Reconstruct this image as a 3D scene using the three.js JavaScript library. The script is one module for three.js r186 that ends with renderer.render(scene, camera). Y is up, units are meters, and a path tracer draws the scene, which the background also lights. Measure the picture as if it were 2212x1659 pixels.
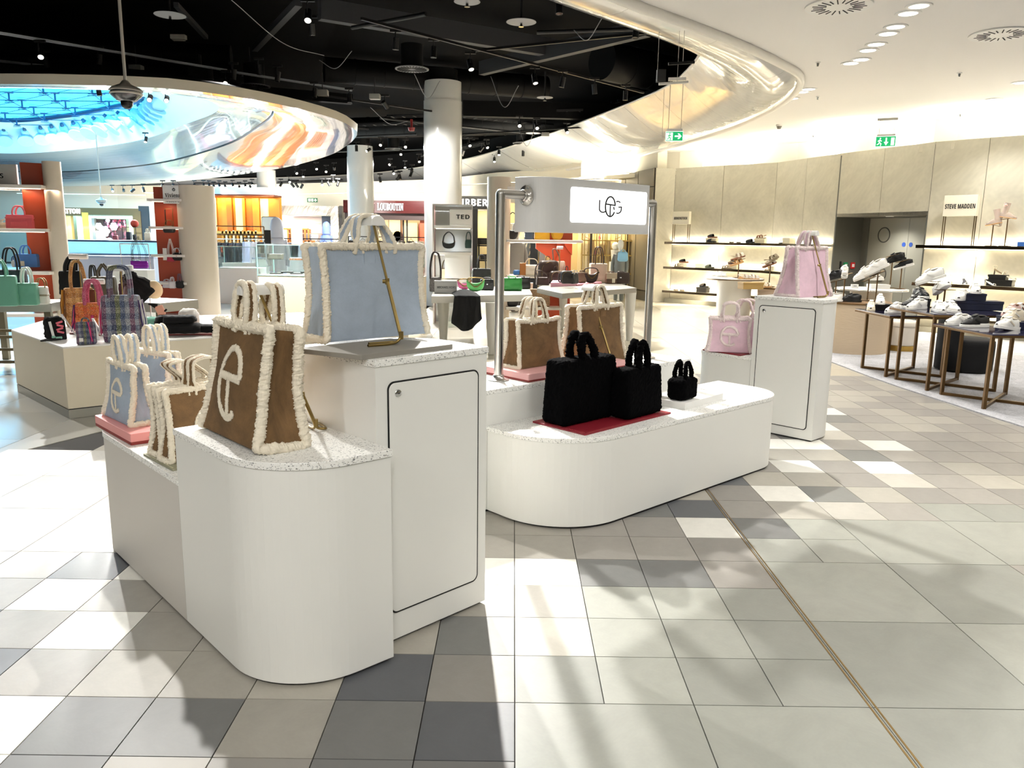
import * as THREE from 'three';
import { RoundedBoxGeometry } from 'three/addons/geometries/RoundedBoxGeometry.js';
import { mergeGeometries, mergeVertices } from 'three/addons/utils/BufferGeometryUtils.js';
import { ImprovedNoise } from 'three/addons/math/ImprovedNoise.js';
import { RectAreaLightUniformsLib } from 'three/addons/lights/RectAreaLightUniformsLib.js';
import { FontLoader } from 'three/addons/loaders/FontLoader.js';
import { TextGeometry } from 'three/addons/geometries/TextGeometry.js';

// ---------------------------------------------------------------- camera, sky, exposure
const scene = new THREE.Scene();
scene.background = new THREE.Color(0x000000);
const camera = new THREE.PerspectiveCamera(52.29, 2212 / 1659, 0.05, 200);
camera.position.set(0, 1.53, 0);
camera.rotation.order = 'YXZ';
camera.rotation.set(-0.18513, 0, 0.014);
const renderer = new THREE.WebGLRenderer({ antialias: true });
renderer.toneMapping = THREE.LinearToneMapping;
renderer.toneMappingExposure = 1.15;
renderer.shadowMap.enabled = true;
RectAreaLightUniformsLib.init();

// ---------------------------------------------------------------- light levels
const KEY = 72;            // candela of a lit track spotlight
const WARM = 0xfff4e4, NEUTRAL = 0xfffcf6, BLUE = 0x8cd6ff;
function spot([x, y, z], [tx, ty, tz], cd, angle, color = NEUTRAL, size = 2, penumbra = 0.6) {
  const l = new THREE.SpotLight(color, cd, 0, angle, penumbra, 2);
  l.position.set(x, y, z); l.target.position.set(tx, ty, tz); l.castShadow = true; l.shadow.radius = size;
  scene.add(l, l.target); return l;
}
function area([x, y, z], [tx, ty, tz], w, h, power, color) {
  const l = new THREE.RectAreaLight(color, power, w, h);
  l.position.set(x, y, z); l.lookAt(tx, ty, tz); scene.add(l); return l;
}

// ---------------------------------------------------------------- helpers
let seed = 12345;
const rnd = () => ((seed = (seed * 1664525 + 1013904223) >>> 0) / 4294967296);
const rr = (a, b) => a + (b - a) * rnd();
const noise = new ImprovedNoise();
const N = (x, y, z) => noise.noise(x, y, z);
const V3 = (x, y, z) => new THREE.Vector3(x, y, z);
const used = {};
function numbered(n) { used[n] = (used[n] ?? -1) + 1; return used[n] ? n + '_' + String(used[n]).padStart(3, '0') : n; }
function sh(o) { o.castShadow = o.receiveShadow = true; return o; }
function tag(o, label, category, group, kind) {
  o.userData = {}; if (label) o.userData.label = label; if (category) o.userData.category = category;
  if (group) o.userData.group = group; if (kind) o.userData.kind = kind; return o;
}
// a thing with parts: a Group at its base
function thing(name, label, category, [x, y, z] = [0, 0, 0], ry = 0, group) {
  const g = new THREE.Group(); g.name = numbered(name); g.position.set(x, y, z); g.rotation.y = ry;
  scene.add(g); return tag(g, label, category, group);
}
function part(parent, name, geo, mat, label) {
  const m = sh(new THREE.Mesh(Array.isArray(geo) ? merge(geo) : geo, mat)); m.name = name; parent.add(m);
  if (label) m.userData.label = label; return m;
}
// a thing that is one mesh
function solo(name, geo, mat, label, category, [x, y, z] = [0, 0, 0], ry = 0, group, kind) {
  const m = sh(new THREE.Mesh(Array.isArray(geo) ? merge(geo) : geo, mat)); m.name = numbered(name);
  m.position.set(x, y, z); m.rotation.y = ry; scene.add(m); return tag(m, label, category, group, kind);
}
function struct(name, geo, mat, parent, label) {
  const m = sh(new THREE.Mesh(Array.isArray(geo) ? merge(geo) : geo, mat)); m.name = parent ? name : numbered(name); (parent || scene).add(m);
  if (!parent) m.userData.kind = 'structure'; if (label) m.userData.label = label; return m;
}
function merge(list) {
  const flat = list.flat().map(g => { const n = g.index ? g.toNonIndexed() : g.clone(); for (const k of Object.keys(n.attributes)) if (!['position', 'normal', 'uv'].includes(k)) n.deleteAttribute(k); n.morphAttributes = {}; return n; });
  return flat.length === 1 ? flat[0] : mergeGeometries(flat);
}
function mv(g, x = 0, y = 0, z = 0, rx = 0, ry = 0, rz = 0) {
  if (rx) g.rotateX(rx); if (rz) g.rotateZ(rz); if (ry) g.rotateY(ry); g.translate(x, y, z); return g;
}
const box = (w, h, d, x = 0, y = 0, z = 0, ry = 0) => mv(new THREE.BoxGeometry(w, h, d), x, y, z, 0, ry);      // centred
const bx = (w, h, d, x = 0, y = 0, z = 0, ry = 0) => mv(new THREE.BoxGeometry(w, h, d), x, y + h / 2, z, 0, ry); // on its base
const rbx = (w, h, d, r, x = 0, y = 0, z = 0, ry = 0, s = 3) => mv(new RoundedBoxGeometry(w, h, d, s, Math.min(r, w / 2.01, h / 2.01, d / 2.01)), x, y + h / 2, z, 0, ry);
const cyl = (r0, r1, h, x = 0, y = 0, z = 0, n = 24) => mv(new THREE.CylinderGeometry(r1, r0, h, n), x, y + h / 2, z);
const ball = (r, x = 0, y = 0, z = 0, n = 16) => mv(new THREE.SphereGeometry(r, n, Math.ceil(n * .7)), x, y, z);
const lathe = (pts, n = 32) => new THREE.LatheGeometry(pts.map(p => new THREE.Vector2(...p)), n);
function tube(pts, r, seg = 0, rad = 8, closed = false, tension = 0.5) {
  const c = new THREE.CatmullRomCurve3(pts.map(p => V3(...p)), closed, 'catmullrom', tension);
  return new THREE.TubeGeometry(c, seg || pts.length * 8, r, rad, closed);
}
function rod(a, b, r, n = 10, r2 = r) {                                   // straight round bar
  const A = V3(...a), B = V3(...b), d = B.clone().sub(A), g = new THREE.CylinderGeometry(r2, r, d.length(), n);
  g.applyQuaternion(new THREE.Quaternion().setFromUnitVectors(V3(0, 1, 0), d.clone().normalize()));
  return g.translate(...A.add(B).multiplyScalar(.5).toArray());
}
function bar(a, b, w, h) {                                                // straight square bar, h is up
  const A = V3(...a), B = V3(...b), d = B.clone().sub(A), g = new THREE.BoxGeometry(w, h, d.length());
  const m = new THREE.Matrix4().lookAt(B, A, Math.abs(d.y) > .95 * d.length() ? V3(1, 0, 0) : V3(0, 1, 0));
  return g.applyMatrix4(m).translate(...A.add(B).multiplyScalar(.5).toArray());
}
// plan polygon [[x,z] or [x,z,r]...] with optional rounded corners, extruded from y0 to y1
function planShape(poly) {
  const s = new THREE.Shape(), n = poly.length;
  for (let i = 0; i < n; i++) {
    const [x, z, r] = poly[i], p = V3(x, -z, 0);
    const a = V3(poly[(i + n - 1) % n][0], -poly[(i + n - 1) % n][1], 0), b = V3(poly[(i + 1) % n][0], -poly[(i + 1) % n][1], 0);
    if (!r) { i ? s.lineTo(p.x, p.y) : s.moveTo(p.x, p.y); continue; }
    const da = a.sub(p).normalize(), db = b.sub(p).normalize(), ang = Math.acos(da.dot(db)), t = r / Math.tan(ang / 2);
    const c = da.clone().add(db).normalize().multiplyScalar(r / Math.sin(ang / 2)).add(p);
    const p0 = da.clone().multiplyScalar(t).add(p), p1 = db.clone().multiplyScalar(t).add(p);
    const a0 = Math.atan2(p0.y - c.y, p0.x - c.x); let a1 = Math.atan2(p1.y - c.y, p1.x - c.x) - a0;
    while (a1 > Math.PI) a1 -= 2 * Math.PI; while (a1 < -Math.PI) a1 += 2 * Math.PI;
    for (let k = 0; k <= 16; k++) { const q = a0 + a1 * k / 16, X = c.x + r * Math.cos(q), Y = c.y + r * Math.sin(q); (i || k) ? s.lineTo(X, Y) : s.moveTo(X, Y); }
  }
  return s;
}
function slab(poly, y0, y1, bevel = 0, hole) {
  const s = planShape(poly); if (hole) s.holes.push(planShape(hole));
  const g = new THREE.ExtrudeGeometry(s, { depth: y1 - y0 - 2 * bevel, bevelEnabled: bevel > 0, bevelThickness: bevel, bevelSize: bevel, bevelOffset: -bevel, bevelSegments: 2, curveSegments: 12 });
  return mv(g.rotateX(-Math.PI / 2), 0, y0 + bevel, 0);
}
// an x-y outline extruded d deep, centred on z
function plate(pts, d, bevel = 0, holes = []) {
  const mk = p => { const s = new THREE.Shape(); p.forEach(([x, y], i) => i ? s.lineTo(x, y) : s.moveTo(x, y)); return s; };
  const s = pts instanceof THREE.Shape ? pts : mk(pts); holes.forEach(h => s.holes.push(h instanceof THREE.Path ? h : mk(h)));
  const g = new THREE.ExtrudeGeometry(s, { depth: d - 2 * bevel, bevelEnabled: bevel > 0, bevelThickness: bevel, bevelSize: bevel, bevelOffset: -bevel, bevelSegments: 2, curveSegments: 12 });
  return g.translate(0, 0, -d / 2 + bevel);
}
function rrect(w, h, r, P = THREE.Shape) {
  const s = new P(), x = -w / 2, y = -h / 2;
  s.moveTo(x + r, y); s.lineTo(x + w - r, y); s.absarc(x + w - r, y + r, r, -Math.PI / 2, 0); s.lineTo(x + w, y + h - r); s.absarc(x + w - r, y + h - r, r, 0, Math.PI / 2);
  s.lineTo(x + r, y + h); s.absarc(x + r, y + h - r, r, Math.PI / 2, Math.PI); s.lineTo(x, y + r); s.absarc(x + r, y + r, r, Math.PI, Math.PI * 1.5); return s;
}
function grid(fn, nu, nv, close = false) {                               // fn(u,v) -> [x,y,z], u,v in 0..1
  const p = [], uv = [], ix = [];
  for (let j = 0; j <= nv; j++) for (let i = 0; i <= nu; i++) { p.push(...fn(i / nu, j / nv)); uv.push(i / nu, j / nv); }
  for (let j = 0; j < nv; j++) for (let i = 0; i < nu; i++) { const a = j * (nu + 1) + i; ix.push(a, a + 1, a + nu + 2, a, a + nu + 2, a + nu + 1); }
  const g = new THREE.BufferGeometry(); g.setAttribute('position', new THREE.Float32BufferAttribute(p, 3)); g.setAttribute('uv', new THREE.Float32BufferAttribute(uv, 2)); g.setIndex(ix); g.computeVertexNormals(); return g;
}
function uvBox(g, s = 1) {                                               // uv in metres / s, by the way each face points
  g = g.index ? g.toNonIndexed() : g; const p = g.attributes.position, n = g.attributes.normal, uv = new Float32Array(p.count * 2);
  for (let i = 0; i < p.count; i++) {
    const ax = Math.abs(n.getX(i)), ay = Math.abs(n.getY(i)), az = Math.abs(n.getZ(i)), x = p.getX(i), y = p.getY(i), z = p.getZ(i);
    const [u, v] = ay > ax && ay > az ? [x, z] : ax > az ? [z, y] : [x, y]; uv[2 * i] = u / s; uv[2 * i + 1] = v / s;
  }
  g.setAttribute('uv', new THREE.BufferAttribute(uv, 2)); return g;
}
function jitter(g, amp, freq, oct = 2) {                                 // push vertices along their normals
  g = mergeVertices((() => { const q = g.clone(); q.deleteAttribute('uv'); q.deleteAttribute('normal'); return q; })(), 1e-4); g.computeVertexNormals();
  const p = g.attributes.position, n = g.attributes.normal;
  for (let i = 0; i < p.count; i++) {
    const x = p.getX(i), y = p.getY(i), z = p.getZ(i); let d = 0, a = amp, f = freq;
    for (let o = 0; o < oct; o++) { d += a * N(x * f + 7.3, y * f - 3.1, z * f + 1.7); a *= .55; f *= 2.3; }
    p.setXYZ(i, x + n.getX(i) * d, y + n.getY(i) * d, z + n.getZ(i) * d);
  }
  g.computeVertexNormals(); g.setAttribute('uv', new THREE.Float32BufferAttribute(new Float32Array(p.count * 2), 2)); return g;
}

// ---------------------------------------------------------------- textures and materials
function tex(w, h, draw, srgb = true, rep) {
  const c = document.createElement('canvas'); c.width = w; c.height = h; draw(c.getContext('2d'), w, h);
  const t = new THREE.CanvasTexture(c); if (srgb) t.colorSpace = THREE.SRGBColorSpace; t.wrapS = t.wrapT = THREE.RepeatWrapping; if (rep) t.repeat.set(...rep); return t;
}
function noiseTex(size, fn, srgb = true) {                                // fn(u,v) -> [r,g,b] 0..255, periodic by construction of fn
  const d = new Uint8Array(size * size * 4);
  for (let j = 0; j < size; j++) for (let i = 0; i < size; i++) { const c = fn(i / size, j / size); d.set([...c, 255], (j * size + i) * 4); }
  const t = new THREE.DataTexture(d, size, size); t.magFilter = THREE.LinearFilter; t.minFilter = THREE.LinearMipmapLinearFilter; t.generateMipmaps = true; t.wrapS = t.wrapT = THREE.RepeatWrapping; if (srgb) t.colorSpace = THREE.SRGBColorSpace; t.needsUpdate = true; return t;
}
const per = (u, v, f, s) => { const a = u * 2 * Math.PI, b = v * 2 * Math.PI, R = f / (2 * Math.PI); return N(Math.cos(a) * R + s, Math.sin(a) * R + Math.cos(b) * R, Math.sin(b) * R - s); };
const clamp = v => Math.max(0, Math.min(255, v));
const std = (color, roughness = .6, o = {}) => new THREE.MeshStandardMaterial({ color, roughness, ...o });
const phy = (color, roughness, o = {}) => new THREE.MeshPhysicalMaterial({ color, roughness, ...o });
const lin = (r, g, b) => new THREE.Color().setRGB(r, g, b);
const bumpFine = noiseTex(256, (u, v) => { const k = clamp(128 + 90 * per(u, v, 40, 1) + 60 * per(u, v, 90, 5)); return [k, k, k]; }, false);
function mottled(r, g, b, amt, f = 6) { return noiseTex(256, (u, v) => { const k = 1 + amt * (per(u, v, f, 2) * .7 + per(u, v, f * 3, 4) * .4 + per(u, v, f * 12, 8) * .3); return [clamp(r * k), clamp(g * k), clamp(b * k)]; }); }
const M = {
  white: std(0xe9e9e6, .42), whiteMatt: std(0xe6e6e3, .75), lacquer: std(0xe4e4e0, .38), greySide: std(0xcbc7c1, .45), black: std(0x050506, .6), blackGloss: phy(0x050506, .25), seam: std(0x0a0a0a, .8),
  steel: std(0xc4c2be, .28, { metalness: 1 }), brass: std(0x8a7248, .32, { metalness: 1 }), bronze: std(0x6b5233, .42, { metalness: .85 }), chrome: std(0xd8d8d8, .12, { metalness: 1 }),
  glass: phy(0xfafefd, .02, { transmission: 1, thickness: 0, ior: 1.45 }), glassEdge: phy(0x8fc9c4, .1, { transmission: .5, thickness: 0 }),
  beige: std(0xd9cdbb, .6), cream: std(0xe8dfca, .5), red: std(0x8f2f16, .5), pinkRiser: std(0xe79a98, .4), pinkEdge: std(0x8a2f2b, .5), redMat: std(0x7d0f20, .5),
  ductBlack: phy(0x050506, .6, { specularIntensity: .4 }), ductGrey: std(0x121214, .6), plenum: phy(0x030304, .9, { specularIntensity: .2 }), trackBlack: std(0x0a0a0b, .45),
  lampOff: std(0x111111, .3), glow: new THREE.MeshStandardMaterial({ color: 0xffffff, emissive: 0xfff6e6, emissiveIntensity: 6 }),
  led: new THREE.MeshStandardMaterial({ color: 0xffffff, emissive: 0xfff0d0, emissiveIntensity: 4 }),
};
M.terrazzo = std(0xffffff, .35, { map: tex(1024, 1024, (c, w, h) => {
  c.fillStyle = '#eeeeeb'; c.fillRect(0, 0, w, h);
  const cols = ['#b9bab8', '#8d8f90', '#6f7173', '#a9a59c', '#cfcdc8', '#55585b'];
  for (let i = 0; i < 5200; i++) { const x = rnd() * w, y = rnd() * h, r = rr(1.2, 5.2) * (rnd() < .15 ? 1.6 : 1), a = rnd() * 6.3; c.fillStyle = cols[(rnd() * 6) | 0]; c.globalAlpha = rr(.45, .95); for (const [ox, oy] of [[0, 0], [w, 0], [0, h], [-w, 0], [0, -h]]) { c.beginPath(); for (let k = 0; k < 5; k++) { const q = a + k * 1.257 + .3 * N(i, k, 0), R = r * (k % 2 ? .6 : 1.1); c.lineTo(x + ox + R * Math.cos(q) * 1.3, y + oy + R * Math.sin(q)); } c.fill(); } }
}, true, [2, 2]) });
const suede = (r, g, b, a = .16) => phy(0xffffff, .95, { map: mottled(r, g, b, a, 5), bumpMap: bumpFine, bumpScale: .0006, sheen: .35, sheenRoughness: .6, side: THREE.DoubleSide });
const fur = (c, sheen = .6) => phy(c, 1, { sheen, sheenRoughness: .8, bumpMap: bumpFine, bumpScale: .002 });
M.tanSuede = suede(110, 84, 54, .2); M.blueSuede = suede(160, 173, 189, .06); M.pinkSuede = suede(224, 192, 207, .06);
M.creamFur = fur(0xe9e0cd); M.pinkFur = fur(0xecdcdb); M.blackFur = phy(0x030304, 1, { specularIntensity: .12, bumpMap: bumpFine, bumpScale: .002 });
const font = await new FontLoader().loadAsync('fonts/droid/droid_sans_bold.typeface.json');
const fontThin = await new FontLoader().loadAsync('fonts/droid/droid_sans_regular.typeface.json');
const fontSerif = await new FontLoader().loadAsync('fonts/droid/droid_serif_bold.typeface.json');
const ORD = ['first', 'second', 'third', 'fourth', 'fifth', 'sixth', 'seventh', 'eighth', 'ninth', 'tenth', 'eleventh', 'twelfth', 'thirteenth', 'fourteenth', 'fifteenth', 'sixteenth', 'seventeenth', 'eighteenth', 'nineteenth', 'twentieth', 'twenty-first', 'twenty-second', 'twenty-third', 'twenty-fourth', 'twenty-fifth', 'twenty-sixth', 'twenty-seventh', 'twenty-eighth', 'twenty-ninth', 'thirtieth'];
// things set in a row are told apart by their order from the left
function textFit(str, w, h, depth, f) { const g = text(str, 1, depth, f); g.computeBoundingBox(); const b = g.boundingBox; return g.scale(w / (b.max.x - b.min.x), h / (b.max.y - b.min.y), 1); }
function order(list, make) { [...list].sort((a, b) => a.position.x / -a.position.z - b.position.x / -b.position.z).forEach((o, k) => { o.userData.label = make(ORD[k] || 'last'); }); }
function text(str, size, depth = .004, f = font, stretch = 1) {           // centred on x and y, facing +z
  const g = new TextGeometry(str, { font: f, size, depth, curveSegments: 4, bevelEnabled: false }); g.computeBoundingBox(); const b = g.boundingBox;
  return g.translate(-(b.min.x + b.max.x) / 2, -(b.min.y + b.max.y) / 2, 0).scale(stretch, 1, 1);
}

// ================================================================ THE SETTING
// ---------------------------------------------------------------- floor
const floorM = std(0x2a2723, .8), carpetEdge = [[4.12, -12.2], [4.12, -9.8], [4.13, -8.9], [4.17, -8.2], [4.25, -7.45], [4.3, -6.93], [4.36, -6.46], [4.5, -5.4], [4.75, -4], [5.2, -1.5], [5.8, 4]];
const floor = struct('floor', bx(54, .2, 54, -14, -.208, -21), floorM);
const tileCol = { w: [212, 210, 204], b: [176, 172, 163], c: [157, 153, 144], t: [137, 133, 128], g: [106, 106, 105], d: [84, 86, 90], s: [141, 142, 135] };
const tileBump = noiseTex(256, (u, v) => { const k = clamp(128 + 70 * per(u, v, 60, 3) + 40 * per(u, v, 14, 6)); return [k, k, k]; }, false);
const tileMats = {};
for (const k in tileCol) tileMats[k] = [0, 1, 2].map(i => { const q = 1 + (i - 1) * .045; return std(0xffffff, .42, { map: mottled(tileCol[k][0] * q, tileCol[k][1] * q, tileCol[k][2] * (q - .004 * i), .05, 5), bumpMap: tileBump, bumpScale: .00025, roughnessMap: null }); });
// colours of the small tiles as laid: row j (0 at z = -2.378, going away) -> colours of columns i = first..
const laid = {
  '-2': [-6, 'wgctgg'], '-1': [-7, 'bwggcgd'], 0: [-7, 'dtcccdtss'], 1: [-8, 'gtwccccgbs'], 2: [-8, 'twccccccbsss'], 3: [-8, 'cdwccccwwggt'], 4: [-9, 'cbcccccccctttss'],
  5: [-9, 'btccccccccttwgs'], 6: [-1, 'cctgdtcbtss'], 7: [-1, 'ccctctwgctt'], 8: [-1, 'cttccdcctbt'], 9: [0, 'wtcbttwtwtcs'], 10: [0, 'cgtbwwccgttct'], 11: [0, 'tbwcgtwwtwtcbt'],
  12: [4, 'cwtgbtgctt'], 13: [4, 'tcgcwtgbct'], 14: [4, 'wtbctgcwbt'], 15: [4, 'ctgbgwtcwt'],
};
const GX = .024, GZ = -2.378, S = .3;
const slabStart = j => j < -2 ? 0 : j < 0 ? 0 : j < 2 ? 2 : j < 4 ? 4 : j < 6 ? 6 : 99;
const pool = 'wbcctgbctd';
const edgeX = z => { for (let k = 0; k < carpetEdge.length - 1; k++) { const [x0, z0] = carpetEdge[k], [x1, z1] = carpetEdge[k + 1]; if (z >= z0 && z <= z1) return x0 + (x1 - x0) * (z - z0) / (z1 - z0); } return 4.1; };
const stoneX = z => -3.51 + (z + 5.18) * -.446;                          // the stone floor begins left of this line
const cells = [];
for (let j = -9; j < 22; j++) for (let i = -16; i < 20; i++) {
  const x0 = GX + i * S, z0 = GZ - j * S, cx = x0 + .15, cz = z0 - .15;
  if (j >= -8 && j < 6 && i >= slabStart(j)) continue;
  if (j >= 4 && i < -6 || j > 5 && i < -4) continue;                      // plain slabs on the left
  if (cx < stoneX(cz) + .1 || cx - .15 > edgeX(cz)) continue;
  const row = laid[j]; let c = pool[(rnd() * pool.length) | 0];
  if (row && i >= row[0] && i < row[0] + row[1].length) c = row[1][i - row[0]];
  if (i > 9 && c !== 't') c = rnd() < .6 ? 'c' : 't';
  cells.push({ x: cx, z: cz, w: S, c });
}
for (let j = -8; j < 6; j += 2) for (let i = slabStart(j); i < 20; i += 2) {
  const cx = GX + (i + 1) * S, cz = GZ - (j + 1) * S;
  if (cx - .3 > edgeX(cz)) continue;
  if (i === slabStart(j) && j === 0) { for (const [a, b] of [[.15, .15], [.15, -.15]]) cells.push({ x: cx - .3 + a, z: cz + b, w: S, c: 's' }); for (const b of [.15, -.15]) cells.push({ x: cx + .15, z: cz + b, w: S, c: 's' }); continue; }
  cells.push({ x: cx, z: cz, w: 2 * S, c: rnd() < .75 ? 's' : 't' });
}
for (let j = 4; j < 30; j += 2) for (let i = -24; i < -4; i += 2) {       // plain slabs on the left, up to the stone
  const cx = GX + (i + 1) * S, cz = GZ - (j + 1) * S; if (j < 6 && i >= -6) continue;
  if (cx < stoneX(cz) + .15) continue; cells.push({ x: cx, z: cz, w: 2 * S, c: rnd() < .6 ? 'b' : 'w' });
}
cells.sort((a, b) => Math.hypot(a.x, a.z) - Math.hypot(b.x, b.z));
const tileGeo = { [S]: uvBox(bx(S - .004, .008, S - .004, 0, -.008, 0), .6), [2 * S]: uvBox(bx(2 * S - .004, .008, 2 * S - .004, 0, -.008, 0), .6) };
{
  const inView = c => { const d = -c.z - .05; return d > 1.9 && Math.abs(c.x) < d * .75 + .4; };
  const near = cells.filter(inView), shown = near.slice(0, 290), rest = cells.filter(c => !shown.includes(c));
  shown.forEach((c, n) => { const m = sh(new THREE.Mesh(tileGeo[c.w], tileMats[c.c][(n * 7 + (c.x * 31 | 0)) % 3 & 3] || tileMats[c.c][0])); m.name = n ? 'tile_' + String(n).padStart(3, '0') : 'tile'; m.position.set(c.x, 0, c.z); floor.add(m); });
  const im = sh(new THREE.InstancedMesh(new THREE.BoxGeometry(1, .008, 1).translate(0, -.004, 0), std(0xffffff, .42), rest.length + 0)); im.name = 'far_tiles'; im.userData.kind = 'stuff';
  rest.forEach((c, n) => { im.setMatrixAt(n, new THREE.Matrix4().makeScale(c.w - .004, 1, c.w - .004).setPosition(c.x, 0, c.z)); const q = tileCol[c.c]; im.setColorAt(n, new THREE.Color(`rgb(${q})`).multiplyScalar(rr(.95, 1.04))); });
  floor.add(im);
}
struct('stone_base', slab([[stoneX(2) - .03, 2], [stoneX(-9) - .03, -9], [-30, -9], [-30, 2]], -.008, -.0025), phy(0xaeaca4, .3), floor);
struct('slab_base', slab([[-4.6, -8.9], [6, -8.9], [6, -10], [-3, -10]], -.008, -.0045), phy(0xb9b4a8, .3), floor);
// grey stone aisle on the left, then pale polished stone further in, cream slabs towards the shoe wall
{
  const im = [], im2 = [], w = .9;
  for (let a = 0; a < 34; a++) for (let b = 0; b < 44; b++) {
    const x = -32 + a * w, z = 2 - b * w; if (x > stoneX(z) - .45 || z > 2) { if (!(z < -11 && x < 14)) continue; }
    im.push([x, z, z < -8.2 || x < -9 ? 1 : 0]);
  }
  for (let a = 0; a < 30; a++) for (let b = 0; b < 40; b++) { const x = -3.5 + a * w, z = -8.98 - b * w; if (x > edgeX(z) + .3 && z > -12.6 || x > 13) continue; im.push([x, z, 2]); }
  const m = sh(new THREE.InstancedMesh(new THREE.BoxGeometry(w - .004, .007, w - .004).translate(0, -.0045, 0), phy(0xffffff, .22, { bumpMap: tileBump, bumpScale: .0002 }), im.length)); m.name = 'stone_slabs'; m.userData.kind = 'stuff';
  im.forEach(([x, z, k], n) => { m.setMatrixAt(n, new THREE.Matrix4().makeTranslation(x, 0, z)); const q = rr(.92, 1.06); m.setColorAt(n, k === 1 ? new THREE.Color(0xcfd0ca).multiplyScalar(q) : k === 2 ? new THREE.Color(0xb9b2a2).multiplyScalar(q) : new THREE.Color(0xbcbab2).multiplyScalar(q)); });
  floor.add(m);
}
struct('brass_strip', [bx(.006, .004, 9, 1.214, -.002, -2.2), bx(.006, .004, 9, 1.234, -.002, -2.2)], M.brass, floor, 'twin brass movement strip let into the tiles');
const carpet = solo('carpet', uvBox(slab([...carpetEdge.map(([x, z]) => [x, z]), [12.8, 4], [11.6, -8.6], [10.1, -10.35], [8.1, -12.6], [7.15, -13.6], [6.2, -13.3], [5.5, -13.2]], -.004, .012), .5),
  std(0xffffff, .98, { map: noiseTex(512, (u, v) => { const k = 1 + .13 * per(u, v, 60, 1) + .1 * per(u, v, 20, 3) + .07 * per(u, v, 5, 6); return [clamp(176 * k), clamp(176 * k), clamp(180 * k)]; }), bumpMap: bumpFine, bumpScale: .004 }),
  'pale grey cut-pile carpet with a curved edge under the shoe tables', 'carpet');

// ---------------------------------------------------------------- open black ceiling ring, white ceiling, fascia
const outerPts = [[-5, -2.2], [-2.2, -4.4], [0, -6.6], [1.1, -7.8], [1.8, -8.5], [2.5, -9.25], [3.2, -10.1], [3.72, -10.85], [4.05, -11.9], [4.2, -13.2], [4.2, -15.1], [4, -17.1], [3.6, -19.4], [2.5, -23.3], [-.2, -29.6], [-4.5, -36], [-10, -40.3], [-17, -42.5], [-25, -42], [-32, -37.5], [-36, -28], [-34, -15], [-26, -5], [-14, -1.2]];
const innerPts = [[-5.2, -3.5], [-2.9, -5.5], [-.85, -7.85], [.2, -8.95], [.9, -9.7], [1.55, -10.4], [2.15, -11.05], [2.5, -11.5], [2.68, -12.2], [2.74, -13.2], [2.7, -14.5], [2.4, -16.0], [1.75, -18.4], [.6, -22.2], [-2, -28.9], [-6, -35], [-10.8, -38.6], [-17.2, -40.7], [-24.4, -40.3], [-30.5, -36.5], [-34.4, -28], [-32.4, -15.6], [-25.2, -6.2], [-13.8, -2.6]];
const ringCurve = (pts) => new THREE.CatmullRomCurve3(pts.map(([x, z]) => V3(x, 0, z)), true, 'catmullrom', .5);
const oc = ringCurve(outerPts), ic = ringCurve(innerPts), NP = outerPts.length;
const glossWhite = phy(0xd9d9d8, .16, { clearcoat: 1, clearcoatRoughness: .05, side: THREE.DoubleSide, bumpMap: noiseTex(256, (u, v) => { const k = clamp(128 + 110 * per(u, v, 5, 3) + 50 * per(u, v, 12, 7)); return [k, k, k]; }, false), bumpScale: .012 });
const outline = []; for (let k = 0; k < 160; k++) { const p = oc.getPoint(k / 160); outline.push([p.x, p.z]); }
const ceiling = struct('ceiling', slab([[-41, 6], [13, 6], [13, -48], [-41, -48]], 3.7, 3.95, 0, outline), std(0xebe9e5, .85));
const plenum = struct('ceiling', slab([[-42, 7], [14, 7], [14, -49], [-42, -49]], 5.2, 5.4, 0, [[-8.3, -19.2], [-8, -21.8], [-10.3, -25.3], [-14, -30], [-18.6, -33.7], [-22.4, -35.3], [-24.9, -32], [-23.9, -26.5], [-19.4, -20.7], [-13, -17.6], [-9.4, -17.6]]), M.plenum);
struct('plenum_skirt', grid((u, v) => { const p = oc.getPoint(u); return [p.x, 3.8 + v * 1.5, p.z]; }, 200, 1), new THREE.MeshStandardMaterial({ color: 0x060607, roughness: .9, side: THREE.DoubleSide }), plenum);
{
  const trim = new THREE.Group(); trim.name = 'trim_1'; trim.userData.kind = 'structure'; scene.add(trim);
  const at = (u, v) => { const a = oc.getPoint(u), b = ic.getPoint(u); const bulge = .2 + .16 * Math.exp(-Math.pow((u * NP - 8) / 2.2, 2)); return [a.x + (b.x - a.x) * v, 3.69 + .52 * v - bulge * Math.sin(Math.PI * Math.pow(v, .8)), a.z + (b.z - a.z) * v]; };
  // joints between the moulded panels, denser where they stand near
  const cuts = [0, 1, 2, 3, 4.6, 6.4, 8.2, 9.6, 10.6, 11.4, 12, 12.5, 13, 13.5, 14, 14.6, 15.2, 16, 17, 18, 19, 20, 21, 22, 23, 24];
  for (let k = 0; k < cuts.length - 1; k++) {
    const a = cuts[k] / NP, b = cuts[k + 1] / NP - .00012; const m = struct('panel', grid((u, v) => at(a + (b - a) * u, v), 22, 14), glossWhite, trim); if (k) m.name = 'panel_' + String(k).padStart(3, '0');
  }
  const lip = []; for (let k = 0; k < 220; k++) { const p = at(k / 220, 0); lip.push([p[0], p[1] - .02, p[2]]); }
  struct('rolled_lip', tube(lip, .055, 700, 8, true), std(0xe6e3dc, .35), trim);
  const lip2 = []; for (let k = 0; k < 220; k++) { const p = at(k / 220, 1); lip2.push([p[0], p[1], p[2]]); }
  struct('inner_lip', tube(lip2, .02, 700, 6, true), std(0xd8d5ce, .4), trim);
}
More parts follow.
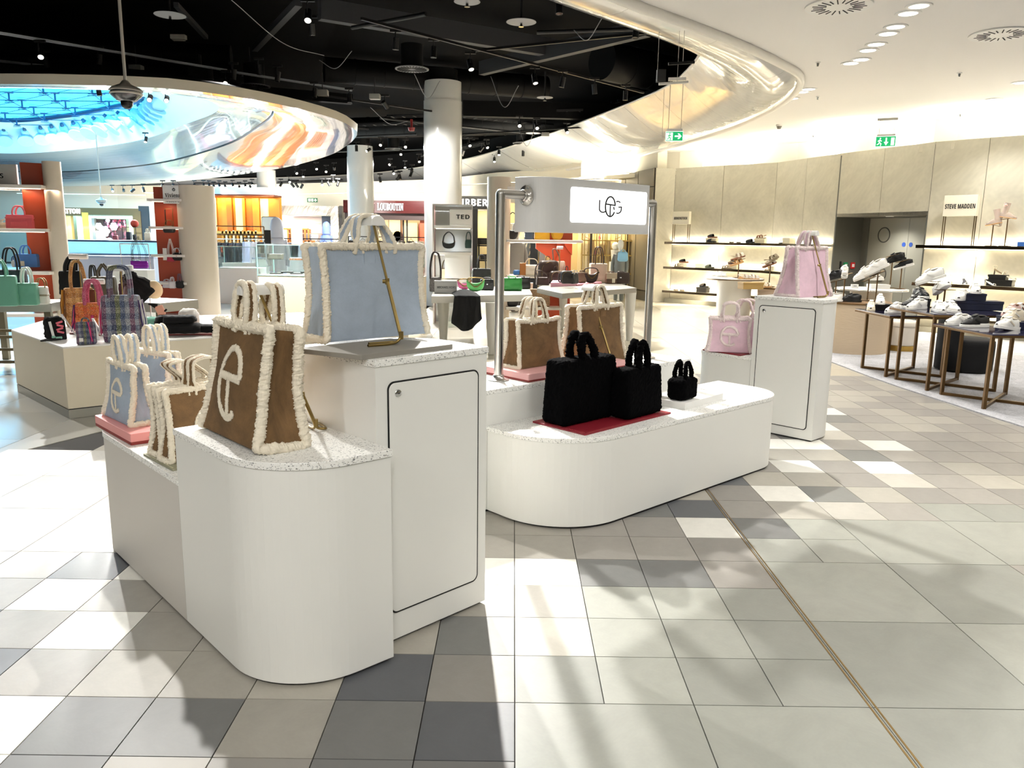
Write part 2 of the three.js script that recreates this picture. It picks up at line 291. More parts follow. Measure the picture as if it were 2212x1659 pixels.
// ---------------------------------------------------------------- the big bowl round the skylight
const rimPts = [[-9.5, -12.1], [-7.5, -11.85], [-6.1, -11.85], [-4.9, -12.1], [-3.9, -13.2], [-3.3, -14.7], [-3.2, -15.9], [-3.3, -17], [-4, -19.2], [-5.2, -22], [-7.7, -26.1], [-11.7, -30.9], [-16.5, -35.3], [-21.4, -37.8], [-26, -37], [-28, -32], [-26, -24.5], [-20.5, -17], [-14.5, -13.3]];
const grvPts = [[-5.6, -15.8], [-5.25, -17.6], [-6.8, -21], [-9, -24.8], [-13, -30.2], [-16.5, -33.6], [-20.6, -36.3], [-24.8, -35.8], [-26, -31.5], [-24.5, -25], [-19, -18.2], [-12, -14.6], [-7.5, -14.3]];
const cynPts = [[-8, -19.5], [-7.9, -21.8], [-10.2, -25.1], [-13.9, -29.7], [-18.5, -33.4], [-22.3, -35], [-24.6, -32], [-23.6, -26.5], [-19.2, -21], [-13, -18], [-9.5, -18]];
const skyPts = [[-12.5, -24.6], [-12.4, -27.3], [-15.3, -30.1], [-18.4, -32.3], [-21, -33.2], [-22.6, -30.5], [-21.5, -26.5], [-18.5, -23.4], [-15, -22.6]];
const BC = [-17, -27.6];
function polar(pts) {
  const c = ringCurve(pts), L = []; for (let k = 0; k < 720; k++) { const p = c.getPoint(k / 720); L.push([Math.atan2(p.z - BC[1], p.x - BC[0]), Math.hypot(p.x - BC[0], p.z - BC[1])]); }
  L.sort((a, b) => a[0] - b[0]); const ext = [[L[L.length - 1][0] - 2 * Math.PI, L[L.length - 1][1]], ...L, [L[0][0] + 2 * Math.PI, L[0][1]]];
  return a => { a = Math.atan2(Math.sin(a), Math.cos(a)); let lo = 0, hi = ext.length - 1; while (hi - lo > 1) { const m = (lo + hi) >> 1; ext[m][0] > a ? hi = m : lo = m; } const t = (a - ext[lo][0]) / Math.max(1e-9, ext[hi][0] - ext[lo][0]); return ext[lo][1] + (ext[hi][1] - ext[lo][1]) * t; };
}
const rimR = polar(rimPts), grvR = polar(grvPts), cynR = polar(cynPts), skyR = polar(skyPts);
const bowlAt = (a, r, y) => [BC[0] + r * Math.cos(a), y, BC[1] + r * Math.sin(a)];
{
  const bowl = new THREE.Group(); bowl.name = 'trim_2'; bowl.userData.kind = 'structure'; scene.add(bowl);
  const silver = phy(0xa9a9b2, .16, { metalness: .6, clearcoat: 1, clearcoatRoughness: .04, side: THREE.DoubleSide, bumpMap: noiseTex(256, (u, v) => { const k = clamp(128 + 110 * per(u, v * .3, 7, 3) + 60 * per(u, v, 16, 7)); return [k, k, k]; }, false), bumpScale: .02 });
  const band = (name, f0, y0, f1, y1, bulge, mat, nv = 8) => struct(name, grid((u, v) => { const a = u * 2 * Math.PI, r = f0(a) * (1 - v) + f1(a) * v, y = y0 + (y1 - y0) * v + bulge * Math.sin(Math.PI * v); return bowlAt(a, r, y); }, 260, nv), mat, bowl);
  band('outer_band', rimR, 3.6, a => grvR(a) + .1, 4.14, -.12, silver, 12);
  band('groove', a => grvR(a) + .1, 4.14, grvR, 4.22, .1, std(0x15181c, .5, { side: THREE.DoubleSide }), 2);
  band('inner_band', grvR, 4.17, cynR, 4.8, .1, silver, 12);
  band('drum_wall', cynR, 4.8, skyR, 5.9, .1, new THREE.MeshStandardMaterial({ color: 0xd8f2fa, roughness: .5, side: THREE.DoubleSide }), 8);
  band('outer_face', rimR, 3.6, a => rimR(a) + .02, 3.74, 0, std(0xcfc6b4, .5, { side: THREE.DoubleSide }), 1);
  band('back_shell', a => rimR(a) + .02, 3.74, a => cynR(a) + .6, 5.25, 0, std(0x0a0a0b, .9, { side: THREE.DoubleSide }), 1);
  // skylight: glowing blue glazing carried by a cable net with spreader plates
  const win = new THREE.Group(); win.name = 'window_1'; win.userData.kind = 'structure'; scene.add(win);
  const sky = []; for (let k = 0; k < 72; k++) { const a = k / 72 * 2 * Math.PI, r = skyR(a) + .05; sky.push([BC[0] + r * Math.cos(a), BC[1] + r * Math.sin(a)]); }
  const glazing = struct('glazing', slab(sky, 6.02, 6.06), new THREE.MeshStandardMaterial({ color: 0x66ccf0, emissive: 0x35b4f0, emissiveIntensity: 1.15 }), win, 'blue daylit glazing over the atrium');
  struct('ring_beam', grid((u, v) => { const a = u * 2 * Math.PI, r = skyR(a) + .02; return bowlAt(a, r - .1 * Math.sin(v * Math.PI), 5.86 + v * .16); }, 160, 4), std(0x123a5c, .5, { side: THREE.DoubleSide }), win);
  const net = std(0x1d5c86, .4), plates = [], cables = [];
  for (let i = -3; i <= 3; i++) for (let j = -3; j <= 3; j++) {
    const x = BC[0] + i * 1.5 + j * .5, z = BC[1] - .6 + j * 1.5; const a = Math.atan2(z - BC[1], x - BC[0]), d = Math.hypot(x - BC[0], z - BC[1]); if (d > skyR(a) - .35) continue;
    plates.push(bx(.26, .02, .04, x, 5.67, z), bx(.04, .02, .26, x, 5.67, z), cyl(.03, .03, .3, x, 5.66, z, 8), bx(.2, .03, .2, x, 5.92, z), bx(.3, .02, .03, x, 5.62, z));
    for (const [p, q] of [[1.5, 0], [.5, 1.5]]) cables.push(rod([x, 5.7, z], [x + p, 5.7, z + q], .014, 5));
    cables.push(rod([x, 5.94, z], [x + 2, 5.94, z + 1.5], .01, 5));
  }
  struct('cable_net', cables, net, win); struct('spreader_plates', plates, net, win);
  area([BC[0], 5.5, BC[1]], [BC[0], 0, BC[1]], 7, 8, 16, BLUE);
}
const bells = [];
{ // bell lamps round the drum wall
  const bell = lathe([[0, 0], [.1, 0], [.17, .03], [.18, .06], [.14, .1], [.09, .2], [.1, .3], [.075, .36], [0, .37]], 20), cap = cyl(.05, .04, .07, 0, .36, 0, 12), shade = std(0xa8dcf0, .4);
  const pl = [[4,300],[62,300],[110,299],[144,297],[172,294],[203,288],[231,283],[258,277],[283,271],[310,264],[333,257],[358,248],[380,239],[402,226],[423,217]].length;
  const spots = [-22.745,5.511,-36, -21.554,5.527,-36, -20.339,5.515,-35.6, -19.314,5.495,-35, -18.214,5.445,-34, -17.087,5.446,-33, -16.052,5.422,-32, -15.066,5.408,-31, -14.146,5.387,-30, -13.221,5.374,-29, -12.392,5.353,-28, -11.558,5.354,-27, -10.797,5.343,-26, -10.06,5.376,-25, -9.365,5.342,-24];
  for (let k = 0; k < pl; k++) {
    const x = spots[3 * k], z = spots[3 * k + 2], a = Math.atan2(z - BC[1], x - BC[0]), v = .42, r = cynR(a) * (1 - v) + skyR(a) * v - .1;
    const [px, , pz] = bowlAt(a, r, 0), t = thing('bell_lamp', 'small bell-shaped lamp on the blue wall of the skylight drum', 'lamp', [px, 5.28, pz], Math.PI / 2 - a, 'bell lamps round the skylight drum');
    t.rotation.set(.9, -a - Math.PI / 2, 0, 'YXZ'); t.scale.setScalar(1.5); bells.push(t); part(t, 'shade', bell, shade); part(t, 'cap', cap, std(0x2a5a78, .5)); part(t, 'wall_plate', mv(cyl(.2, .2, .03, 0, 0, 0, 20), 0, .1, .14, Math.PI / 2), shade);
  }
}
order(bells, o => `${o} bell lamp from the left round the blue skylight drum`);
// ---------------------------------------------------------------- columns
const colM = phy(0xdfe0de, .2, { clearcoat: 1, clearcoatRoughness: .06 });
function column(x, z, r, h, split) {
  const g = new THREE.Group(); g.name = numbered('column'); g.position.set(x, 0, z); g.userData.kind = 'structure'; g.userData.label = 'round glossy white column'; scene.add(g);
  const p = (name, geo, m) => { const k = sh(new THREE.Mesh(geo, m)); k.name = name; g.add(k); };
  p('shaft', cyl(r, r, h, 0, 0, 0, 48), colM); p('sleeve', cyl(r + .012, r + .012, split, 0, 0, 0, 48), colM); p('seam', box(.008, split, .01, r * .42, split / 2, r * .905), std(0x8b8b88, .5));
  p('neck', cyl(r * .8, r * .8, .25, 0, h, 0, 32), M.ductBlack);
}
column(-1.586, -17.8, 0.405, 4.8, 4.4);
column(-4.786, -25, 0.393, 4.224, 3.894);
column(-9.555, -31, 0.352, 3.932, 3.552);

// ---------------------------------------------------------------- walls
const plasterTex = noiseTex(512, (u, v) => { const k = 1 + .05 * per(u, v, 4, 1) + .04 * per(u, v, 11, 4) + .03 * per(u, v, 40, 9); return [clamp(200 * k), clamp(195 * k), clamp(178 * k)]; });
const plaster = std(0xffffff, .55, { map: plasterTex }), wallWhite = std(0xe9e7e0, .7), wallCream = std(0xded6c2, .7);
const greyWall = std(0x8d8b7f, .5), darkWall = std(0x5c5b53, .5);
// a run of wall from a to b (plan), its face on the a-b line, thickness going to the right of the walking direction's far side
function run(a, b, y0, y1, th, back = 1) {
  const dx = b[0] - a[0], dz = b[1] - a[1], L = Math.hypot(dx, dz), ry = -Math.atan2(dz, dx);
  return { L, ry, geo: uvBox(bx(L, y1 - y0, th, 0, 0, -th / 2 * back), 2.2).translate(L / 2, 0, 0).rotateY(ry).translate(a[0], y0, a[1]), n: [dz / L, -dx / L], d: [dx / L, dz / L] };
}
struct('wall_back', run([-41, -47.6], [13, -47.6], 0, 3.7, .3).geo, wallCream);
struct('wall_left', bx(.3, 3.7, 54, -41.1, 0, -21), wallCream);
struct('wall_right', bx(.3, 3.7, 54, 13.1, 0, -21), wallCream);
struct('wall_front', bx(54, 3.7, .3, -14, 0, 5.9), wallCream);
{ // the wall behind the far shops
  const F = [[3.5, -19.9], [2.2, -25], [-.6, -27.5], [-2.8, -31], [-7, -33.6], [-12.5, -36.4], [-19, -38.4], [-29, -40], [-40.9, -39.2]];
  const w = new THREE.Group(); w.name = 'wall_far'; w.userData.kind = 'structure'; scene.add(w);
  for (let k = 0; k < F.length - 1; k++) struct(k ? 'segment_' + String(k).padStart(3, '0') : 'segment', run(F[k + 1], F[k], 0, 3.7, .25).geo, wallCream, w);
}
// shoe department wall: plaster panels with fine joints, shelves with light under them
const A0 = [3.42, -19.6], A1 = [3.92, -19.7], A2 = [5.8, -17.9], A3 = [6.4, -15.95], B = [7.2, -13.95], C = [8.3, -12.65], D = [10.4, -10.2];
const shoeWall = new THREE.Group(); shoeWall.name = 'wall_right_shoes'; shoeWall.userData.kind = 'structure'; scene.add(shoeWall);
const shelfLine = [];   // [from, to, normal, run] of each shelved stretch
function panels(a, b, y0, y1, n, mat = plaster, name = 'panel') {
  for (let k = 0; k < n; k++) {
    const p = t => [a[0] + (b[0] - a[0]) * t, a[1] + (b[1] - a[1]) * t], g = .004 / Math.hypot(b[0] - a[0], b[1] - a[1]);
    const m = struct(name, run(p(k / n + g), p((k + 1) / n - g), y0, y1, .12).geo, mat, shoeWall);
  }
}
panels(A0, A1, 0, 3.24, 1); panels(A1, A2, 0, 3.24, 2); panels(A2, A3, 0, 3.24, 2); panels(A3, B, 2.02, 3.24, 2); panels(B, C, 0, 3.24, 2); panels(C, D, 0, 3.24, 2);
struct('core', [run([A0[0] + .1, A0[1] - .1], [A1[0] + .08, A1[1] - .13], 0, 3.2, .05).geo], darkWall, shoeWall);
// ledge on top of the panels and the bright upper wall behind it
const off = (p, q, d) => { const L = Math.hypot(q[0] - p[0], q[1] - p[1]); return [(q[1] - p[1]) / L * -d * -1, (q[0] - p[0]) / L * -d]; };
function cove(a, b, cd) {
  const { n, d, L, ry } = run(a, b, 0, 1, .1), nx = -n[0], nz = -n[1];     // n points away from the room
  const o = s => [[a[0] + n[0] * s - d[0] * .3, a[1] + n[1] * s - d[1] * .3], [b[0] + n[0] * s + d[0] * .3, b[1] + n[1] * s + d[1] * .3]];
  struct('upper_wall', run(...o(.62), 3.1, 3.72, .2).geo, wallWhite, shoeWall);
  struct('ledge', run(...o(.08), 3.1, 3.2, .7).geo, std(0xcfc9b8, .7), shoeWall);
  const m = [(a[0] + b[0]) / 2 + n[0] * .3, (a[1] + b[1]) / 2 + n[1] * .3];
  struct('led_strip', mv(bx(L, .02, .05), m[0], 3.21, m[1], 0, ry), M.led, shoeWall, 'bright LED strip lying in the cove');
  area([m[0], 3.25, m[1]], [m[0], 4, m[1]], L, .1, cd, 0xfffbe8);
}
cove([1.6, -22.6], A1, 60); cove(A1, A2, 95); cove(A2, A3, 95); cove(A3, B, 75); cove(B, C, 75); cove(C, D, 75);
const mirrorEdge = std(0x54483a, .12, { metalness: .9 }), baseM = std(0x8b8676, .5);
function shelves(a, b, ys, cd, trim0 = 0, trim1 = 0, label) {
  const { n, d, L, ry } = run(a, b, 0, 1, .1), at = (s, o) => [a[0] + d[0] * s - n[0] * o, a[1] + d[1] * s - n[1] * o];
  for (const y of ys) {
    const len = L - trim0 - trim1, c = at(trim0 + len / 2, .17), t = thing('wall_shelf', label(y), 'shelf', [c[0], y - .05, c[1]], ry);
    part(t, 'board', bx(len, .05, .34), plaster); part(t, 'mirror_edge', bx(len + .004, .054, .012, 0, -.002, .174), mirrorEdge, 'dark mirror-polished front edge');
    part(t, 'led_strip', bx(len - .04, .012, .02, 0, -.014, -.13), M.led);
    const q = at(trim0 + len / 2, .06); area([q[0], y - .075, q[1]], [q[0], y - 1, q[1]], len - .05, .05, cd, 0xfff4de);
    const w = at(trim0 + len / 2, .03); struct('uplight_strip', mv(bx(len - .04, .012, .02), w[0], y + .001, w[1], 0, ry), M.led, shoeWall); area([w[0], y + .03, w[1]], [w[0] + n[0] * .3, y + 1, w[1] + n[1] * .3], len - .05, .05, cd * .4, 0xfff4de);
  }
  struct('plinth', run(at(trim0, .24), at(L - trim1, .24), 0, .1, .24).geo, baseM, shoeWall);
  shelfLine.push({ a, d, n, L, ry });
}
const lvl = y => y > 1.2 ? 'upper' : y > .5 ? 'middle' : 'lower';
shelves(A1, A2, [.3, .88, 1.48], 60, 0, .0, y => `${lvl(y)} wall shelf of the shoe bay under the sandal-maker sign, lit from beneath`);
shelves(A2, A3, [.3, .88, 1.48], 60, 0, .0, y => `${lvl(y)} wall shelf of the angled bay behind the large pink tote`);
shelves(B, C, [.3, .86, 1.5], 60, 0, 0, y => `${lvl(y)} wall shelf right of the grey doors, lit from beneath`);
shelves(C, D, [.3, .86, 1.5], 60, 0, 0, y => `${lvl(y)} wall shelf at the right end of the shoe wall`);
{ // recess with the double doors
  const nx = .93, nz = -.37, dep = .7, A3r = [A3[0] + nx * dep + .25, A3[1] + nz * dep + .55], Br = [B[0] + nx * dep, B[1] + nz * dep];
  struct('recess_side', run([A3[0], A3[1]], [A3[0] + nx * dep, A3[1] + nz * dep], 0, 3.2, .03, -1).geo, darkWall, shoeWall);
  struct('recess_side_001', run([B[0] + nx * dep, B[1] + nz * dep], B, 0, 3.2, .03, -1).geo, darkWall, shoeWall);
  struct('recess_soffit', slab([A3, B, Br, [A3[0] + nx * dep, A3[1] + nz * dep]].map(p => [...p]), 2.02, 2.08), std(0x6a675e, .6), shoeWall);
  const L0 = [A3[0] + nx * dep, A3[1] + nz * dep], R = run(L0, Br, 0, 1, .1), fr = s => [L0[0] + R.d[0] * s, L0[1] + R.d[1] * s];
  struct('recess_back', run(L0, fr(.16), 0, 2.05, .08).geo, darkWall, shoeWall);
  const leafW = (R.L - .16) / 2, doorM = std(0x8b887c, .45);
  for (let k = 0; k < 2; k++) {
    const g = new THREE.Group(), p = fr(.16 + k * leafW); g.name = 'door_' + (k + 1); g.userData.kind = 'structure'; g.position.set(p[0], 0, p[1]); g.rotation.y = R.ry; scene.add(g);
    part(g, 'leaf', bx(leafW - .006, 2.0, .05, leafW / 2, .01, -.03), doorM); part(g, 'frame', [bx(leafW, .05, .08, leafW / 2, 2.0, -.02), bx(.05, 2.0, .08, k ? leafW - .02 : .02, 0, -.02)], darkWall);
    for (const [x, y] of k ? [[leafW * .55, 1.68], [leafW * .55, .92]] : [[leafW * .42, 1.68], [leafW * .42, .92]]) part(g, 'round_recess', mv(new THREE.TorusGeometry(.14, .012, 8, 40), x, y, -.004), std(0x3e3d37, .4), 'round pull recess in the door');
    part(g, 'fire_door_sticker', mv(cyl(.042, .042, .004, 0, 0, 0, 24), k ? .08 : leafW - .08, 1.5, -.002, Math.PI / 2), std(0x1a3f8c, .4), 'round blue fire door sticker');
  }
  { const c = [L0[0] + R.d[0] * 1.1 - R.n[0] * .45, L0[1] + R.d[1] * 1.1 - R.n[1] * .45], t = thing('downlight', 'added fill downlight in the low soffit, brightening the grey doors', 'downlight', [c[0], 2.008, c[1]]); part(t, 'trim_ring', lathe([[.05, .006], [.055, 0], [.07, 0], [.072, .011]], 24), M.white); part(t, 'lamp', cyl(.05, .05, .004, 0, .004, 0, 20), M.glow); spot([c[0], 1.99, c[1]], [c[0], 0, c[1]], 9, 1.2, NEUTRAL, 3, .9); }  // downlight added only to brighten the recess and its doors
  const sry = Math.atan2(.37, .93), wp = (s, y, o) => [A3[0] + nx * s + .37 * (o + .004), y, A3[1] + nz * s + .93 * (o + .004)];
  const nt = tex(128, 256, (c) => { c.fillStyle = '#f2f2ee'; c.fillRect(0, 0, 128, 256); c.fillStyle = '#222'; c.fillRect(50, 14, 26, 30); for (let i = 0; i < 9; i++) { c.fillStyle = '#777'; c.fillRect(14, 60 + i * 13, 60 + (i * 37) % 40, 4); } c.fillStyle = '#c42b2b'; c.fillRect(14, 196, 100, 34); });
  solo('notice', uvBoxFront(bx(.16, .34, .006), .16, .34), std(0xffffff, .5, { map: nt }), 'white printed notice with red footer on dark recess wall', 'notice', wp(.5, 1.18, .005), sry);
  const cp = (n, label, col, s) => { const t = thing(n, label, 'call point', wp(s, 1.0, .024), sry); part(t, 'box', rbx(.11, .13, .045, .01), std(col, .4)); part(t, 'face', bx(.06, .06, .006, 0, .035, .024), M.whiteMatt); };
  cp('call_point', 'green emergency door release box beside the doors', 0x0f7a4a, .33); cp('call_point', 'red fire alarm call point under the notice', 0xc01f22, .52);
  solo('card_reader', rbx(.045, .15, .04, .01), M.black, 'slim black card reader left of the green box', 'card reader', wp(.2, 1.0, .022), sry);
}
function uvBoxFront(g, w, h) { const p = g.attributes.position, uv = g.attributes.uv; for (let i = 0; i < p.count; i++) uv.setXY(i, p.getX(i) / w + .5, p.getY(i) / h); return g; }
// grey-brown panelled wall at the corridor mouth
{
  const w = new THREE.Group(); w.name = 'wall_corridor'; w.userData.kind = 'structure'; scene.add(w);
  const a = [2.3, -24.6], b = [3.4, -19.62], m = std(0x7d7668, .35), line = std(0x30291f, .3, { metalness: .6 });
  const R = run(a, b, 0, 3.24, .1), p = t => [a[0] + (b[0] - a[0]) * t, a[1] + (b[1] - a[1]) * t];
  const ts = [0, .3, .62, .8, 1], ys = [.25, 2.35, 2.8, 3.24];
  struct('backing', run(a, b, 0, 3.24, .1).geo, line, w);
  const o = q => [q[0] - R.n[0] * .03, q[1] - R.n[1] * .03];
  for (let i = 0; i < 4; i++) for (let j = 0; j < 3; j++) struct('panel', run(o(p(ts[i] + .004)), o(p(ts[i + 1] - .004)), ys[j] + .012, ys[j + 1] - .012, .03).geo, m, w);
  struct('skirting', run(o(p(0)), o(p(1)), 0, .24, .05).geo, std(0x5c564a, .4), w);
  const c = [[1.55, -23.6], [3.3, -20.6]];
}
// ---------------------------------------------------------------- lights and fittings in the white ceiling
{
  const ringG = lathe([[.084, .008], [.088, .001], [.115, 0], [.12, .004], [.12, .013]], 28);
  const disc = cyl(.086, .086, .005, 0, .005, 0, 24);
  const pts = [[3.732,-7.803], [3.753,-8.046], [3.863,-8.525], [3.911,-8.799], [3.997,-9.256], [4.03,-9.538], [4.154,-10.004], [4.118,-10.21], [4.229,-11.912], [4.215,-12.132], [4.255,-12.675], [4.233,-12.969], [4.195,-13.506], [4.185,-13.841], [7.269,-12.514], [4.128,-14.3], [4.101,-14.569], [6.868,-11.242],
    [3.2, -5.4], [3.25, -4.9], [2.6, -3.2], [2.5, -2.7], [5.4, -5.2], [5.4, -4.6], [5.8, -1.5], [2.6, 0], [0, .8], [-2.5, .8], [-5, 1.2], [2.4, 2.6], [-.4, 3], [-3.4, 3], [7.6, -7], [7.5, -10.4]];  // this row is out of view, placed to light floor and plinths
  const pair = [], behind = [];
  pts.forEach(([x, z], k) => {
    const lab = k < 8 ? 'recessed downlight in the paired row across the white ceiling' : k < 17 && k !== 14 ? 'recessed downlight in the row running behind the glossy fascia' : 'recessed round downlight in white ceiling';
    const t = thing('downlight', lab, 'downlight', [x, 3.688, z], 0, k < 8 ? 'paired downlights across the white ceiling' : k < 17 && k !== 14 ? 'downlights behind the fascia' : 'other ceiling downlights');
    (k < 8 ? pair : k < 17 && k !== 14 ? behind : []).push(t); part(t, 'trim_ring', ringG, M.white); part(t, 'lamp', disc, M.glow);
  });
  order(pair, o => `${o} from the left of the paired downlights crossing the white ceiling`); order(behind, o => `${o} from the left of the downlights behind the glossy fascia`);
  const others = scene.children.filter(o => o.userData.group === 'other ceiling downlights'); order(others, o => `${o} from the left of the scattered single downlights in the white ceiling, most out of view`);
  const lit = [[0, 1], [3, 1], [6, 1], [9, 1], [14, 1], [18, 1], [20, 1], [22, 1], [24, 1], [32, 1], [33, 1]];
  for (const [k, f] of lit) spot([pts[k][0], 3.62, pts[k][1]], [pts[k][0], 0, pts[k][1]], 14 * f, 1.05, NEUTRAL, 4, .8);
  for (const k of [25, 26, 27, 28, 29, 30, 31]) spot([pts[k][0], 3.62, pts[k][1]], [pts[k][0] - .2, .4, pts[k][1] - 2.4], 13, .95, NEUTRAL, 6, .8);  // out of view around the camera, aimed forward onto the plinth fronts
  // swirl diffusers
  const plate = cyl(.3, .3, .012, 0, 0, 0, 40);
  const blade = () => { const L = []; for (let i = 0; i < 22; i++) { const a = i / 22 * Math.PI * 2; L.push(mv(new THREE.BoxGeometry(i % 2 ? .13 : .09, .008, .01), .18, 0, 0)); L[i].rotateY(a); } return merge(L); };
  const blades = blade();
  const vent = (x, z, y, mat, lab) => { const t = thing('ceiling_diffuser', lab, 'air vent', [x, y, z]); part(t, 'plate', plate.clone(), mat); part(t, 'slots', blades, M.seam, 'ring of dark swirl slots'); return t; };
  vent(3.002,-7.838, 3.685, M.white, 'round swirl air diffuser nearest the glossy fascia'); vent(5.075,-8.754, 3.685, M.white, 'round swirl air diffuser at right of the white ceiling');
  const sm = (x, z, lab) => { const t = thing('smoke_detector', lab, 'smoke detector', [x, 3.62, z]); part(t, 'base', cyl(.06, .06, .03, 0, .05, 0, 20), M.white); part(t, 'head', cyl(.03, .05, .05, 0, 0, 0, 20), std(0x7a756c, .5)); };
  sm(4.99,-15.471, 'smoke detector on white ceiling above the exit signs');
  for (const [x, z] of [[3.704,-10.185], [4.583,-12.488], [5.721,-10.68], [7.534,-13.891], [6.147,-16.835]]) { const t = thing('sprinkler', 'tiny sprinkler head under the white ceiling', 'sprinkler', [x, 3.65, z], 0, 'sprinkler heads of the white ceiling'); part(t, 'rose', cyl(.03, .03, .012, 0, .038, 0, 16), M.white); part(t, 'head', cyl(.012, .02, .04, 0, 0, 0, 10), M.chrome); }
}
// ---------------------------------------------------------------- hanging exit signs
function exitSign(p, ry, w, arrow, label, hang) {
  const h = w * .55, t = thing('exit_sign', label, 'exit sign', p, ry);
  const im = tex(512, 256, (c) => {
    c.fillStyle = '#12a05f'; c.fillRect(0, 0, 512, 256); c.fillStyle = '#f4fff8'; c.fillRect(0, 0, 512, 10); c.fillRect(0, 246, 512, 10); c.fillRect(0, 0, 10, 256); c.fillRect(502, 0, 10, 256);
    const man = (x, s, col) => { c.strokeStyle = c.fillStyle = col; c.lineWidth = 22; c.lineCap = 'round'; c.beginPath(); c.arc(x + 8 * s, 54, 18, 0, 7); c.fill(); c.beginPath(); c.moveTo(x, 90); c.lineTo(x - 10 * s, 150); c.lineTo(x + 34 * s, 180); c.lineTo(x + 26 * s, 224); c.moveTo(x - 10 * s, 150); c.lineTo(x - 34 * s, 190); c.lineTo(x - 62 * s, 200); c.moveTo(x, 92); c.lineTo(x + 40 * s, 116); c.moveTo(x, 92); c.lineTo(x - 44 * s, 118); c.stroke(); };
    if (arrow === 'right') { c.fillStyle = '#f4fff8'; c.fillRect(20, 30, 190, 200); man(115, 1, '#12a05f'); c.fillStyle = '#f4fff8'; c.beginPath(); c.moveTo(270, 108); c.lineTo(390, 108); c.lineTo(350, 56); c.lineTo(400, 56); c.lineTo(470, 128); c.lineTo(400, 200); c.lineTo(350, 200); c.lineTo(390, 148); c.lineTo(270, 148); c.fill(); }
    else { man(110, 1, '#f4fff8'); c.fillStyle = '#f4fff8'; c.fillRect(252, 40, 34, 120); c.beginPath(); c.moveTo(210, 140); c.lineTo(328, 140); c.lineTo(269, 226); c.fill(); c.fillRect(390, 40, 84, 186); }
  });
  part(t, 'panel', uvBoxFront(bx(w, h, .02), w, h), new THREE.MeshStandardMaterial({ map: im, emissive: 0xffffff, emissiveMap: im, emissiveIntensity: .9, roughness: .4 }), 'lit green pictogram panel');
  part(t, 'header', bx(w * .9, .03, .04, 0, h, 0), M.white);
  part(t, 'hangers', [rod([-w * .36, h, 0], [-w * .36, h + hang, 0], .004, 6), rod([w * .36, h, 0], [w * .36, h + hang, 0], .004, 6)], M.steel);
  part(t, 'ceiling_plate', bx(w, .035, .06, 0, h + hang, 0), M.steel);
}
exitSign([2.046,2.779,-10.5], -.15, 0.22, 'right', 'green exit sign with running figure and right arrow, hung before the glossy fascia', .62);
exitSign([5.908,3.037,-13], -.45, 0.295, 'down', 'green exit sign with down arrow and door, hung above the shoe tables', .24);

// ================================================================ THE BRAND ISLAND IN FRONT
const U = [.735, -.678], Vd = [-.678, -.735];
const uv2 = (o, a, b) => [o[0] + a * U[0] + b * Vd[0], o[1] + a * U[1] + b * Vd[1]];
// a display plinth: laminate body on a recessed black toe, terrazzo top; base at poly's first point
function plinth(name, label, poly, h, bodyM = M.lacquer) {
  const [ox, oz] = poly[0], loc = poly.map(([x, z, r]) => [x - ox, z - oz, r]), t = thing(name, label, 'display plinth', [ox, 0, oz]);
  const cx = loc.reduce((s, p) => s + p[0], 0) / loc.length, cz = loc.reduce((s, p) => s + p[1], 0) / loc.length;
  const inset = d => loc.map(([x, z, r]) => { const L = Math.hypot(x - cx, z - cz), k = Math.max(.2, (L - d * 1.3) / L); return [cx + (x - cx) * k, cz + (z - cz) * k, r ? Math.max(.02, r - d) : 0]; });
  part(t, 'toe', slab(inset(.018), 0, .014), M.black, 'recessed black toe');
  part(t, 'body', slab(loc, .012, h - .026, .002), bodyM);
  part(t, 'top', slab(inset(-.006), h - .026, h, .0025), M.terrazzo, 'speckled white terrazzo top');
  return t;
}
// access door let into a plinth: panel, dark gap and lock; a -> b along the foot of the face, seen from the left side
function accessDoor(t, a, b, y0, y1) {
  const o = [t.position.x, t.position.z], dx = b[0] - a[0], dz = b[1] - a[1], L = Math.hypot(dx, dz), ry = -Math.atan2(dz, dx), n = [-dz / L, dx / L];
  const m = [(a[0] + b[0]) / 2 - o[0], (a[1] + b[1]) / 2 - o[1]], h = y1 - y0, put = (g, d) => mv(g, m[0] + n[0] * d, (y0 + y1) / 2, m[1] + n[1] * d, 0, ry);
  part(t, 'door_gap', put(plate(rrect(L, h, .03), .004), .001), M.seam, 'thin dark gap round the door');
  const d = part(t, 'door', put(plate(rrect(L - .012, h - .012, .026), .006, .0015), .0018), M.lacquer);
  const lk = (g, k) => mv(g, m[0] + n[0] * k - dx / L * (L / 2 - .045), y1 - .045, m[1] + n[1] * k - dz / L * (L / 2 - .045), 0, ry);
  part(d, 'lock', lk(mv(lathe([[0, .006], [.007, .006], [.009, .004], [.0135, .004], [.0145, .002], [.0145, 0]], 28), 0, 0, 0, Math.PI / 2), .0045), M.chrome, 'round chrome cam lock');
  part(d, 'keyhole', lk(box(.009, .0025, .002, 0, 0, 0), .011), M.black);
}
const PB = [-.42, -2.635];                                                // right front corner of the curved plinth
plinth('display_plinth', 'white curved plinth nearest the camera, under the large tan tote', [PB, uv2(PB, 0, .765), uv2(PB, -.463, .765), uv2(PB, -.463, 0).concat(.31)], .8);
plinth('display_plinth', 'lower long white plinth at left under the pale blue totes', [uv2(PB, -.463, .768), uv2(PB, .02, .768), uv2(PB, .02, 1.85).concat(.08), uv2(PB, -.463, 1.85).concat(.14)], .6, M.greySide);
const T0 = [-.482, -2.712], T1 = [-.103, -3.1];
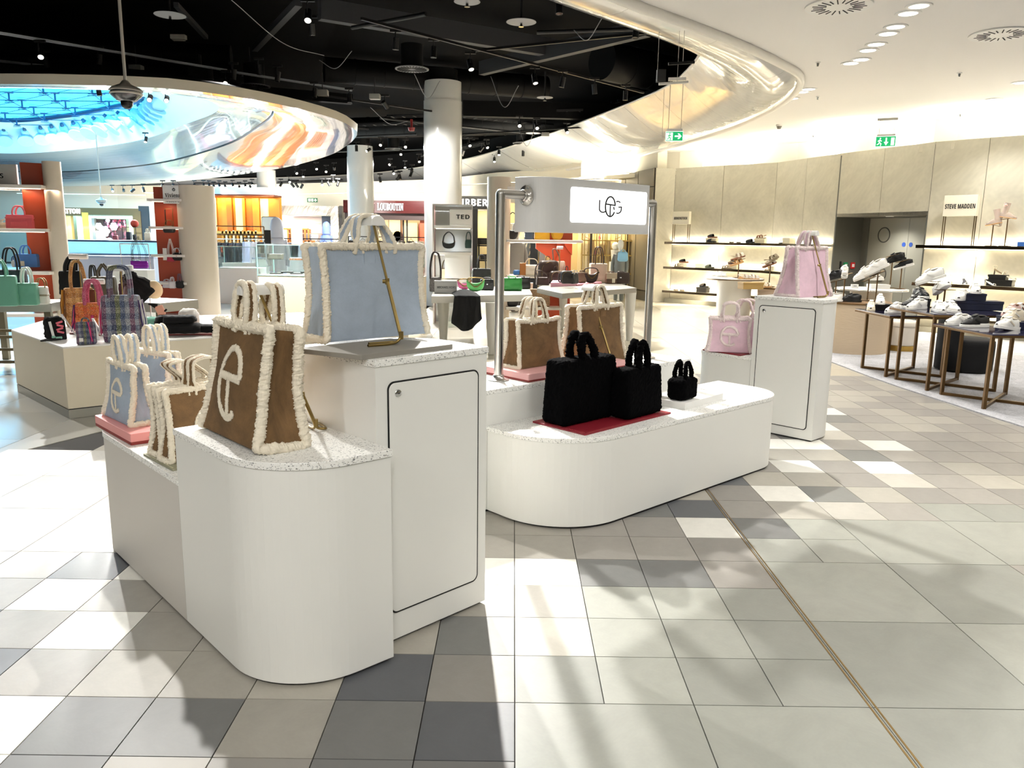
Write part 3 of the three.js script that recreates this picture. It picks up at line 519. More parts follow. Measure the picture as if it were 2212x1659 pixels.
{
  const d = [(T1[0] - T0[0]) / .542, (T1[1] - T0[1]) / .542], e = [-.716, -.698];
  const q = (a, b) => [T0[0] + d[0] * a + e[0] * b, T0[1] + d[1] * a + e[1] * b];
  const t = plinth('display_plinth', 'tall white cabinet plinth with lockable door under the large blue tote', [T0, q(.542, 0), q(.542, .5).concat(.25), q(0, .5)], 1.1);
  accessDoor(t, q(.05, 0), q(.497, 0), .12, 1.015);
}
// pedestal pair at the far end, the mirror image
const PK = [2.327, -5.885], PL = [1.94, -6.29], pd = [.6905, .7233], pe = [.735, -.678];
const qq = (a, b) => [PK[0] - pd[0] * a + pe[0] * b, PK[1] - pd[1] * a + pe[1] * b];
{
  const t = plinth('display_plinth', 'tall white cabinet plinth with lockable door under the large pink tote', [PK, qq(0, .46).concat(.3), qq(.56, .46), qq(.56, 0)], 1.1);
  accessDoor(t, qq(.52, 0), qq(.05, 0), .085, 1.03);
}
plinth('display_plinth', 'low rounded white plinth carrying the small pink tote', [qq(.563, 0), qq(.563, .46), qq(1.1, .46).concat(.3), qq(1.1, 0).concat(.16)], .6);
// the long low stadium plinth and the frame plinth behind it
const FU = [.738, -.675], FV = [-.675, -.738], FO = [-.4, -3.985], ff = (a, b) => [FO[0] + FU[0] * a + FV[0] * b, FO[1] + FU[1] * a + FV[1] * b];
plinth('display_plinth', 'long low rounded white plinth under the black fluffy bags', [ff(.36, -.003), ff(.36, -.585).concat(.42), ff(2.62, -.585).concat(.3), ff(2.62, -.003)], .5);
plinth('display_plinth', 'white plinth under the sign frame with the two tan totes', [ff(.1, 0), ff(2.255, 0), ff(2.255, .52), ff(.1, .52)], .7);
// ---------------------------------------------------------------- sign on its steel frame
{
  const p0 = [-.08, -4.55], p1 = [.955, -5.515], dx = p1[0] - p0[0], dz = p1[1] - p0[1], L = Math.hypot(dx, dz), ry = -Math.atan2(dz, dx);
  const t = thing('sign_frame', 'white lightbox sign with black monogram held between two steel posts', 'sign', [p0[0], .7, p0[1]], ry);
  const H = 1.072, R = .027, x0 = .205, x1 = 1.235, hS = .318, yS = .862;
  for (const x of [0, L]) {
    const g = part(t, 'post', [cyl(R, R, H, x, 0, 0, 28), ball(R, x, H, 0, 20)], M.steel); const f = lathe([[.03, 0], [.062, 0], [.063, .004], [.06, .008], [.034, .008], [.034, .03], [.028, .034]], 32);
    part(g, 'base_flange', f.clone().translate(x, 0, 0), M.steel);
  }
  for (const [a, b, s] of [[0, x0, 1], [L, x1, -1]]) {
    const g = part(t, 'arm', rod([a, H, 0], [b, H, 0], R * .96, 28), M.steel); const f = mv(lathe([[.03, 0], [.058, 0], [.058, .008], [.034, .01], [.034, .03], [.028, .034]], 28), 0, 0, 0, 0, 0, s * Math.PI / 2);
    part(g, 'wall_flange', f.translate(b, H, 0), M.steel); const sc = []; for (let k = 0; k < 4; k++) sc.push(mv(new THREE.SphereGeometry(.006, 8, 6), b - s * .009, H + .047 * Math.cos(k * 1.571 + .5), .047 * Math.sin(k * 1.571 + .5))); part(g, 'screws', sc, M.chrome);
  }
  const W = x1 - x0, D = .2, body = slab([[x0, -D / 2], [x1, -D / 2], [x1, D / 2], [x0, D / 2, .15]], yS, yS + hS, .003);
  part(t, 'lightbox', body, std(0xd8d8d8, .4));
  const cx = (x0 + .2 + x1) / 2 + .02, cy = yS + hS / 2 + .008;
  part(t, 'lit_panel', plate(rrect(.735, .208, .018), .008, .001).translate(cx, cy, D / 2), new THREE.MeshStandardMaterial({ color: 0xffffff, emissive: 0xffffff, emissiveIntensity: 1.1, roughness: .4 }), 'glowing white acrylic panel');
  const li = new THREE.RectAreaLight(0xffffff, 3, .72, .2); li.position.set(cx, cy, D / 2 + .02); li.rotation.y = Math.PI; t.add(li);
  // monogram: U and G with a tall oval e-T between them
  const st = (pts, w, seg = 24, closed = false) => { const g = new THREE.TubeGeometry(new THREE.CatmullRomCurve3(pts.map(([x, y]) => V3(x, y, 0)), closed), seg, w, 6, closed); return g.scale(1, 1, .35); };
  const el = (cx0, cy0, rx, ry0, a0, a1, n = 14) => { const o = []; for (let k = 0; k <= n; k++) { const a = (a0 + (a1 - a0) * k / n) * Math.PI / 180; o.push([cx0 + rx * Math.cos(a), cy0 + ry0 * Math.sin(a)]); } return o; };
  const w = .0046, lg = [st([[-.088, .04], [-.088, .0], [-.088, -.018]], w), st(el(-.06, -.018, .028, .022, 180, 320), w), st(el(0, 0, .04, .066, 12, 328, 30), w * 1.15, 60), st([[-.037, .016], [.0, .013], [.042, .01]], w * 1.1), st([[0, .012], [0, -.03], [0, -.064]], w), st(el(.062, .006, .03, .032, 50, 118), w), st(el(.062, -.012, .03, .03, 250, 360), w), st([[.068, 0], [.08, 0], [.092, .001], [.092, -.012]], w), st([[.028, .0], [.03, -.012], [.033, -.02]], w)];
  part(t, 'monogram', lg.map(g => g.scale(1.18, .92, 1).translate(cx - .005, cy, D / 2 + .006)), M.black, 'black monogram of U, G and an oval e');
}
// ---------------------------------------------------------------- trays and risers on the plinths
const tray = (name, label, cat, pts, y0, parts) => { const t = thing(name, label, cat, [pts[0][0], y0, pts[0][1]]); let y = 0; const loc = pts.map(([x, z]) => [x - pts[0][0], z - pts[0][1], .006]); for (const [n, h, m, l] of parts) { part(t, n, slab(loc, y, y + h, .0015), m, l); y += h; } return t; };
const quad = (a, b, c) => [a, b, c, [a[0] + c[0] - b[0], a[1] + c[1] - b[1]]];
tray('riser_block', 'grey leather covered slab under the large blue tote', 'display riser', quad([-.80, -2.86], [-.53, -2.71], [-.23, -3.03]), 1.1, [['slab', .018, std(0x8a867e, .6)]]);
tray('riser_block', 'coral pink riser with dark red foot under the small blue tote', 'display riser', quad([-2.03, -3.71], [-1.683, -3.352], [-1.43, -3.58]), .6, [['foot', .014, M.pinkEdge], ['block', .038, M.pinkRiser]]);
tray('riser_block', 'pale pink riser with dark red foot under the sign frame', 'display riser', quad([-.24, -4.84], [.096, -4.484], [.75, -5.1]), .7, [['foot', .012, M.pinkEdge], ['block', .036, std(0xf0b9b8, .4)]]);
tray('riser_block', 'plain white riser block under the tiny black bag', 'display riser', quad([1.07, -4.71], [1.395, -5.06], [1.19, -5.25]), .5, [['block', .042, M.white]]);
function mat(label, pts, y, m, st) {
  const t = tray('leather_mat', label, 'display mat', pts, y, [['pad', .009, m]]), o = pts[0], holes = [];
  const e = (a, b) => { const L = Math.hypot(b[0] - a[0], b[1] - a[1]), n = Math.floor(L / .012); for (let k = 1; k < n; k++) { const q = k / n; holes.push(bx(.004, .002, .004, a[0] + (b[0] - a[0]) * q - o[0], .0088, a[1] + (b[1] - a[1]) * q - o[1])); } };
  const c = [pts.reduce((s, p) => s + p[0], 0) / 4, pts.reduce((s, p) => s + p[1], 0) / 4], i = pts.map(p => [p[0] + (c[0] - p[0]) * .05, p[1] + (c[1] - p[1]) * .05]);
  e(i[0], i[1]); e(i[1], i[2]); e(i[2], i[3]); e(i[3], i[0]); part(t, 'stitching', holes, st);
}
mat('dark red stitched leather mat under the two large black bags', quad([.118, -4.32], [.392, -4.035], [.961, -4.6]), .5, M.redMat, std(0xb85a5a, .6));
mat('dark red stitched leather mat under the small pink tote', quad([1.63, -6.66], [1.87, -6.35], [2.12, -6.6]), .6, M.redMat, std(0xb85a5a, .6));
mat('sage grey stitched mat under the pair of tan totes', quad([-1.56, -3.2], [-1.34, -2.98], [-1.1, -3.2]), .6, std(0x8b8a74, .6), std(0xcfcab0, .6));

// ================================================================ SHEARLING TOTES
// a fluffy tube along a path: rings every few millimetres, pushed in and out by two scales of noise
function furTube(pts, r, step = .0032, sd = 0, closed = false, seg = 16) {
  const c = new THREE.CatmullRomCurve3(pts.map(p => V3(...p)), closed, 'catmullrom', .35), n = Math.max(8, Math.round(c.getLength() / step));
  c.arcLengthDivisions = 400; const g = new THREE.TubeGeometry(c, n, r, seg, closed), p = g.attributes.position, nn = g.attributes.normal;
  for (let i = 0; i < p.count; i++) {
    const x = p.getX(i), y = p.getY(i), z = p.getZ(i), d = r * (.2 * N(x * 60 + sd, y * 60, z * 60) + .24 * N(x * 160, y * 160 + sd, z * 160) + .42 * N(x * 380, y * 380, z * 380 + sd));
    p.setXYZ(i, x + nn.getX(i) * d, y + nn.getY(i) * d, z + nn.getZ(i) * d);
  }
  if (!closed) { const k = seg + 1, ends = [0, n]; for (const e of ends) { const q = c.getPointAt(e / n); for (let i = 0; i < k; i++) { const a = e * k + i; p.setXYZ(a, q.x + (p.getX(a) - q.x) * .2, q.y + (p.getY(a) - q.y) * .2, q.z + (p.getZ(a) - q.z) * .2); } } }
  g.computeVertexNormals(); return g;
}
// a strap along a path; side(t) gives its width direction
function ribbon(pts, w, th, side, n = 40) {
  const c = new THREE.CatmullRomCurve3(pts.map(p => V3(...p)), false, 'catmullrom', .4), P = [], idx = [], rows = [];
  for (let i = 0; i <= n; i++) { const t = i / n, p = c.getPoint(t), tan = c.getTangent(t), s = side(t).clone(); s.sub(tan.clone().multiplyScalar(s.dot(tan))).normalize(); const nr = tan.clone().cross(s).normalize(); rows.push({ p, s, nr }); for (const [a, b] of [[-1, -1], [1, -1], [1, 1], [-1, 1]]) { const q = p.clone().addScaledVector(s, a * w / 2).addScaledVector(nr, b * th / 2); P.push(q.x, q.y, q.z); } }
  for (let i = 0; i < n; i++) for (let k = 0; k < 4; k++) { const a = i * 4 + k, b = i * 4 + (k + 1) % 4; idx.push(a, b, a + 4, b, b + 4, a + 4); }
  let g = new THREE.BufferGeometry(); g.setAttribute('position', new THREE.Float32BufferAttribute(P, 3)); g.setIndex(idx); g = g.toNonIndexed(); g.computeVertexNormals(); uvBox(g, .3); g.rows = rows; return g;
}
// the e-T monogram as fluffy strokes in the unit square, scaled to w x h
function monogram(w, h, r, map, sd) {
  const e = []; for (let k = 0; k <= 34; k++) { const a = (8 + 300 * k / 34) * Math.PI / 180; e.push([Math.cos(a) * .5, Math.sin(a) * .5]); }
  const L = [e, [[-.44, .1], [-.1, .09], [.2, .085], [.5, .075]], [[0, .06], [.0, -.2], [0, -.46]]];
  return L.map((s, k) => { const g = furTube(s.map(([x, y]) => [x * w, y * h, 0]), r * (k === 1 ? 1.1 : k === 2 ? .85 : 1), .0034, sd + k, false, 14), p = g.attributes.position; for (let i = 0; i < p.count; i++) { const q = map(p.getX(i), p.getY(i)); p.setXYZ(i, q[0], q[1], q[2] + p.getZ(i) * .45); } g.computeVertexNormals(); return g; });
}
/* local frame: base centre at the origin, +z is the logo side. o: w h d dt wt(top width factor) r (trim) hd {span, h, w, lean, fold} bulge */
function tote(name, label, mats, o, pos, ry, tilt = 0) {
  const t = thing(name, label, 'handbag', pos, ry); t.rotation.set(tilt, ry, 0, 'YXZ');
  const { w, h, d, dt = d * .35, r = .014, sd = 0 } = o, wt = o.wt ?? .97, bl = o.bulge ?? .012, flare = o.flare ?? .012;
  const pan = (s) => (u, v) => {                                         // u across, v up
    const a = 2 * u - 1, hw = w / 2 * (1 + (wt - 1) * v) + flare * Math.pow(1 - v, 3) * .8 - .01 * Math.sin(v * Math.PI);
    const z = s * ((d / 2) * (1 - v) + (dt / 2) * v + bl * Math.sin(Math.PI * v) * (1 - a * a) - .01 * Math.sin(Math.PI * v) * a * a) + .006 * N(a * 2 + sd, v * 3, s * 4) * Math.sin(Math.PI * v);
    return [a * hw, v * h - (o.sag ?? 0) * Math.sin(u * Math.PI) * v * v * .5, z];
  };
  part(t, 'front_panel', grid(pan(1), 24, 24), mats.skin); part(t, 'back_panel', grid(pan(-1), 24, 24), mats.skin);
  for (const s of [-1, 1]) {
    const F = pan(1), B = pan(-1), u = s > 0 ? 1 : 0, pinch = o.pinch ?? .5;
    part(t, 'gusset', grid((q, v) => { const a = F(u, v), b = B(u, v), m = Math.sin(Math.PI * q), cr = .6 * Math.pow(1 - Math.abs(2 * q - 1), .75) + .4 * m; const inn = cr * pinch * Math.min(.1, d * .5) * (1.15 * Math.pow(v, .8) - .12 * (1 - v)) + .012 * N(q * 3 + sd, v * 4, s) * m; return [a[0] + (b[0] - a[0]) * q - s * inn, a[1] + (b[1] - a[1]) * q, a[2] + (b[2] - a[2]) * q]; }, 14, 22), mats.skin);
  }
  part(t, 'base', bx(w * 1.01, .006, d, 0, .002, 0), mats.skin);
  // trim: one loop down each side edge, under the gusset, up the other side and along both rims
  const F = pan(1), B = pan(-1), loop = [], K = 9;
  for (let k = 0; k < K; k++) loop.push(F(0, 1 - k / (K - 1) * .97)); loop.push([F(0, 0)[0] - .006, r * .55, d * .2], [F(0, 0)[0] - .006, r * .55, -d * .2]);
  for (let k = 0; k < K; k++) loop.push(B(0, .03 + k / (K - 1) * .97)); for (let k = 1; k < 6; k++) loop.push(B(k / 6, 1));
  for (let k = 0; k < K; k++) loop.push(B(1, 1 - k / (K - 1) * .97)); loop.push([F(1, 0)[0] + .006, r * .55, -d * .2], [F(1, 0)[0] + .006, r * .55, d * .2]);
  for (let k = 0; k < K; k++) loop.push(F(1, .03 + k / (K - 1) * .97)); for (let k = 5; k > 0; k--) loop.push(F(k / 6, 1));
  loop.forEach(p => p[1] = Math.max(p[1], r * .55));
  part(t, 'shearling_trim', furTube(loop, r, .0032, sd, true), mats.fur);
  // handles
  const H = o.hd ?? {}, hh = H.h ?? .13, sp = H.span ?? w * .3, hw = H.w ?? .034, leanX = H.lx ?? 0, topZ = H.tz ?? .0, narrow = H.top ?? .55;
  for (const s of [-1, 1]) {
    const z0 = s * (dt / 2 - .002), zt = H.split ? s * H.split : s * .02 + topZ, hx = H.sx?.[s < 0 ? 0 : 1] ?? 0, sc = H.sh?.[s < 0 ? 0 : 1] ?? 1, k = hh * sc;
    const pts = [[-sp / 2, h - .03, z0 + s * .004], [-sp / 2, h + .02, z0], [-sp / 2 * .95 + hx * .3, h + k * .45, (z0 + zt) / 2], [-sp / 2 * narrow + hx + leanX, h + k * .88, zt], [hx + leanX, h + k, zt], [sp / 2 * narrow + hx + leanX, h + k * .88, zt], [sp / 2 * .95 + hx * .3, h + k * .45, (z0 + zt) / 2], [sp / 2, h + .02, z0], [sp / 2, h - .03, z0 + s * .004]];
    const rb = ribbon(pts, hw, .007, q => { const e = Math.min(1, Math.sin(Math.PI * q) * 1.6); return V3((1 - e) * (q < .5 ? 1 : -1), 0, e * 1 * (1)).normalize(); }, 44);
    const st = part(t, 'handle', rb, mats.skin); const fr = [];
    for (const q of [-1, 1]) fr.push(furTube(rb.rows.filter((_, i) => i % 4 === 0).map(({ p, s: sv }) => p.clone().addScaledVector(sv, q * hw / 2).toArray()), H.r ?? .008, .0034, sd + q * 3 + s, false, 10));
    part(st, 'handle_trim', fr, mats.fur);
  }
  const on = (x, y, off = .004) => { const u = x / w + .5, v = y / h, p = F(u, v); return [p[0], p[1], p[2] + off]; };
  if (o.logo) { const { w: lw, h: lh, y, r: lr } = o.logo; part(t, 'fluffy_monogram', monogram(lw, lh, lr, (x, yy) => on(x, y + yy, .002), sd + 20), mats.fur); }
  if (o.patch) { const p = pan(-1)(.5 + (o.patch.x ?? 0), o.patch.y ?? .86); part(t, 'embossed_patch', [plate(rrect(.05, .045, .005), .003, .001), mv(plate(rrect(.056, .051, .006), .002, 0, [rrect(.046, .041, .005, THREE.Path)]), 0, 0, -.001)].map(g => mv(g, p[0], p[1], p[2] - .0012)), mats.skin, 'small embossed square patch'); }
  return t;
}
const TAN = { skin: M.tanSuede, fur: M.creamFur }, BLU = { skin: M.blueSuede, fur: M.creamFur }, PNK = { skin: M.pinkSuede, fur: M.pinkFur };
// bag stand: brass post rising at a slant from a bent foot, half-round white saddle on top
function bagStand(label, foot, top, axis, saddleLen = .1, knobAt = .55, footDir = [1, 0], back = false) {
  const t = thing('bag_stand', label, 'bag stand', foot), q = [top[0] - foot[0], top[1] - foot[1], top[2] - foot[2]], r = .0052, lerp = (a) => [q[0] * a, .02 + (q[1] - .02) * a, q[2] * a];
  part(t, 'lower_tube', rod([0, .025, 0], lerp(knobAt), r * 1.35, 14), M.bronzeStand); part(t, 'upper_tube', rod(lerp(knobAt), q, r, 14), M.bronzeStand);
  const [fx, fz] = footDir, px = -fz, pz = fx, L = .15;
  part(t, 'foot', [tube([[0, .03, 0], [fx * .02, .012, fz * .02], [fx * .06, .0055, fz * .06], [fx * L, .0055, fz * L]], .0055, 24, 8), tube([[0, .03, 0], [px * .012 + fx * .01, .012, pz * .012 + fz * .01], [px * .045 + fx * .02, .0055, pz * .045 + fz * .02], [px * .05 + fx * L * .8, .0055, pz * .05 + fz * L * .8]], .0055, 24, 8), rod([0, .02, 0], [0, .05, 0], .009, 14)], M.bronzeStand);
  const k = lerp(knobAt * .98); part(t, 'knob', [mv(cyl(.008, .008, .012, 0, -.006, 0, 14), k[0] - .012, k[1], k[2], 0, 0, Math.PI / 2), rod([k[0], k[1] - .012, k[2]], [k[0], k[1] + .012, k[2]], .0085, 14)], M.bronzeStand);
  
  const sol = new THREE.Shape(); sol.moveTo(-.034, -.006); sol.lineTo(.034, -.006); sol.absarc(0, 0, .034, 0, Math.PI, false);
  part(t, 'saddle', mv(plate(sol, saddleLen, .003), q[0], q[1] - .003, q[2], 0, Math.atan2(axis[0], axis[1])), M.white); return t;
}
M.bronzeStand = std(0x9c8653, .3, { metalness: .95 });
// directions: ry turns local +z; logo side normal (sin ry, cos ry)
const RYL = Math.atan2(-.735, .678), RYR = Math.atan2(.69, .72);           // towards left-front; towards right-front
// 1 large tan tote on the curved plinth, leaning back on its stand
{
  const c = [-.945, -2.765];
  tote('shearling_tote', 'large tan suede tote with cream shearling edges and fluffy monogram on the nearest plinth', TAN, { w: .45, h: .405, d: .18, dt: .11, r: .018, sd: 1, wt: .93, flare: .022, pinch: .45, bulge: .022, logo: { w: .165, h: .25, y: .2, r: .0125 }, hd: { span: .11, h: .15, w: .03, r: .0105, split: .05, top: .62 } }, [c[0], .803, c[1]], RYL, -.1);
  bagStand('brass bag stand behind the large tan tote', [-.735, .8, -2.86], [-.915, 1.325, -2.83], [.735, -.678], .165, .25, [-.55, -.83]);
}
// 2 large blue tote on the tall cabinet: its plain back towards us
{
  const c = [-.60, -3.225];
  tote('shearling_tote', 'large pale blue suede tote with cream shearling edges on the tall cabinet', BLU, { w: .47, h: .365, d: .17, dt: .13, r: .0145, sd: 2, wt: 1.0, flare: .012, pinch: .3, bulge: .014, patch: { x: .06 }, hd: { span: .15, h: .125, w: .042, r: .0085, split: .022, top: .62 } }, [c[0], 1.12, c[1]], RYR + Math.PI, .02);
  bagStand('brass bag stand rising in front of the large blue tote', [-.43, 1.118, -3.0], [-.565, 1.578, -3.2], [.69, .72], .075, .5, [-.75, .6]);
}
// 3, 4 small blue totes on the coral riser
const small = { w: .33, h: .265, d: .125, dt: .05, r: .014, wt: .96, flare: .012, pinch: .4 };
tote('shearling_tote', 'small pale blue suede tote with fluffy monogram on the coral pink riser', BLU, { ...small, sd: 3, logo: { w: .13, h: .15, y: .12, r: .0085 }, hd: { span: .1, h: .135, w: .026, r: .0085, split: .03, top: .6 } }, [-1.82, .654, -3.64], RYL + .05);
tote('shearling_tote', 'small pale blue suede tote standing behind its twin at left', BLU, { ...small, h: .315, sd: 4, hd: { span: .1, h: .14, w: .026, r: .0085, split: .03, top: .6 } }, [-1.86, .602, -4.04], RYL + .2);
// 5, 6 a pair of tan totes tucked behind the curved plinth
tote('shearling_tote', 'tan suede tote with monogram, nearer of the pair behind the curved plinth', TAN, { w: .36, h: .29, d: .1, dt: .05, r: .0125, sd: 5, wt: 1, flare: .004, pinch: .5, logo: { w: .14, h: .16, y: .13, r: .009 }, hd: { span: .13, h: .125, w: .03, r: .006, split: .022, top: .85 } }, [-1.295, .61, -3.225], RYR + .12);
tote('shearling_tote', 'tan suede tote, farther of the pair behind the curved plinth', TAN, { w: .36, h: .29, d: .1, dt: .045, r: .0125, sd: 6, wt: 1, flare: .004, pinch: .5, hd: { span: .12, h: .1, w: .026, r: .006, split: .022, top: .8, sx: [-.07, -.07] } }, [-1.375, .61, -3.315], RYR + .12);
// 7, 8 tan totes under the sign
tote('shearling_tote', 'medium tan suede tote on the pale pink riser under the sign', TAN, { w: .38, h: .285, d: .17, dt: .1, r: .013, sd: 7, wt: .97, flare: .016, pinch: .35, sag: .02, patch: { x: -.02 }, hd: { span: .12, h: .13, w: .028, r: .0085, split: .035, top: .65 } }, [.125, .75, -4.845], RYR + Math.PI + .02);
tote('shearling_tote', 'large tan suede tote with a brass stand, right of the medium one under the sign', TAN, { w: .49, h: .385, d: .19, dt: .1, r: .0145, sd: 8, wt: .93, flare: .014, pinch: .4, patch: { x: -.02 }, hd: { span: .12, h: .135, w: .03, r: .01, split: .03, top: .62 } }, [.545, .705, -5.23], RYR + Math.PI + .05);
bagStand('brass bag stand in front of the large tan tote under the sign', [.66, .7, -5.07], [.51, 1.2, -5.22], [.69, .72], .1, .5, [-.75, .6]);
// 12, 13, 14 pink totes
tote('shearling_tote', 'small pink suede tote with fluffy monogram on the dark red mat', PNK, { w: .33, h: .275, d: .16, dt: .1, r: .0135, sd: 12, wt: .97, flare: .01, pinch: .5, logo: { w: .15, h: .155, y: .135, r: .0105 }, hd: { span: .13, h: .135, w: .028, r: .0095, split: .045, top: .8 } }, [1.825, .611, -6.565], RYL + .62);
tote('shearling_tote', 'pink suede tote half hidden between its small twin and the cabinet', PNK, { w: .33, h: .27, d: .14, dt: .08, r: .0135, sd: 13, wt: .97, pinch: .5, hd: { span: .13, h: .16, w: .028, r: .0095, split: .03, top: .8, sx: [.03, -.02] } }, [2.01, .602, -6.78], RYL + .62);
tote('shearling_tote', 'large pink suede tote on the tall cabinet by the shoe tables', PNK, { w: .4, h: .38, d: .22, dt: .09, r: .0145, sd: 14, wt: .9, flare: .01, pinch: .75, hd: { span: .12, h: .13, w: .034, r: .009, split: .02, top: .55 } }, [2.335, 1.1, -6.33], .56 + Math.PI);
bagStand('brass bag stand in front of the large pink tote', [2.475, 1.1, -6.19], [2.355, 1.585, -6.3], [.69, .72], .09, .5, [-.75, .6]);

// ---------------------------------------------------------------- black curly bags
function curlyBag(label, w, h, d, hh, pos, ry, o = {}) {
  const t = thing('curly_bag', label, 'handbag', pos, ry), rad = o.rad ?? .03, seg = o.seg ?? 30;
  let g = new RoundedBoxGeometry(w, h, d, 6, rad); g = (() => { const b = new THREE.BoxGeometry(w, h, d, Math.round(w / .007), Math.round(h / .007), Math.round(d / .007)), p = b.attributes.position; const R = rad; for (let i = 0; i < p.count; i++) { let x = p.getX(i), y = p.getY(i), z = p.getZ(i); const cx = Math.max(-w / 2 + R, Math.min(w / 2 - R, x)), cy = Math.max(-h / 2 + R, Math.min(h / 2 - R, y)), cz = Math.max(-d / 2 + R, Math.min(d / 2 - R, z)); const v = V3(x - cx, y - cy, z - cz); if (v.length() > 0) v.setLength(Math.min(R, v.length())); x = cx + v.x; y = cy + v.y; z = cz + v.z; const k = y / h + .5, f = 1 + (o.taper ?? -.1) * k; p.setXYZ(i, x * (1 + (o.tx ?? -.03) * k), y, z * f); } return b; })();
  part(t, 'body', jitter(g.translate(0, h / 2 + .004, 0), .0055, 85, 3), M.blackFur);
  for (const s of [-1, 1]) { const zt = s * d * (o.dz ?? .24), sp = o.span ?? w * .36, l = o.lean ?? 0; part(t, 'handle', furTube([[-sp / 2, h - .02, zt], [-sp / 2 + l * .3, h + hh * .35, zt], [-sp * .28 + l, h + hh * .85, zt * .8], [l * 1.1, h + hh, zt * .75], [sp * .28 + l, h + hh * .85, zt * .8], [sp / 2 + l * .3, h + hh * .35, zt], [sp / 2, h - .02, zt]], o.hr ?? .019, .006, s + w * 10, false, 12), M.blackFur); }
  return t;
}
curlyBag('large black curly tote on the dark red mat, left of the pair', .47, .36, .19, .13, [.395, .509, -4.385], RYR, { lean: -.02, span: .1, hr: .023, taper: -.25 });
curlyBag('medium black curly tote on the dark red mat, right of the pair', .36, .29, .15, .14, [.735, .509, -4.52], RYR + .04, { span: .085, hr: .02, taper: -.25 });
curlyBag('tiny black curly handbag alone on the white riser', .18, .135, .13, .1, [1.075, .542, -4.85], RYR + .05, { span: .07, hr: .014, rad: .03, taper: .0, tx: .0, dz: .3 });

// ================================================================ SHOE DEPARTMENT
const leather = { white: std(0xeeede8, .5), cream: std(0xe3d8c2, .6), black: std(0x0d0d0f, .5), pinkish: std(0xe5c3bb, .6), taupe: std(0x8f8068, .7), green: std(0x4a4f42, .8), brown: std(0x7c4a2c, .6), tan: std(0xc79a63, .6), navy: std(0x141c38, .45), goldBox: std(0xa98a52, .6), pale: std(0xefe6cf, .6), blue: std(0x2d62b5, .5), clear: phy(0xeee3dc, .1, { transmission: .6, thickness: 0 }) };
const footShape = (L, w) => { const s = new THREE.Shape(); s.moveTo(-L / 2, 0); s.bezierCurveTo(-L / 2, w * .42, -L * .36, w * .44, -L * .1, w * .36); s.bezierCurveTo(L * .1, w * .34, L * .2, w * .56, L * .36, w * .42); s.bezierCurveTo(L * .5, w * .28, L * .5, -w * .2, L * .38, -w * .36); s.bezierCurveTo(L * .2, -w * .52, L * .1, -w * .4, -L * .1, -w * .38); s.bezierCurveTo(-L * .36, -w * .44, -L / 2, -w * .42, -L / 2, 0); return s; };
const soleGeo = (L, w, h, y = 0) => mv(new THREE.ExtrudeGeometry(footShape(L, w), { depth: h - .006, bevelEnabled: true, bevelThickness: .003, bevelSize: .003, bevelSegments: 2, curveSegments: 10 }).rotateX(-Math.PI / 2), 0, y + .003, 0);
const lerpT = (T, s) => { for (let k = 0; k < T.length - 1; k++) if (s <= T[k + 1][0]) { const q = (s - T[k][0]) / (T[k + 1][0] - T[k][0]), e = q * q * (3 - 2 * q); return T[k].map((v, i) => v + (T[k + 1][i] - v) * e); } return T[T.length - 1]; };
const UP = [[0, .015, .06], [.06, .034, .082], [.16, .04, .088], [.34, .038, .078], [.46, .039, .092], [.6, .044, .078], [.76, .047, .052], [.9, .036, .04], [1, .012, .02]];
const upperGeo = grid((u, v) => { const [, w, h] = lerpT(UP, v), a = Math.PI * (1 - u), c = Math.cos(a), q = Math.sin(a); return [-.138 + .276 * v, .022 + (h) * Math.pow(Math.max(0, q), .72) * (v > .1 && v < .42 ? .96 : 1), -w * Math.sign(c) * Math.pow(Math.abs(c), .8)]; }, 18, 26);
const collarGeo = mv(new THREE.SphereGeometry(.5, 14, 8).scale(.088, .018, .05), -.064, .106, 0), toungeGeo = mv(rbx(.055, .01, .042, .004), .0, .108, 0, 0, 0, -.32);
const laceGeo = merge([0, 1, 2, 3].map(k => mv(rbx(.007, .005, .044, .002), .018 + k * .02, .1035 - k * .0115, 0, 0, 0, 0, 2)));
const chunky = merge([soleGeo(.3, .104, .028), mv(box(.1, .014, .08), -.08, .032, 0), mv(box(.07, .01, .084), .05, .03, 0)]);
const sneakerSole = soleGeo(.295, .1, .026), heelTab = mv(rbx(.012, .05, .05, .005), -.134, .045, 0), stripes = [-1, 1].map(s => mv(box(.075, .012, .004), -.005, .062, s * .0425, 0, 0, .5));
function sneaker(label, p, ry, { upper = leather.white, sole = leather.white, accent = leather.white, laces = leather.white, big, pitch = 0, roll = 0, s = 1 } = {}, group) {
  const t = thing('sneaker', label, 'shoe', p, ry, group); t.rotation.set(0, ry, pitch, 'YXZ'); t.scale.setScalar(s);
  part(t, 'sole', big ? chunky : sneakerSole, sole); part(t, 'upper', upperGeo, upper); part(t, 'collar_lining', collarGeo, accent === leather.white ? std(0xcfcac0, .8) : accent); part(t, 'tongue', toungeGeo, upper); part(t, 'laces', laceGeo, laces); part(t, 'heel_tab', heelTab, accent); for (const g of stripes) part(t, 'side_stripe', g, accent); return t;
}
const muleUpper = grid((u, v) => { const a = Math.PI * (1 - u), w = .046 * (1 - .55 * Math.pow(v, 3)), h = .07 * (1 - .55 * v * v); return [-.02 + .155 * v, .024 + h * Math.sin(a), -w * Math.cos(a)]; }, 14, 12);
const band = (x, w, h, wd) => grid((u, v) => { const a = Math.PI * (1 - u); return [x + (v - .5) * w, .02 + h * Math.sin(a), -wd * Math.cos(a)]; }, 14, 2);
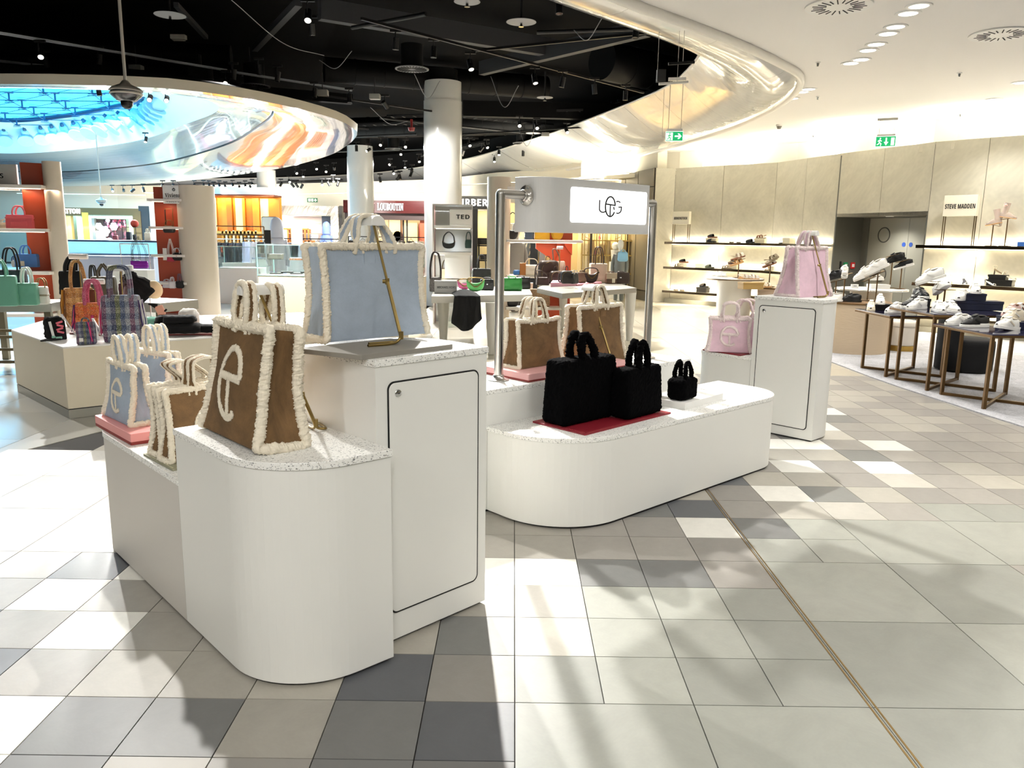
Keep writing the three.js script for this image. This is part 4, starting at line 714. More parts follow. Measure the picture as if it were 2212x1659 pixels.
function mule(label, p, ry, upper, sole, group) { const t = thing('mule', label, 'shoe', p, ry, group); part(t, 'sole', soleGeo(.27, .098, .03), sole); part(t, 'upper', muleUpper, upper); part(t, 'footbed', mv(cyl(.036, .036, .004, 0, .03, 0, 18), -.08, 0, 0), leather.taupe); return t; }
function slide(label, p, ry, strap, sole, group, pitch = 0) { const t = thing('sandal', label, 'shoe', p, ry, group); t.rotation.set(0, ry, pitch, 'YXZ'); part(t, 'sole', soleGeo(.26, .095, .022), sole); part(t, 'strap', band(.07, .045, .055, .046), strap); part(t, 'strap', band(.0, .035, .066, .044), strap); part(t, 'back_strap', tube([[-.02, .03, .04], [-.1, .07, .032], [-.13, .075, 0], [-.1, .07, -.032], [-.02, .03, -.04]], .005, 24, 6), strap); return t; }
function heel(label, p, ry, m, strap, group) { const t = thing('high_heel', label, 'shoe', p, ry, group); part(t, 'sole', grid((u, v) => { const x = -.1 + .22 * v, w = .032 * Math.sin(Math.PI * Math.min(1, .16 + v * .84)), y = .088 * Math.pow(1 - v, 1.6) + .006; return [x, y, (u - .5) * 2 * w]; }, 6, 16), m); part(t, 'heel', rod([-.088, .08, 0], [-.094, 0, 0], .009, 8, .012), m); part(t, 'toe_strap', band(.085, .022, .036, .03).translate(0, -.012, 0), strap); part(t, 'ankle_strap', tube([[-.085, .09, .02], [-.1, .14, .028], [-.06, .15, .036], [-.02, .14, .03], [-.085, .09, -.02]], .004, 24, 6), strap); return t; }
function bootie(label, p, ry, m, pitch) { const t = thing('ankle_boot', label, 'shoe', p, ry); t.rotation.set(0, ry, pitch, 'YXZ'); part(t, 'sole', soleGeo(.25, .085, .012), leather.tan); part(t, 'foot', mv(upperGeo.clone().scale(.9, .9, .9), 0, -.008, 0), m); part(t, 'shaft', mv(lathe([[.044, 0], [.042, .06], [.048, .13], [.052, .17], [.05, .17], [.04, .06]], 20), -.07, .06, 0), m); part(t, 'heel', mv(cyl(.012, .026, .05, 0, -.05, 0, 12), -.1, 0, 0), m); part(t, 'bow', [ball(.016, -.07, .2, .05, 8).scale(1, 1, 1), mv(box(.05, .025, .006), -.07, .19, .052, 0, 0, .4)], leather.pinkish); return t; }
function shoePole(label, p, h, ang = .35, ry = 0) { const t = thing('shoe_stand', label, 'shoe stand', p, ry); part(t, 'pole', rod([0, .006, 0], [0, h, 0], .009, 12), M.bronze); part(t, 'base', mv(rbx(.14, .008, .14, .003), 0, 0, 0), M.bronze); part(t, 'plate', mv(rbx(.2, .006, .07, .002), 0, h, 0, 0, 0, ang), M.bronze); return t; }
function shoeBox(label, p, w, h, d, ry, m, lid) { const t = thing('shoe_box', label, 'box', p, ry); part(t, 'body', rbx(w, h * .72, d, .003), m); part(t, 'lid', rbx(w + .008, h * .3, d + .008, .003, 0, h * .7, 0), lid || m); return t; }
// three nesting tables with crossed bronze frames
const tableTop = phy(0x2d2a4a, .12, { clearcoat: 1, clearcoatRoughness: .05 });
function crossTable(label, lf, ln, rf, rn, h) {
  const t = thing('display_table', label, 'display table', [ln[0], 0, ln[1]]), o = p => [p[0] - ln[0], p[1] - ln[1]], [a, b, c, d] = [lf, ln, rf, rn].map(o);
  const top = [[a[0] - .1, a[1] - .12], [c[0] + .1, c[1] - .12], [d[0] + .1, d[1] + .12], [b[0] - .08, b[1] + .12]];
  part(t, 'top', slab(top, h - .012, h, .002), tableTop, 'dark violet-blue glossy top'); part(t, 'edge_frame', slab(top.map(([x, z]) => [x * 1.004, z * 1.004]), h - .034, h - .0125, .002), M.bronze);
  for (const p of [a, b, c, d]) part(t, 'leg', bar([p[0], .0, p[1]], [p[0], h - .03, p[1]], .03, .03), M.bronze);
  for (const [p, q] of [[a, d], [b, c]]) part(t, 'floor_rail', bar([p[0], .026, p[1]], [q[0], .026, q[1]], .028, .028), M.bronze);
}
const HT1 = .742, HT2 = .84, HT3 = .742;
crossTable('farthest of the three bronze legged shoe tables, beside the drum', [4.3, -9.5], [4.3, -8.88], [4.95, -9.55], [4.95, -8.9], .73);
crossTable('middle and tallest of the three bronze legged shoe tables', [4.34, -8.71], [4.35, -8.06], [5.04, -8.74], [5.05, -8.06], .828);
crossTable('nearest of the three bronze legged shoe tables', [4.39, -7.85], [4.42, -7.17], [5.07, -7.9], [5.1, -7.2], .73);
// shoes on the tables (toe is +x of each shoe)
const SH = (x, y, z) => [x, y, z];
sneaker('cream low sneaker at the left corner of the farthest shoe table', [4.3, .731, -9.42], -2.0, { upper: leather.cream, sole: leather.cream });
shoeBox('black shoe box under the white sneaker on the farthest table', [4.44, .731, -9.5], .26, .07, .16, .3, leather.black);
sneaker('white low sneaker standing on the black box of the farthest table', [4.44, .802, -9.5], -1.9, {});
sneaker('white slip-on sneaker on the farthest table, nearest the aisle', [4.4, .731, -9.02], -2.7, { s: 1.08 });
sneaker('black and white striped low sneaker on the tallest table', [4.4, .829, -8.62], -2.85, { upper: leather.black, accent: leather.white, s: 1.12 });
sneaker('white low sneaker under the striped one at the tallest table', [4.34, .829, -8.44], -2.7, {});
sneaker('white sneaker facing us on the tallest table, left of the pair', [4.42, .829, -8.14], -1.75, {});
sneaker('white sneaker facing us on the tallest table, right of the pair', [4.56, .829, -8.16], -1.55, {});
shoeBox('long navy display box on the tallest table', [5.02, .829, -8.5], .46, .1, .18, -.15, leather.navy);
shoeBox('small navy shoe box standing on the long navy box', [4.98, .932, -8.5], .2, .075, .16, -.3, leather.navy);
sneaker('white sneaker on the small navy box', [4.98, 1.008, -8.5], -1.9, { accent: leather.cream });
sneaker('white sneaker at the left end of the long navy box', [4.84, .932, -8.48], -2.3, {});
sneaker('black runner with thick white sole on the nearest table', [4.5, .731, -7.62], -2.95, { upper: leather.black, accent: leather.black, laces: leather.black, big: true, s: 1.05 });
sneaker('white runner behind the black one on the nearest table', [4.44, .731, -7.8], -2.9, { big: true });
shoeBox('navy shoe box with white runner leaning on it, nearest table', [4.84, .731, -7.5], .25, .075, .16, -.1, leather.navy);
sneaker('white and grey runner leaning on the navy box of the nearest table', [4.68, .736, -7.4], -2.75, { big: true, accent: leather.cream, pitch: .14, s: 1.05 });
shoeBox('navy shoe box at the right edge of the nearest table', [5.0, .731, -7.78], .28, .1, .18, -.1, leather.navy);
sneaker('cream runner on the nearest table, left of the pink one', [4.8, .808, -7.52], -2.7, { big: true, upper: leather.cream, sole: leather.cream });
sneaker('pale pink runner on the navy box of the nearest table', [4.95, .834, -7.78], -2.6, { big: true, upper: leather.pinkish, sole: leather.pinkish, accent: leather.brown });
sneaker('white runner topmost at the right end of the nearest table', [5.07, .836, -7.86], -2.55, { big: true, accent: leather.brown });
// drums, pouf, chair
const fabricBand = std(0xc9b69c, .75, { bumpMap: bumpFine, bumpScale: .002 }), boucle = std(0xd6cfc4, 1, { bumpMap: bumpFine, bumpScale: .006 });
function drum(label, x, z, r, h, bodyM, topR, topM, rim) { const t = thing('drum_plinth', label, 'display plinth', [x, 0, z]); part(t, 'body', cyl(r, r, h - .03, 0, 0, 0, 56), bodyM); part(t, 'top', cyl(topR, topR, .026, 0, h - .03, 0, 56), topM); part(t, 'rim', mv(new THREE.TorusGeometry(topR, .008, 6, 64), 0, h - .018, 0, Math.PI / 2), rim); }
drum('beige woven drum plinth with bronze rim behind the farthest shoe table', 4.83, -11.1, .47, .72, fabricBand, .48, std(0x8a6d50, .3), M.bronze);
drum('white topped round plinth behind the beige drum near the grey doors', 5.5, -12.1, .3, .84, std(0xc9c0b0, .7), .52, M.white, M.chrome);
drum('round plinth with an overhanging speckled top near the sandal shelves', 3.62, -12.9, .27, .93, std(0xd9d5cc, .6), .45, M.terrazzo, M.bronze);
drum('pinkish beige woven drum plinth beside the speckled round top', 4.35, -12.5, .45, .82, std(0xb9a591, .8, { bumpMap: bumpFine, bumpScale: .002 }), .46, std(0x9a7d62, .25), M.bronze);
{ const t = thing('pouf', 'round cream boucle pouf on a brass base', 'stool', [5.6, .012, -11.25]); part(t, 'seat', jitter(mv(lathe([[0, .43], [.2, .425], [.225, .4], [.228, .36], [.222, .35], [.226, .33], [.226, .09], [.22, .075], [0, .075]], 60), 0, 0, 0), .004, 60, 2), boucle); part(t, 'brass_base', cyl(.222, .224, .075, 0, 0, 0, 48), std(0xb08f4a, .25, { metalness: 1 })); part(t, 'piping', mv(new THREE.TorusGeometry(.227, .006, 8, 60), 0, .352, 0, Math.PI / 2), boucle); }
{ const t = thing('tub_chair', 'low black upholstered tub chair under the shoe tables', 'chair', [5.52, .012, -9.45]); const bl = std(0x0b0b0d, .95, { bumpMap: bumpFine, bumpScale: .002 });
  part(t, 'seat', mv(lathe([[0, .4], [.27, .395], [.3, .37], [.305, .32], [.3, .03], [.285, 0], [0, 0]], 48), 0, 0, 0), bl);
  part(t, 'backrest', grid((u, v) => { const a = Math.PI * (.72 + .56 * (u < .5 ? u * 2 : 2 - u * 2)), r = u < .5 ? .33 : .24; return [r * Math.cos(a), .02 + v * (.7 - .08 * Math.pow(Math.abs((u < .5 ? u * 2 : 2 - u * 2) - .5) * 2, 2)), r * Math.sin(a)]; }, 36, 10), std(0x0b0b0d, .95, { side: THREE.DoubleSide })); }
// sneakers on poles and the round white top
shoePole('bronze shoe pole, left of the two holding big white runners', [5.026, .722, -11.15], .3, .4, .2); shoePole('bronze shoe pole, right of the two holding big white runners', [5.12, .722, -11.1], .38, .4, .2);
sneaker('big white chunky runner tilted on a pole, lower of two', [4.986,1.053,-11.15], 2.85, { big: true, pitch: -.45, s: 1.25 });
sneaker('big white chunky runner tilted on a pole, upper of two', [5.092,1.134,-11.1], 2.85, { big: true, pitch: -.5, s: 1.25 });
shoePole('bronze pole behind holding a black sneaker, left', [5.83, .84, -12.2], .5, .3); shoePole('bronze pole behind holding a black and white sneaker, right', [5.912, .84, -12.05], .42, .3);
sneaker('all black runner on a pole before the grey doors', [5.86,1.24,-12.2], 2.95, { big: true, upper: leather.black, sole: leather.black, accent: leather.black, laces: leather.black, pitch: -.28, s: 1.15 });
sneaker('black sneaker with white sole on a pole before the grey doors', [5.938,1.162,-12.05], 2.9, { big: true, upper: leather.black, accent: leather.black, pitch: -.3 });
shoeBox('white shoe box on the round white top', [5.604,0.782,-12.1], .28, .12, .2, -.1, leather.white); sneaker('white sneaker lying on the white shoe box', [5.571, .962, -12.1], .3, { accent: leather.black, s: .9 });
{ const t = thing('price_card', 'small white price block on the round white top', 'sign', [5.241,0.777,-12.1]); part(t, 'block', rbx(.11, .12, .03, .004), M.white); part(t, 'print', bx(.05, .008, .002, 0, .09, .016), M.black); }
sneaker('white runner propped at left edge of the drum by the pink tote', [4.563,1.11,-10.9], 1.2, { big: true, pitch: .5 });
sneaker('black runner propped beside the white one behind the pink tote', [4.436,1.026,-10.9], 2.6, { big: true, upper: leather.black, sole: leather.black, accent: leather.black, laces: leather.black, pitch: -.3 });
shoePole('slim bronze pole under the propped white runner', [4.579, .722, -10.9], .36, .3); shoePole('slim bronze pole under the propped black runner', [4.463, .722, -10.9], .28, .3);
sneaker('white sneaker on the beige drum, left of the black one', [4.52, .722, -11.05], 2.9, {}); sneaker('white sneaker nearest the pink tote on the beige drum', [4.4, .722, -10.86], 2.9, {});
sneaker('black sneaker on the beige drum beside two white ones', [4.66, .722, -10.86], 2.8, { upper: leather.black, sole: leather.black, accent: leather.black, laces: leather.black });
shoePole('bronze pole with a white sneaker at left of the right shelves', [4.707, .829, -8.72], .28, 0); sneaker('white sneaker tilted on a pole at left of the right shelves', [4.609,1.121,-8.72], 2.95, { pitch: -.35, s: 1.1 });
shoePole('bronze pole with a white sneaker seen from its toe', [4.727, .829, -8.62], .2, 0); sneaker('white sneaker seen from the toe on a short pole', [4.694,1.027,-8.62], -1.5, { pitch: .5, s: .95 });
sneaker('black sneaker with white laces seen from the toe on the tallest table', [4.53, .935, -8.74], -1.5, { upper: leather.black, s: .95 }); shoeBox('black box under the toe-on black sneaker', [4.53, .829, -8.74], .13, .1, .2, 0, leather.black);
// sandals on the two round tops
slide('white sandal on the speckled round top, left of the pair', [3.441,0.93,-13.372], 1.9, leather.white, leather.white); slide('white sandal on the speckled round top, right of the pair', [3.551,0.93,-13.404], 1.7, leather.white, leather.white);
shoePole('bronze shoe pole on the speckled round top', [3.69,0.93,-12.976], .28, .3); slide('cork soled sandal tilted at top of the pole', [3.655,1.247,-12.9], .2, leather.cream, leather.brown, undefined, .3); slide('tan sandal lower on the same pole', [3.639,1.15,-12.9], .3, leather.tan, leather.tan, undefined, .3); slide('white thonged sandal at the pole foot on the speckled top', [3.756,0.93,-12.994], 1.2, leather.white, leather.tan);
shoeBox('gold shoe box on the pinkish drum', [3.563,0.82,-11.831], .32, .1, .2, .15, leather.goldBox); slide('white strappy sandal on the gold box, left', [3.713, .92, 3.519,0.82,-11.821].slice(0, 2).concat(-12.62), .2, leather.white, leather.tan); slide('white strappy sandal on the gold box, right', [3.816, .92, -12.6], .3, leather.white, leather.tan);
slide('cream sandal lying on the pinkish drum before the gold box', [3.747,0.82,-12.091], .5, leather.cream, leather.tan); slide('cream sandal lying farthest right on the pinkish drum', [3.908,0.82,-12.24], .4, leather.cream, leather.tan);
shoePole('tall bronze shoe pole at right of the pinkish drum', [4.058,0.82,-12.508], .4, .3); slide('silver strappy sandal tilted on the tall pole', [4.029,1.156,-12.45], .3, leather.white, leather.brown, undefined, .35); slide('thin strapped sandal above it on the tall pole', [4.051,1.23,-12.4], .3, leather.taupe, leather.taupe, undefined, .5);
// things on the wall shelves
const onShelf = (k, s, y, o = .17) => { const { a, d, n } = shelfLine[k]; return [a[0] + d[0] * s - n[0] * o, y, a[1] + d[1] * s - n[1] * o]; };
const ry0 = shelfLine[0].ry, ry1 = shelfLine[1].ry, ry2 = shelfLine[2].ry;
shoeBox('cream shoe box on the upper shelf under black mules', onShelf(0, 1.2, 1.482), .26, .1, .16, ry0, leather.pale); mule('black clog on the cream box of the upper shelf', onShelf(0, 1.2, 1.584), ry0 + 3, leather.black, leather.brown); mule('black clog on the upper shelf before the cream box', onShelf(0, 1.22, 1.482, .24), ry0 + 3, leather.black, leather.black);
slide('white two strap sandal on the upper shelf, left', onShelf(0, 1.72, 1.482, .2), ry0 - 1.2, leather.white, leather.taupe); slide('white two strap sandal on the upper shelf, right', onShelf(0, 1.9, 1.482, .2), ry0 - 1.2, leather.white, leather.taupe);
shoeBox('cream shoe box on the upper shelf near the bay corner', onShelf(0, 2.42, 1.482), .24, .1, .16, ry0, leather.pale); slide('brown strapped sandal on the cream box of the upper shelf', onShelf(0, 2.42, 1.584), ry0 + 3, leather.brown, leather.taupe); mule('black mule on the upper shelf left of the brown sandal', onShelf(0, 2.2, 1.482, .2), ry0 + 3, leather.black, leather.black);
slide('black sandal on the upper shelf behind the pink tote', onShelf(1, .62, 1.482, .2), ry1 + 2.6, leather.black, leather.black); shoeBox('cream shoe box on the upper shelf behind the pink tote', onShelf(1, .85, 1.482), .24, .12, .16, ry1, leather.pale);
shoeBox('cream shoe box at left of the middle shelf', onShelf(0, .46, .882), .26, .1, .16, ry0, leather.pale); mule('black clog on the cream box of the middle shelf', onShelf(0, .46, .984), ry0 + 3, leather.black, leather.brown); slide('taupe sandal before the cream box of the middle shelf', onShelf(0, .38, .882, .26), ry0 + 3, leather.taupe, leather.taupe);
shoeBox('small cream box alone on the middle shelf', onShelf(0, .92, .882), .2, .1, .14, ry0, leather.pale); mule('dark green shoe on the middle shelf', onShelf(0, 1.2, .882, .22), ry0 + 2.9, leather.green, leather.green); mule('black clog at right of the middle shelf', onShelf(0, 1.78, .984, .18), ry0 + 3, leather.black, leather.brown); shoeBox('cream box under the right clog of the middle shelf', onShelf(0, 1.78, .882), .26, .1, .16, ry0, leather.pale); slide('taupe clog sandal before the right box of the middle shelf', onShelf(0, 1.66, .882, .26), ry0 + 3, leather.taupe, leather.taupe);
slide('brown sandal on the middle shelf by the pink tote', onShelf(1, .2, .882, .2), ry1 + 2.8, leather.tan, leather.taupe); shoeBox('pale box on the middle shelf by the pink tote', onShelf(1, .3, .882, .12), .22, .1, .14, ry1, leather.pale);
slide('dark strappy sandal on the lower shelf, left of the pair', onShelf(0, .3, .302, .2), ry0 + 2.3, leather.green, leather.taupe); slide('dark strappy sandal on the lower shelf, right of the pair', onShelf(0, .48, .302, .2), ry0 + 2.3, leather.green, leather.taupe);
shoeBox('dark brown shoe box on the lower shelf by the white drum', onShelf(0, 1.05, .302, .2), .26, .12, .18, ry0, std(0x2a2622, .6)); mule('dark mule on the brown box of the lower shelf', onShelf(0, 1.07, .424, .2), ry0 + 2.9, std(0x3a3026, .7), leather.black);
// brand signs on legs
function legSign(label, p, ry, w, h, legH, str, size, stretch) { const t = thing('shelf_sign', label, 'sign', p, ry); part(t, 'board', rbx(w, h, .09, .004, 0, legH, 0), std(0xf3ecd8, .45)); for (const x of [-w / 2 + .02, w / 2 - .02]) for (const z of [-.04, .04]) part(t, 'leg', bar([x, 0, z], [x, legH + (z < 0 ? h : 0), z], .012, .012), std(0x6d5a3a, .3, { metalness: .8 })); part(t, 'lettering', text(str, size, .004, font, stretch).translate(0, legH + h / 2 - .01, .046), M.black); }
legSign('cream brand sign on thin bronze legs, on the upper shelf of the sandal bay', onShelf(0, .36, 1.482, .2), ry0, .46, .3, .42, 'BIRKENSTOCK', .06, .66);
legSign('cream brand sign on thin bronze legs, right of the grey doors', onShelf(2, .6, 1.502, .2), ry2, .52, .34, .48, 'STEVE MADDEN', .075, .62);
for (const [s, h, l] of [[1.12, .33, 'left'], [1.32, .43, 'right']]) { shoePole(`thin bronze pole under the ${l} clear ankle boot`, onShelf(2, s, 1.502, .2), h, l === 'left' ? -.2 : .16, ry2); const q = onShelf(2, s, 1.514 + h, .2); bootie(`clear pinkish ankle boot with bow, ${l} of the two on poles`, q, ry2 + (l === 'left' ? Math.PI : 0), leather.clear, l === 'left' ? -.2 : -.16); }
solo('blue_box', rbx(.3, .07, .16, .004), leather.blue, 'flat blue box at the right end of the upper shelf', 'box', onShelf(2, 1.66, 1.502, .16), ry2);
heel('silver heeled sandal on the right middle shelf', onShelf(2, .62, .862, .2), ry2 - .9, leather.pale, leather.pale); heel('blue trimmed heeled sandal on the right middle shelf', onShelf(2, .8, .862, .2), ry2 - .9, leather.navy, leather.pale);
shoeBox('black shoe box lower of two on the right middle shelf', onShelf(2, 1.3, .862, .14), .4, .1, .16, ry2, leather.black); shoeBox('black shoe box upper of two on the right middle shelf', onShelf(2, 1.26, .962, .12), .26, .08, .14, ry2, leather.black);
heel('white strappy heel before the black boxes', onShelf(2, 1.2, .862, .26), ry2 - .5, leather.white, leather.white); heel('white heel lying on the lower black box', onShelf(2, 1.44, .962, .16), ry2 - .3, leather.white, leather.white); heel('strappy heel topmost on the black boxes', onShelf(2, 1.27, 1.042, .13), ry2 - .4, leather.taupe, leather.pale);

// ================================================================ GENERIC BAGS
function softBox(w, h, d, taper = .1, r = .02, amp = .006) {              // a slightly slumped bag body on its base
  const g = new THREE.BoxGeometry(w, h, d, 14, 12, 6), p = g.attributes.position, R = Math.min(r, w / 2.2, h / 2.2, d / 2.2), s = w * 37 + h * 11;
  for (let i = 0; i < p.count; i++) {
    let x = p.getX(i), y = p.getY(i), z = p.getZ(i); const c = V3(Math.max(-w / 2 + R, Math.min(w / 2 - R, x)), Math.max(-h / 2 + R, Math.min(h / 2 - R, y)), Math.max(-d / 2 + R, Math.min(d / 2 - R, z))), v = V3(x, y, z).sub(c); if (v.length() > R) v.setLength(R);
    x = c.x + v.x; y = c.y + v.y; z = c.z + v.z; const k = y / h + .5; p.setXYZ(i, x * (1 - taper * k) + amp * N(y * 20 + s, z * 20, 1), y, z * (1 - taper * 3 * k) + amp * N(x * 18, y * 18 + s, 2));
  }
  g.computeVertexNormals(); return g.translate(0, h / 2, 0);
}
const arch = (sp, y0, hh, z, r, lx = 0, tw = .6) => tube([[-sp / 2, y0 - .02, z], [-sp / 2 + lx * .3, y0 + hh * .4, z], [-sp * .5 * tw + lx, y0 + hh * .9, z], [lx, y0 + hh, z], [sp * .5 * tw + lx, y0 + hh * .9, z], [sp / 2 + lx * .3, y0 + hh * .4, z], [sp / 2, y0 - .02, z]], r, 30, 7);
const leath = (c, r = .45) => std(c, r, { bumpMap: bumpFine, bumpScale: .0008 });
/* o: w h d taper hh(handle height) sp(span) m hm(handle material) extra: flap, strap, zip, stripes */
function bag(label, p, ry, o, group) {
  const t = thing('handbag', label, 'handbag', p, ry, group), { w, h, d, taper = .06, m, hm = m } = o;
  part(t, 'body', softBox(w, h, d, taper, o.r ?? .02), m);
  if (o.hh) for (const s of o.one ? [0] : [-1, 1]) part(t, 'handle', arch(o.sp ?? w * .4, h, o.hh, s * d * (.5 - taper * 1.5) * .8, o.hr ?? .007, (o.lx ?? 0), o.tw), hm);
  if (o.flap) part(t, 'flap', mv(rbx(w * .98, h * .55, .012, .005), 0, h * .46, d / 2 * (1 - taper * 2)), o.fm ?? m);
  if (o.clasp) part(t, 'clasp', mv(rbx(w * .12, h * .1, .01, .003), 0, h * .5, d / 2 + .004), M.chrome);
  if (o.zip) part(t, 'zip', mv(box(w * .8, .006, .006), 0, h * (1) - .002, 0), M.brass);
  if (o.band) part(t, 'trim_band', mv(softBox(w * 1.015, h * .12, d * 1.03, 0, .01, 0), 0, h * o.band, 0), o.fm ?? hm);
  if (o.pocket) part(t, 'front_pocket', mv(rbx(w * .6, h * .45, .02, .008), 0, h * .08, d / 2 * .9), o.fm ?? m);
  if (o.chain) { const L = []; for (let k = 0; k <= 24; k++) { const q = k / 24, x = (q - .5) * w * .85; L.push(mv(new THREE.TorusGeometry(.008, .0025, 5, 8), x, h * .95 - Math.sin(q * Math.PI) * h * .5, d / 2 * .85, k % 2 ? 0 : 1.2)); } part(t, 'chain', L, M.brass); }
  if (o.card) part(t, 'price_card', mv(bx(.05, .07, .002), o.card, h * .1, d / 2 + .004), M.cream);
  return t;
}
function hobo(label, p, ry, { w, h, d, m, hh, chain, hm = m }) {          // crescent bag on a shoulder strap
  const t = thing('handbag', label, 'handbag', p, ry); const s = new THREE.Shape(); s.moveTo(-w / 2, h); s.bezierCurveTo(-w * .54, h * .1, -w * .3, 0, 0, 0); s.bezierCurveTo(w * .3, 0, w * .54, h * .1, w / 2, h); s.bezierCurveTo(w * .3, h * .55, -w * .3, h * .55, -w / 2, h);
  part(t, 'body', plate(s, d, d * .4), m); part(t, 'strap', tube([[-w * .47, h * .93, 0], [-w * .36, h + hh * .6, 0], [0, h + hh, 0], [w * .36, h + hh * .6, 0], [w * .47, h * .93, 0]], .008, 30, 7), hm); part(t, 'rings', [mv(new THREE.TorusGeometry(.011, .003, 6, 12), -w * .47, h * .95, 0), mv(new THREE.TorusGeometry(.011, .003, 6, 12), w * .47, h * .95, 0)], M.brass);
  if (chain) { const L = []; for (let k = 0; k <= 24; k++) { const q = k / 24; L.push(mv(new THREE.TorusGeometry(.008, .0028, 5, 8), (q - .5) * w * .85, h * .92 - Math.sin(q * Math.PI) * h * .55, d * .55, k % 2 ? 0 : 1.2)); } part(t, 'chain', L, M.brass); } return t;
}
function backpack(label, p, ry, w, h, d, m) { const t = thing('backpack', label, 'backpack', p, ry); part(t, 'body', softBox(w, h, d, .04, Math.min(w, h) * .3, .004), m); part(t, 'front_pocket', mv(softBox(w * .78, h * .45, d * .35, .03, .03, .003), 0, .01, d * .5), m); part(t, 'top_loop', arch(w * .2, h, .06, -d * .2, .006), m); part(t, 'zip', tube([[-w * .38, h * .2, d * .52], [-w * .36, h * .7, d * .46], [0, h * .93, d * .36], [w * .36, h * .7, d * .46], [w * .38, h * .2, d * .52]], .003, 24, 5), M.brass); for (const s of [-1, 1]) part(t, 'strap', tube([[s * w * .25, h * .95, -d * .4], [s * w * .5, h * .7, -d * .6], [s * w * .55, h * .2, -d * .5], [s * w * .4, .02, -d * .4]], .01, 20, 6), m); return t; }

// ================================================================ LEFT: WHITE PLATFORM WITH KNITWEAR AND FRINGED BAGS
const plat = [[-3.667,-6.316], [-3.465,-6.484], [-4.776,-7.405]];
{
  const [a, b, c] = plat, L = Math.hypot(b[0] - a[0], b[1] - a[1]), d = [(b[0] - a[0]) / L, (b[1] - a[1]) / L], q = [a[0] + d[0] * 3.3, a[1] + d[1] * 3.3], poly = [a, q, [q[0] - .5, q[1] - 1.5], [c[0] - .2, c[1] - .9], c].map(p => [p[0] - a[0], p[1] - a[1]]);
  const t = thing('display_platform', 'long pale cream platform with a steel skirting behind the blue totes', 'display plinth', [a[0], 0, a[1]]);
  part(t, 'skirting', slab(poly, 0, .075), std(0x9c9a92, .3, { metalness: .7 }), 'brushed steel skirting'); part(t, 'shadow_gap', slab(poly.map(([x, z]) => [x * .985 + .01, z * .985 - .01]), .075, .083), M.black); part(t, 'body', slab(poly, .083, .588, .002), std(0xd9cfb9, .5)); part(t, 'top', slab(poly, .588, .602, .003), std(0xefeeea, .35));
}
const PT = .602, plaid = (cols, sd) => tex(256, 256, (c) => { seed = sd; for (let i = 0; i < 8; i++) { c.fillStyle = cols[i % cols.length]; c.globalAlpha = 1; c.fillRect(i * 32, 0, 32, 256); } for (let j = 0; j < 8; j++) { c.globalAlpha = .5; c.fillStyle = cols[(j * 3 + 1) % cols.length]; c.fillRect(0, j * 32, 256, 32); } for (let k = 0; k < 7000; k++) { c.globalAlpha = .35; c.fillStyle = rnd() < .5 ? '#fff' : '#111'; c.fillRect(rnd() * 256, rnd() * 256, 2, 3); } c.globalAlpha = 1; });
const wool = map => std(0xffffff, 1, { map, bumpMap: bumpFine, bumpScale: .006 });
const plaidA = wool(plaid(['#6d2740', '#8b8f9c', '#34324c', '#7a7a2a', '#3e4c6b', '#a4a6a8'], 11)), plaidB = wool(plaid(['#e8632a', '#ef8a3a', '#d6542d', '#e77333'], 5)), plaidC = wool(plaid(['#a0692e', '#d49a52', '#b87a3a', '#e0b069'], 7)), pinkWool = wool(plaid(['#d04a78', '#e06a8c', '#c03a60'], 9));
function fringe(t, x, y, z, n, len, mats, spread = .05) { for (let k = 0; k < 2; k++) { const L = []; for (let i = k; i < n; i += 2) { const a = x + (rnd() - .5) * .02, b = z + (i / n - .5) * spread; L.push(tube([[a, y, b], [a + (rnd() - .5) * .03 + Math.sign(x) * .015, y - len * .5, b + (rnd() - .5) * .02], [a + (rnd() - .5) * .05 + Math.sign(x) * .02, y - len * rr(.85, 1.05), b + (rnd() - .5) * .04]], .004, 8, 5)); } part(t, 'fringe', L, mats[k]); } }
const white1 = std(0xe9e6e2, .9), purple = std(0x4a3a68, .95), pinkT = std(0xd84a7c, .9), ochre = std(0xc98f3c, .95);
function tStand(label, p, h, ry, len = .13) { const t = thing('bag_stand', label, 'bag stand', p, ry); part(t, 'pole', rod([0, .01, 0], [0, h, 0], .006, 10), M.bronzeStand); part(t, 'foot', mv(rbx(.12, .008, .08, .003), 0, 0, 0), M.white); part(t, 'saddle', mv(cyl(.026, .026, len, 0, -len / 2, 0, 20), 0, h, 0, 0, 0, Math.PI / 2), M.white); }
{ const t = bag('plaid wool tote with long multicoloured fringes at right on the cream platform', [-3.347,0.602,-6.683], .25, { w: .3, h: .4, d: .12, taper: .02, m: plaidA, hh: .24, sp: .16, hr: .016, tw: .8 }); fringe(t, .155, .36, 0, 14, .36, [white1, purple], .1); fringe(t, -.155, .34, 0, 10, .3, [white1, pinkT], .08); }
tStand('white bar bag stand holding the plaid tote', [-3.404,0.602,-6.833], .62, .2, .2);
{ const t = bag('orange and pink wool bag with pink handles on the pink tray', [-3.849,0.62,-7.179], .2, { w: .3, h: .27, d: .12, taper: .03, m: plaidB, hm: pinkWool, hh: .2, sp: .12, hr: .017 }); fringe(t, -.155, .25, 0, 12, .24, [pinkT, purple], .1); fringe(t, .155, .25, 0, 10, .26, [std(0xef6a30, .9), pinkT], .1); fringe(t, .0, .16, .07, 8, .16, [pinkT, pinkT], .03); part(t, 'grey_hem', softBox(.305, .07, .125, .01, .02), wool(plaid(['#8c8fa5', '#b9bcc8', '#77708a'], 3))); }
tStand('white bar bag stand behind the orange bag', [-3.997,0.602,-7.501], .46, .2, .18);
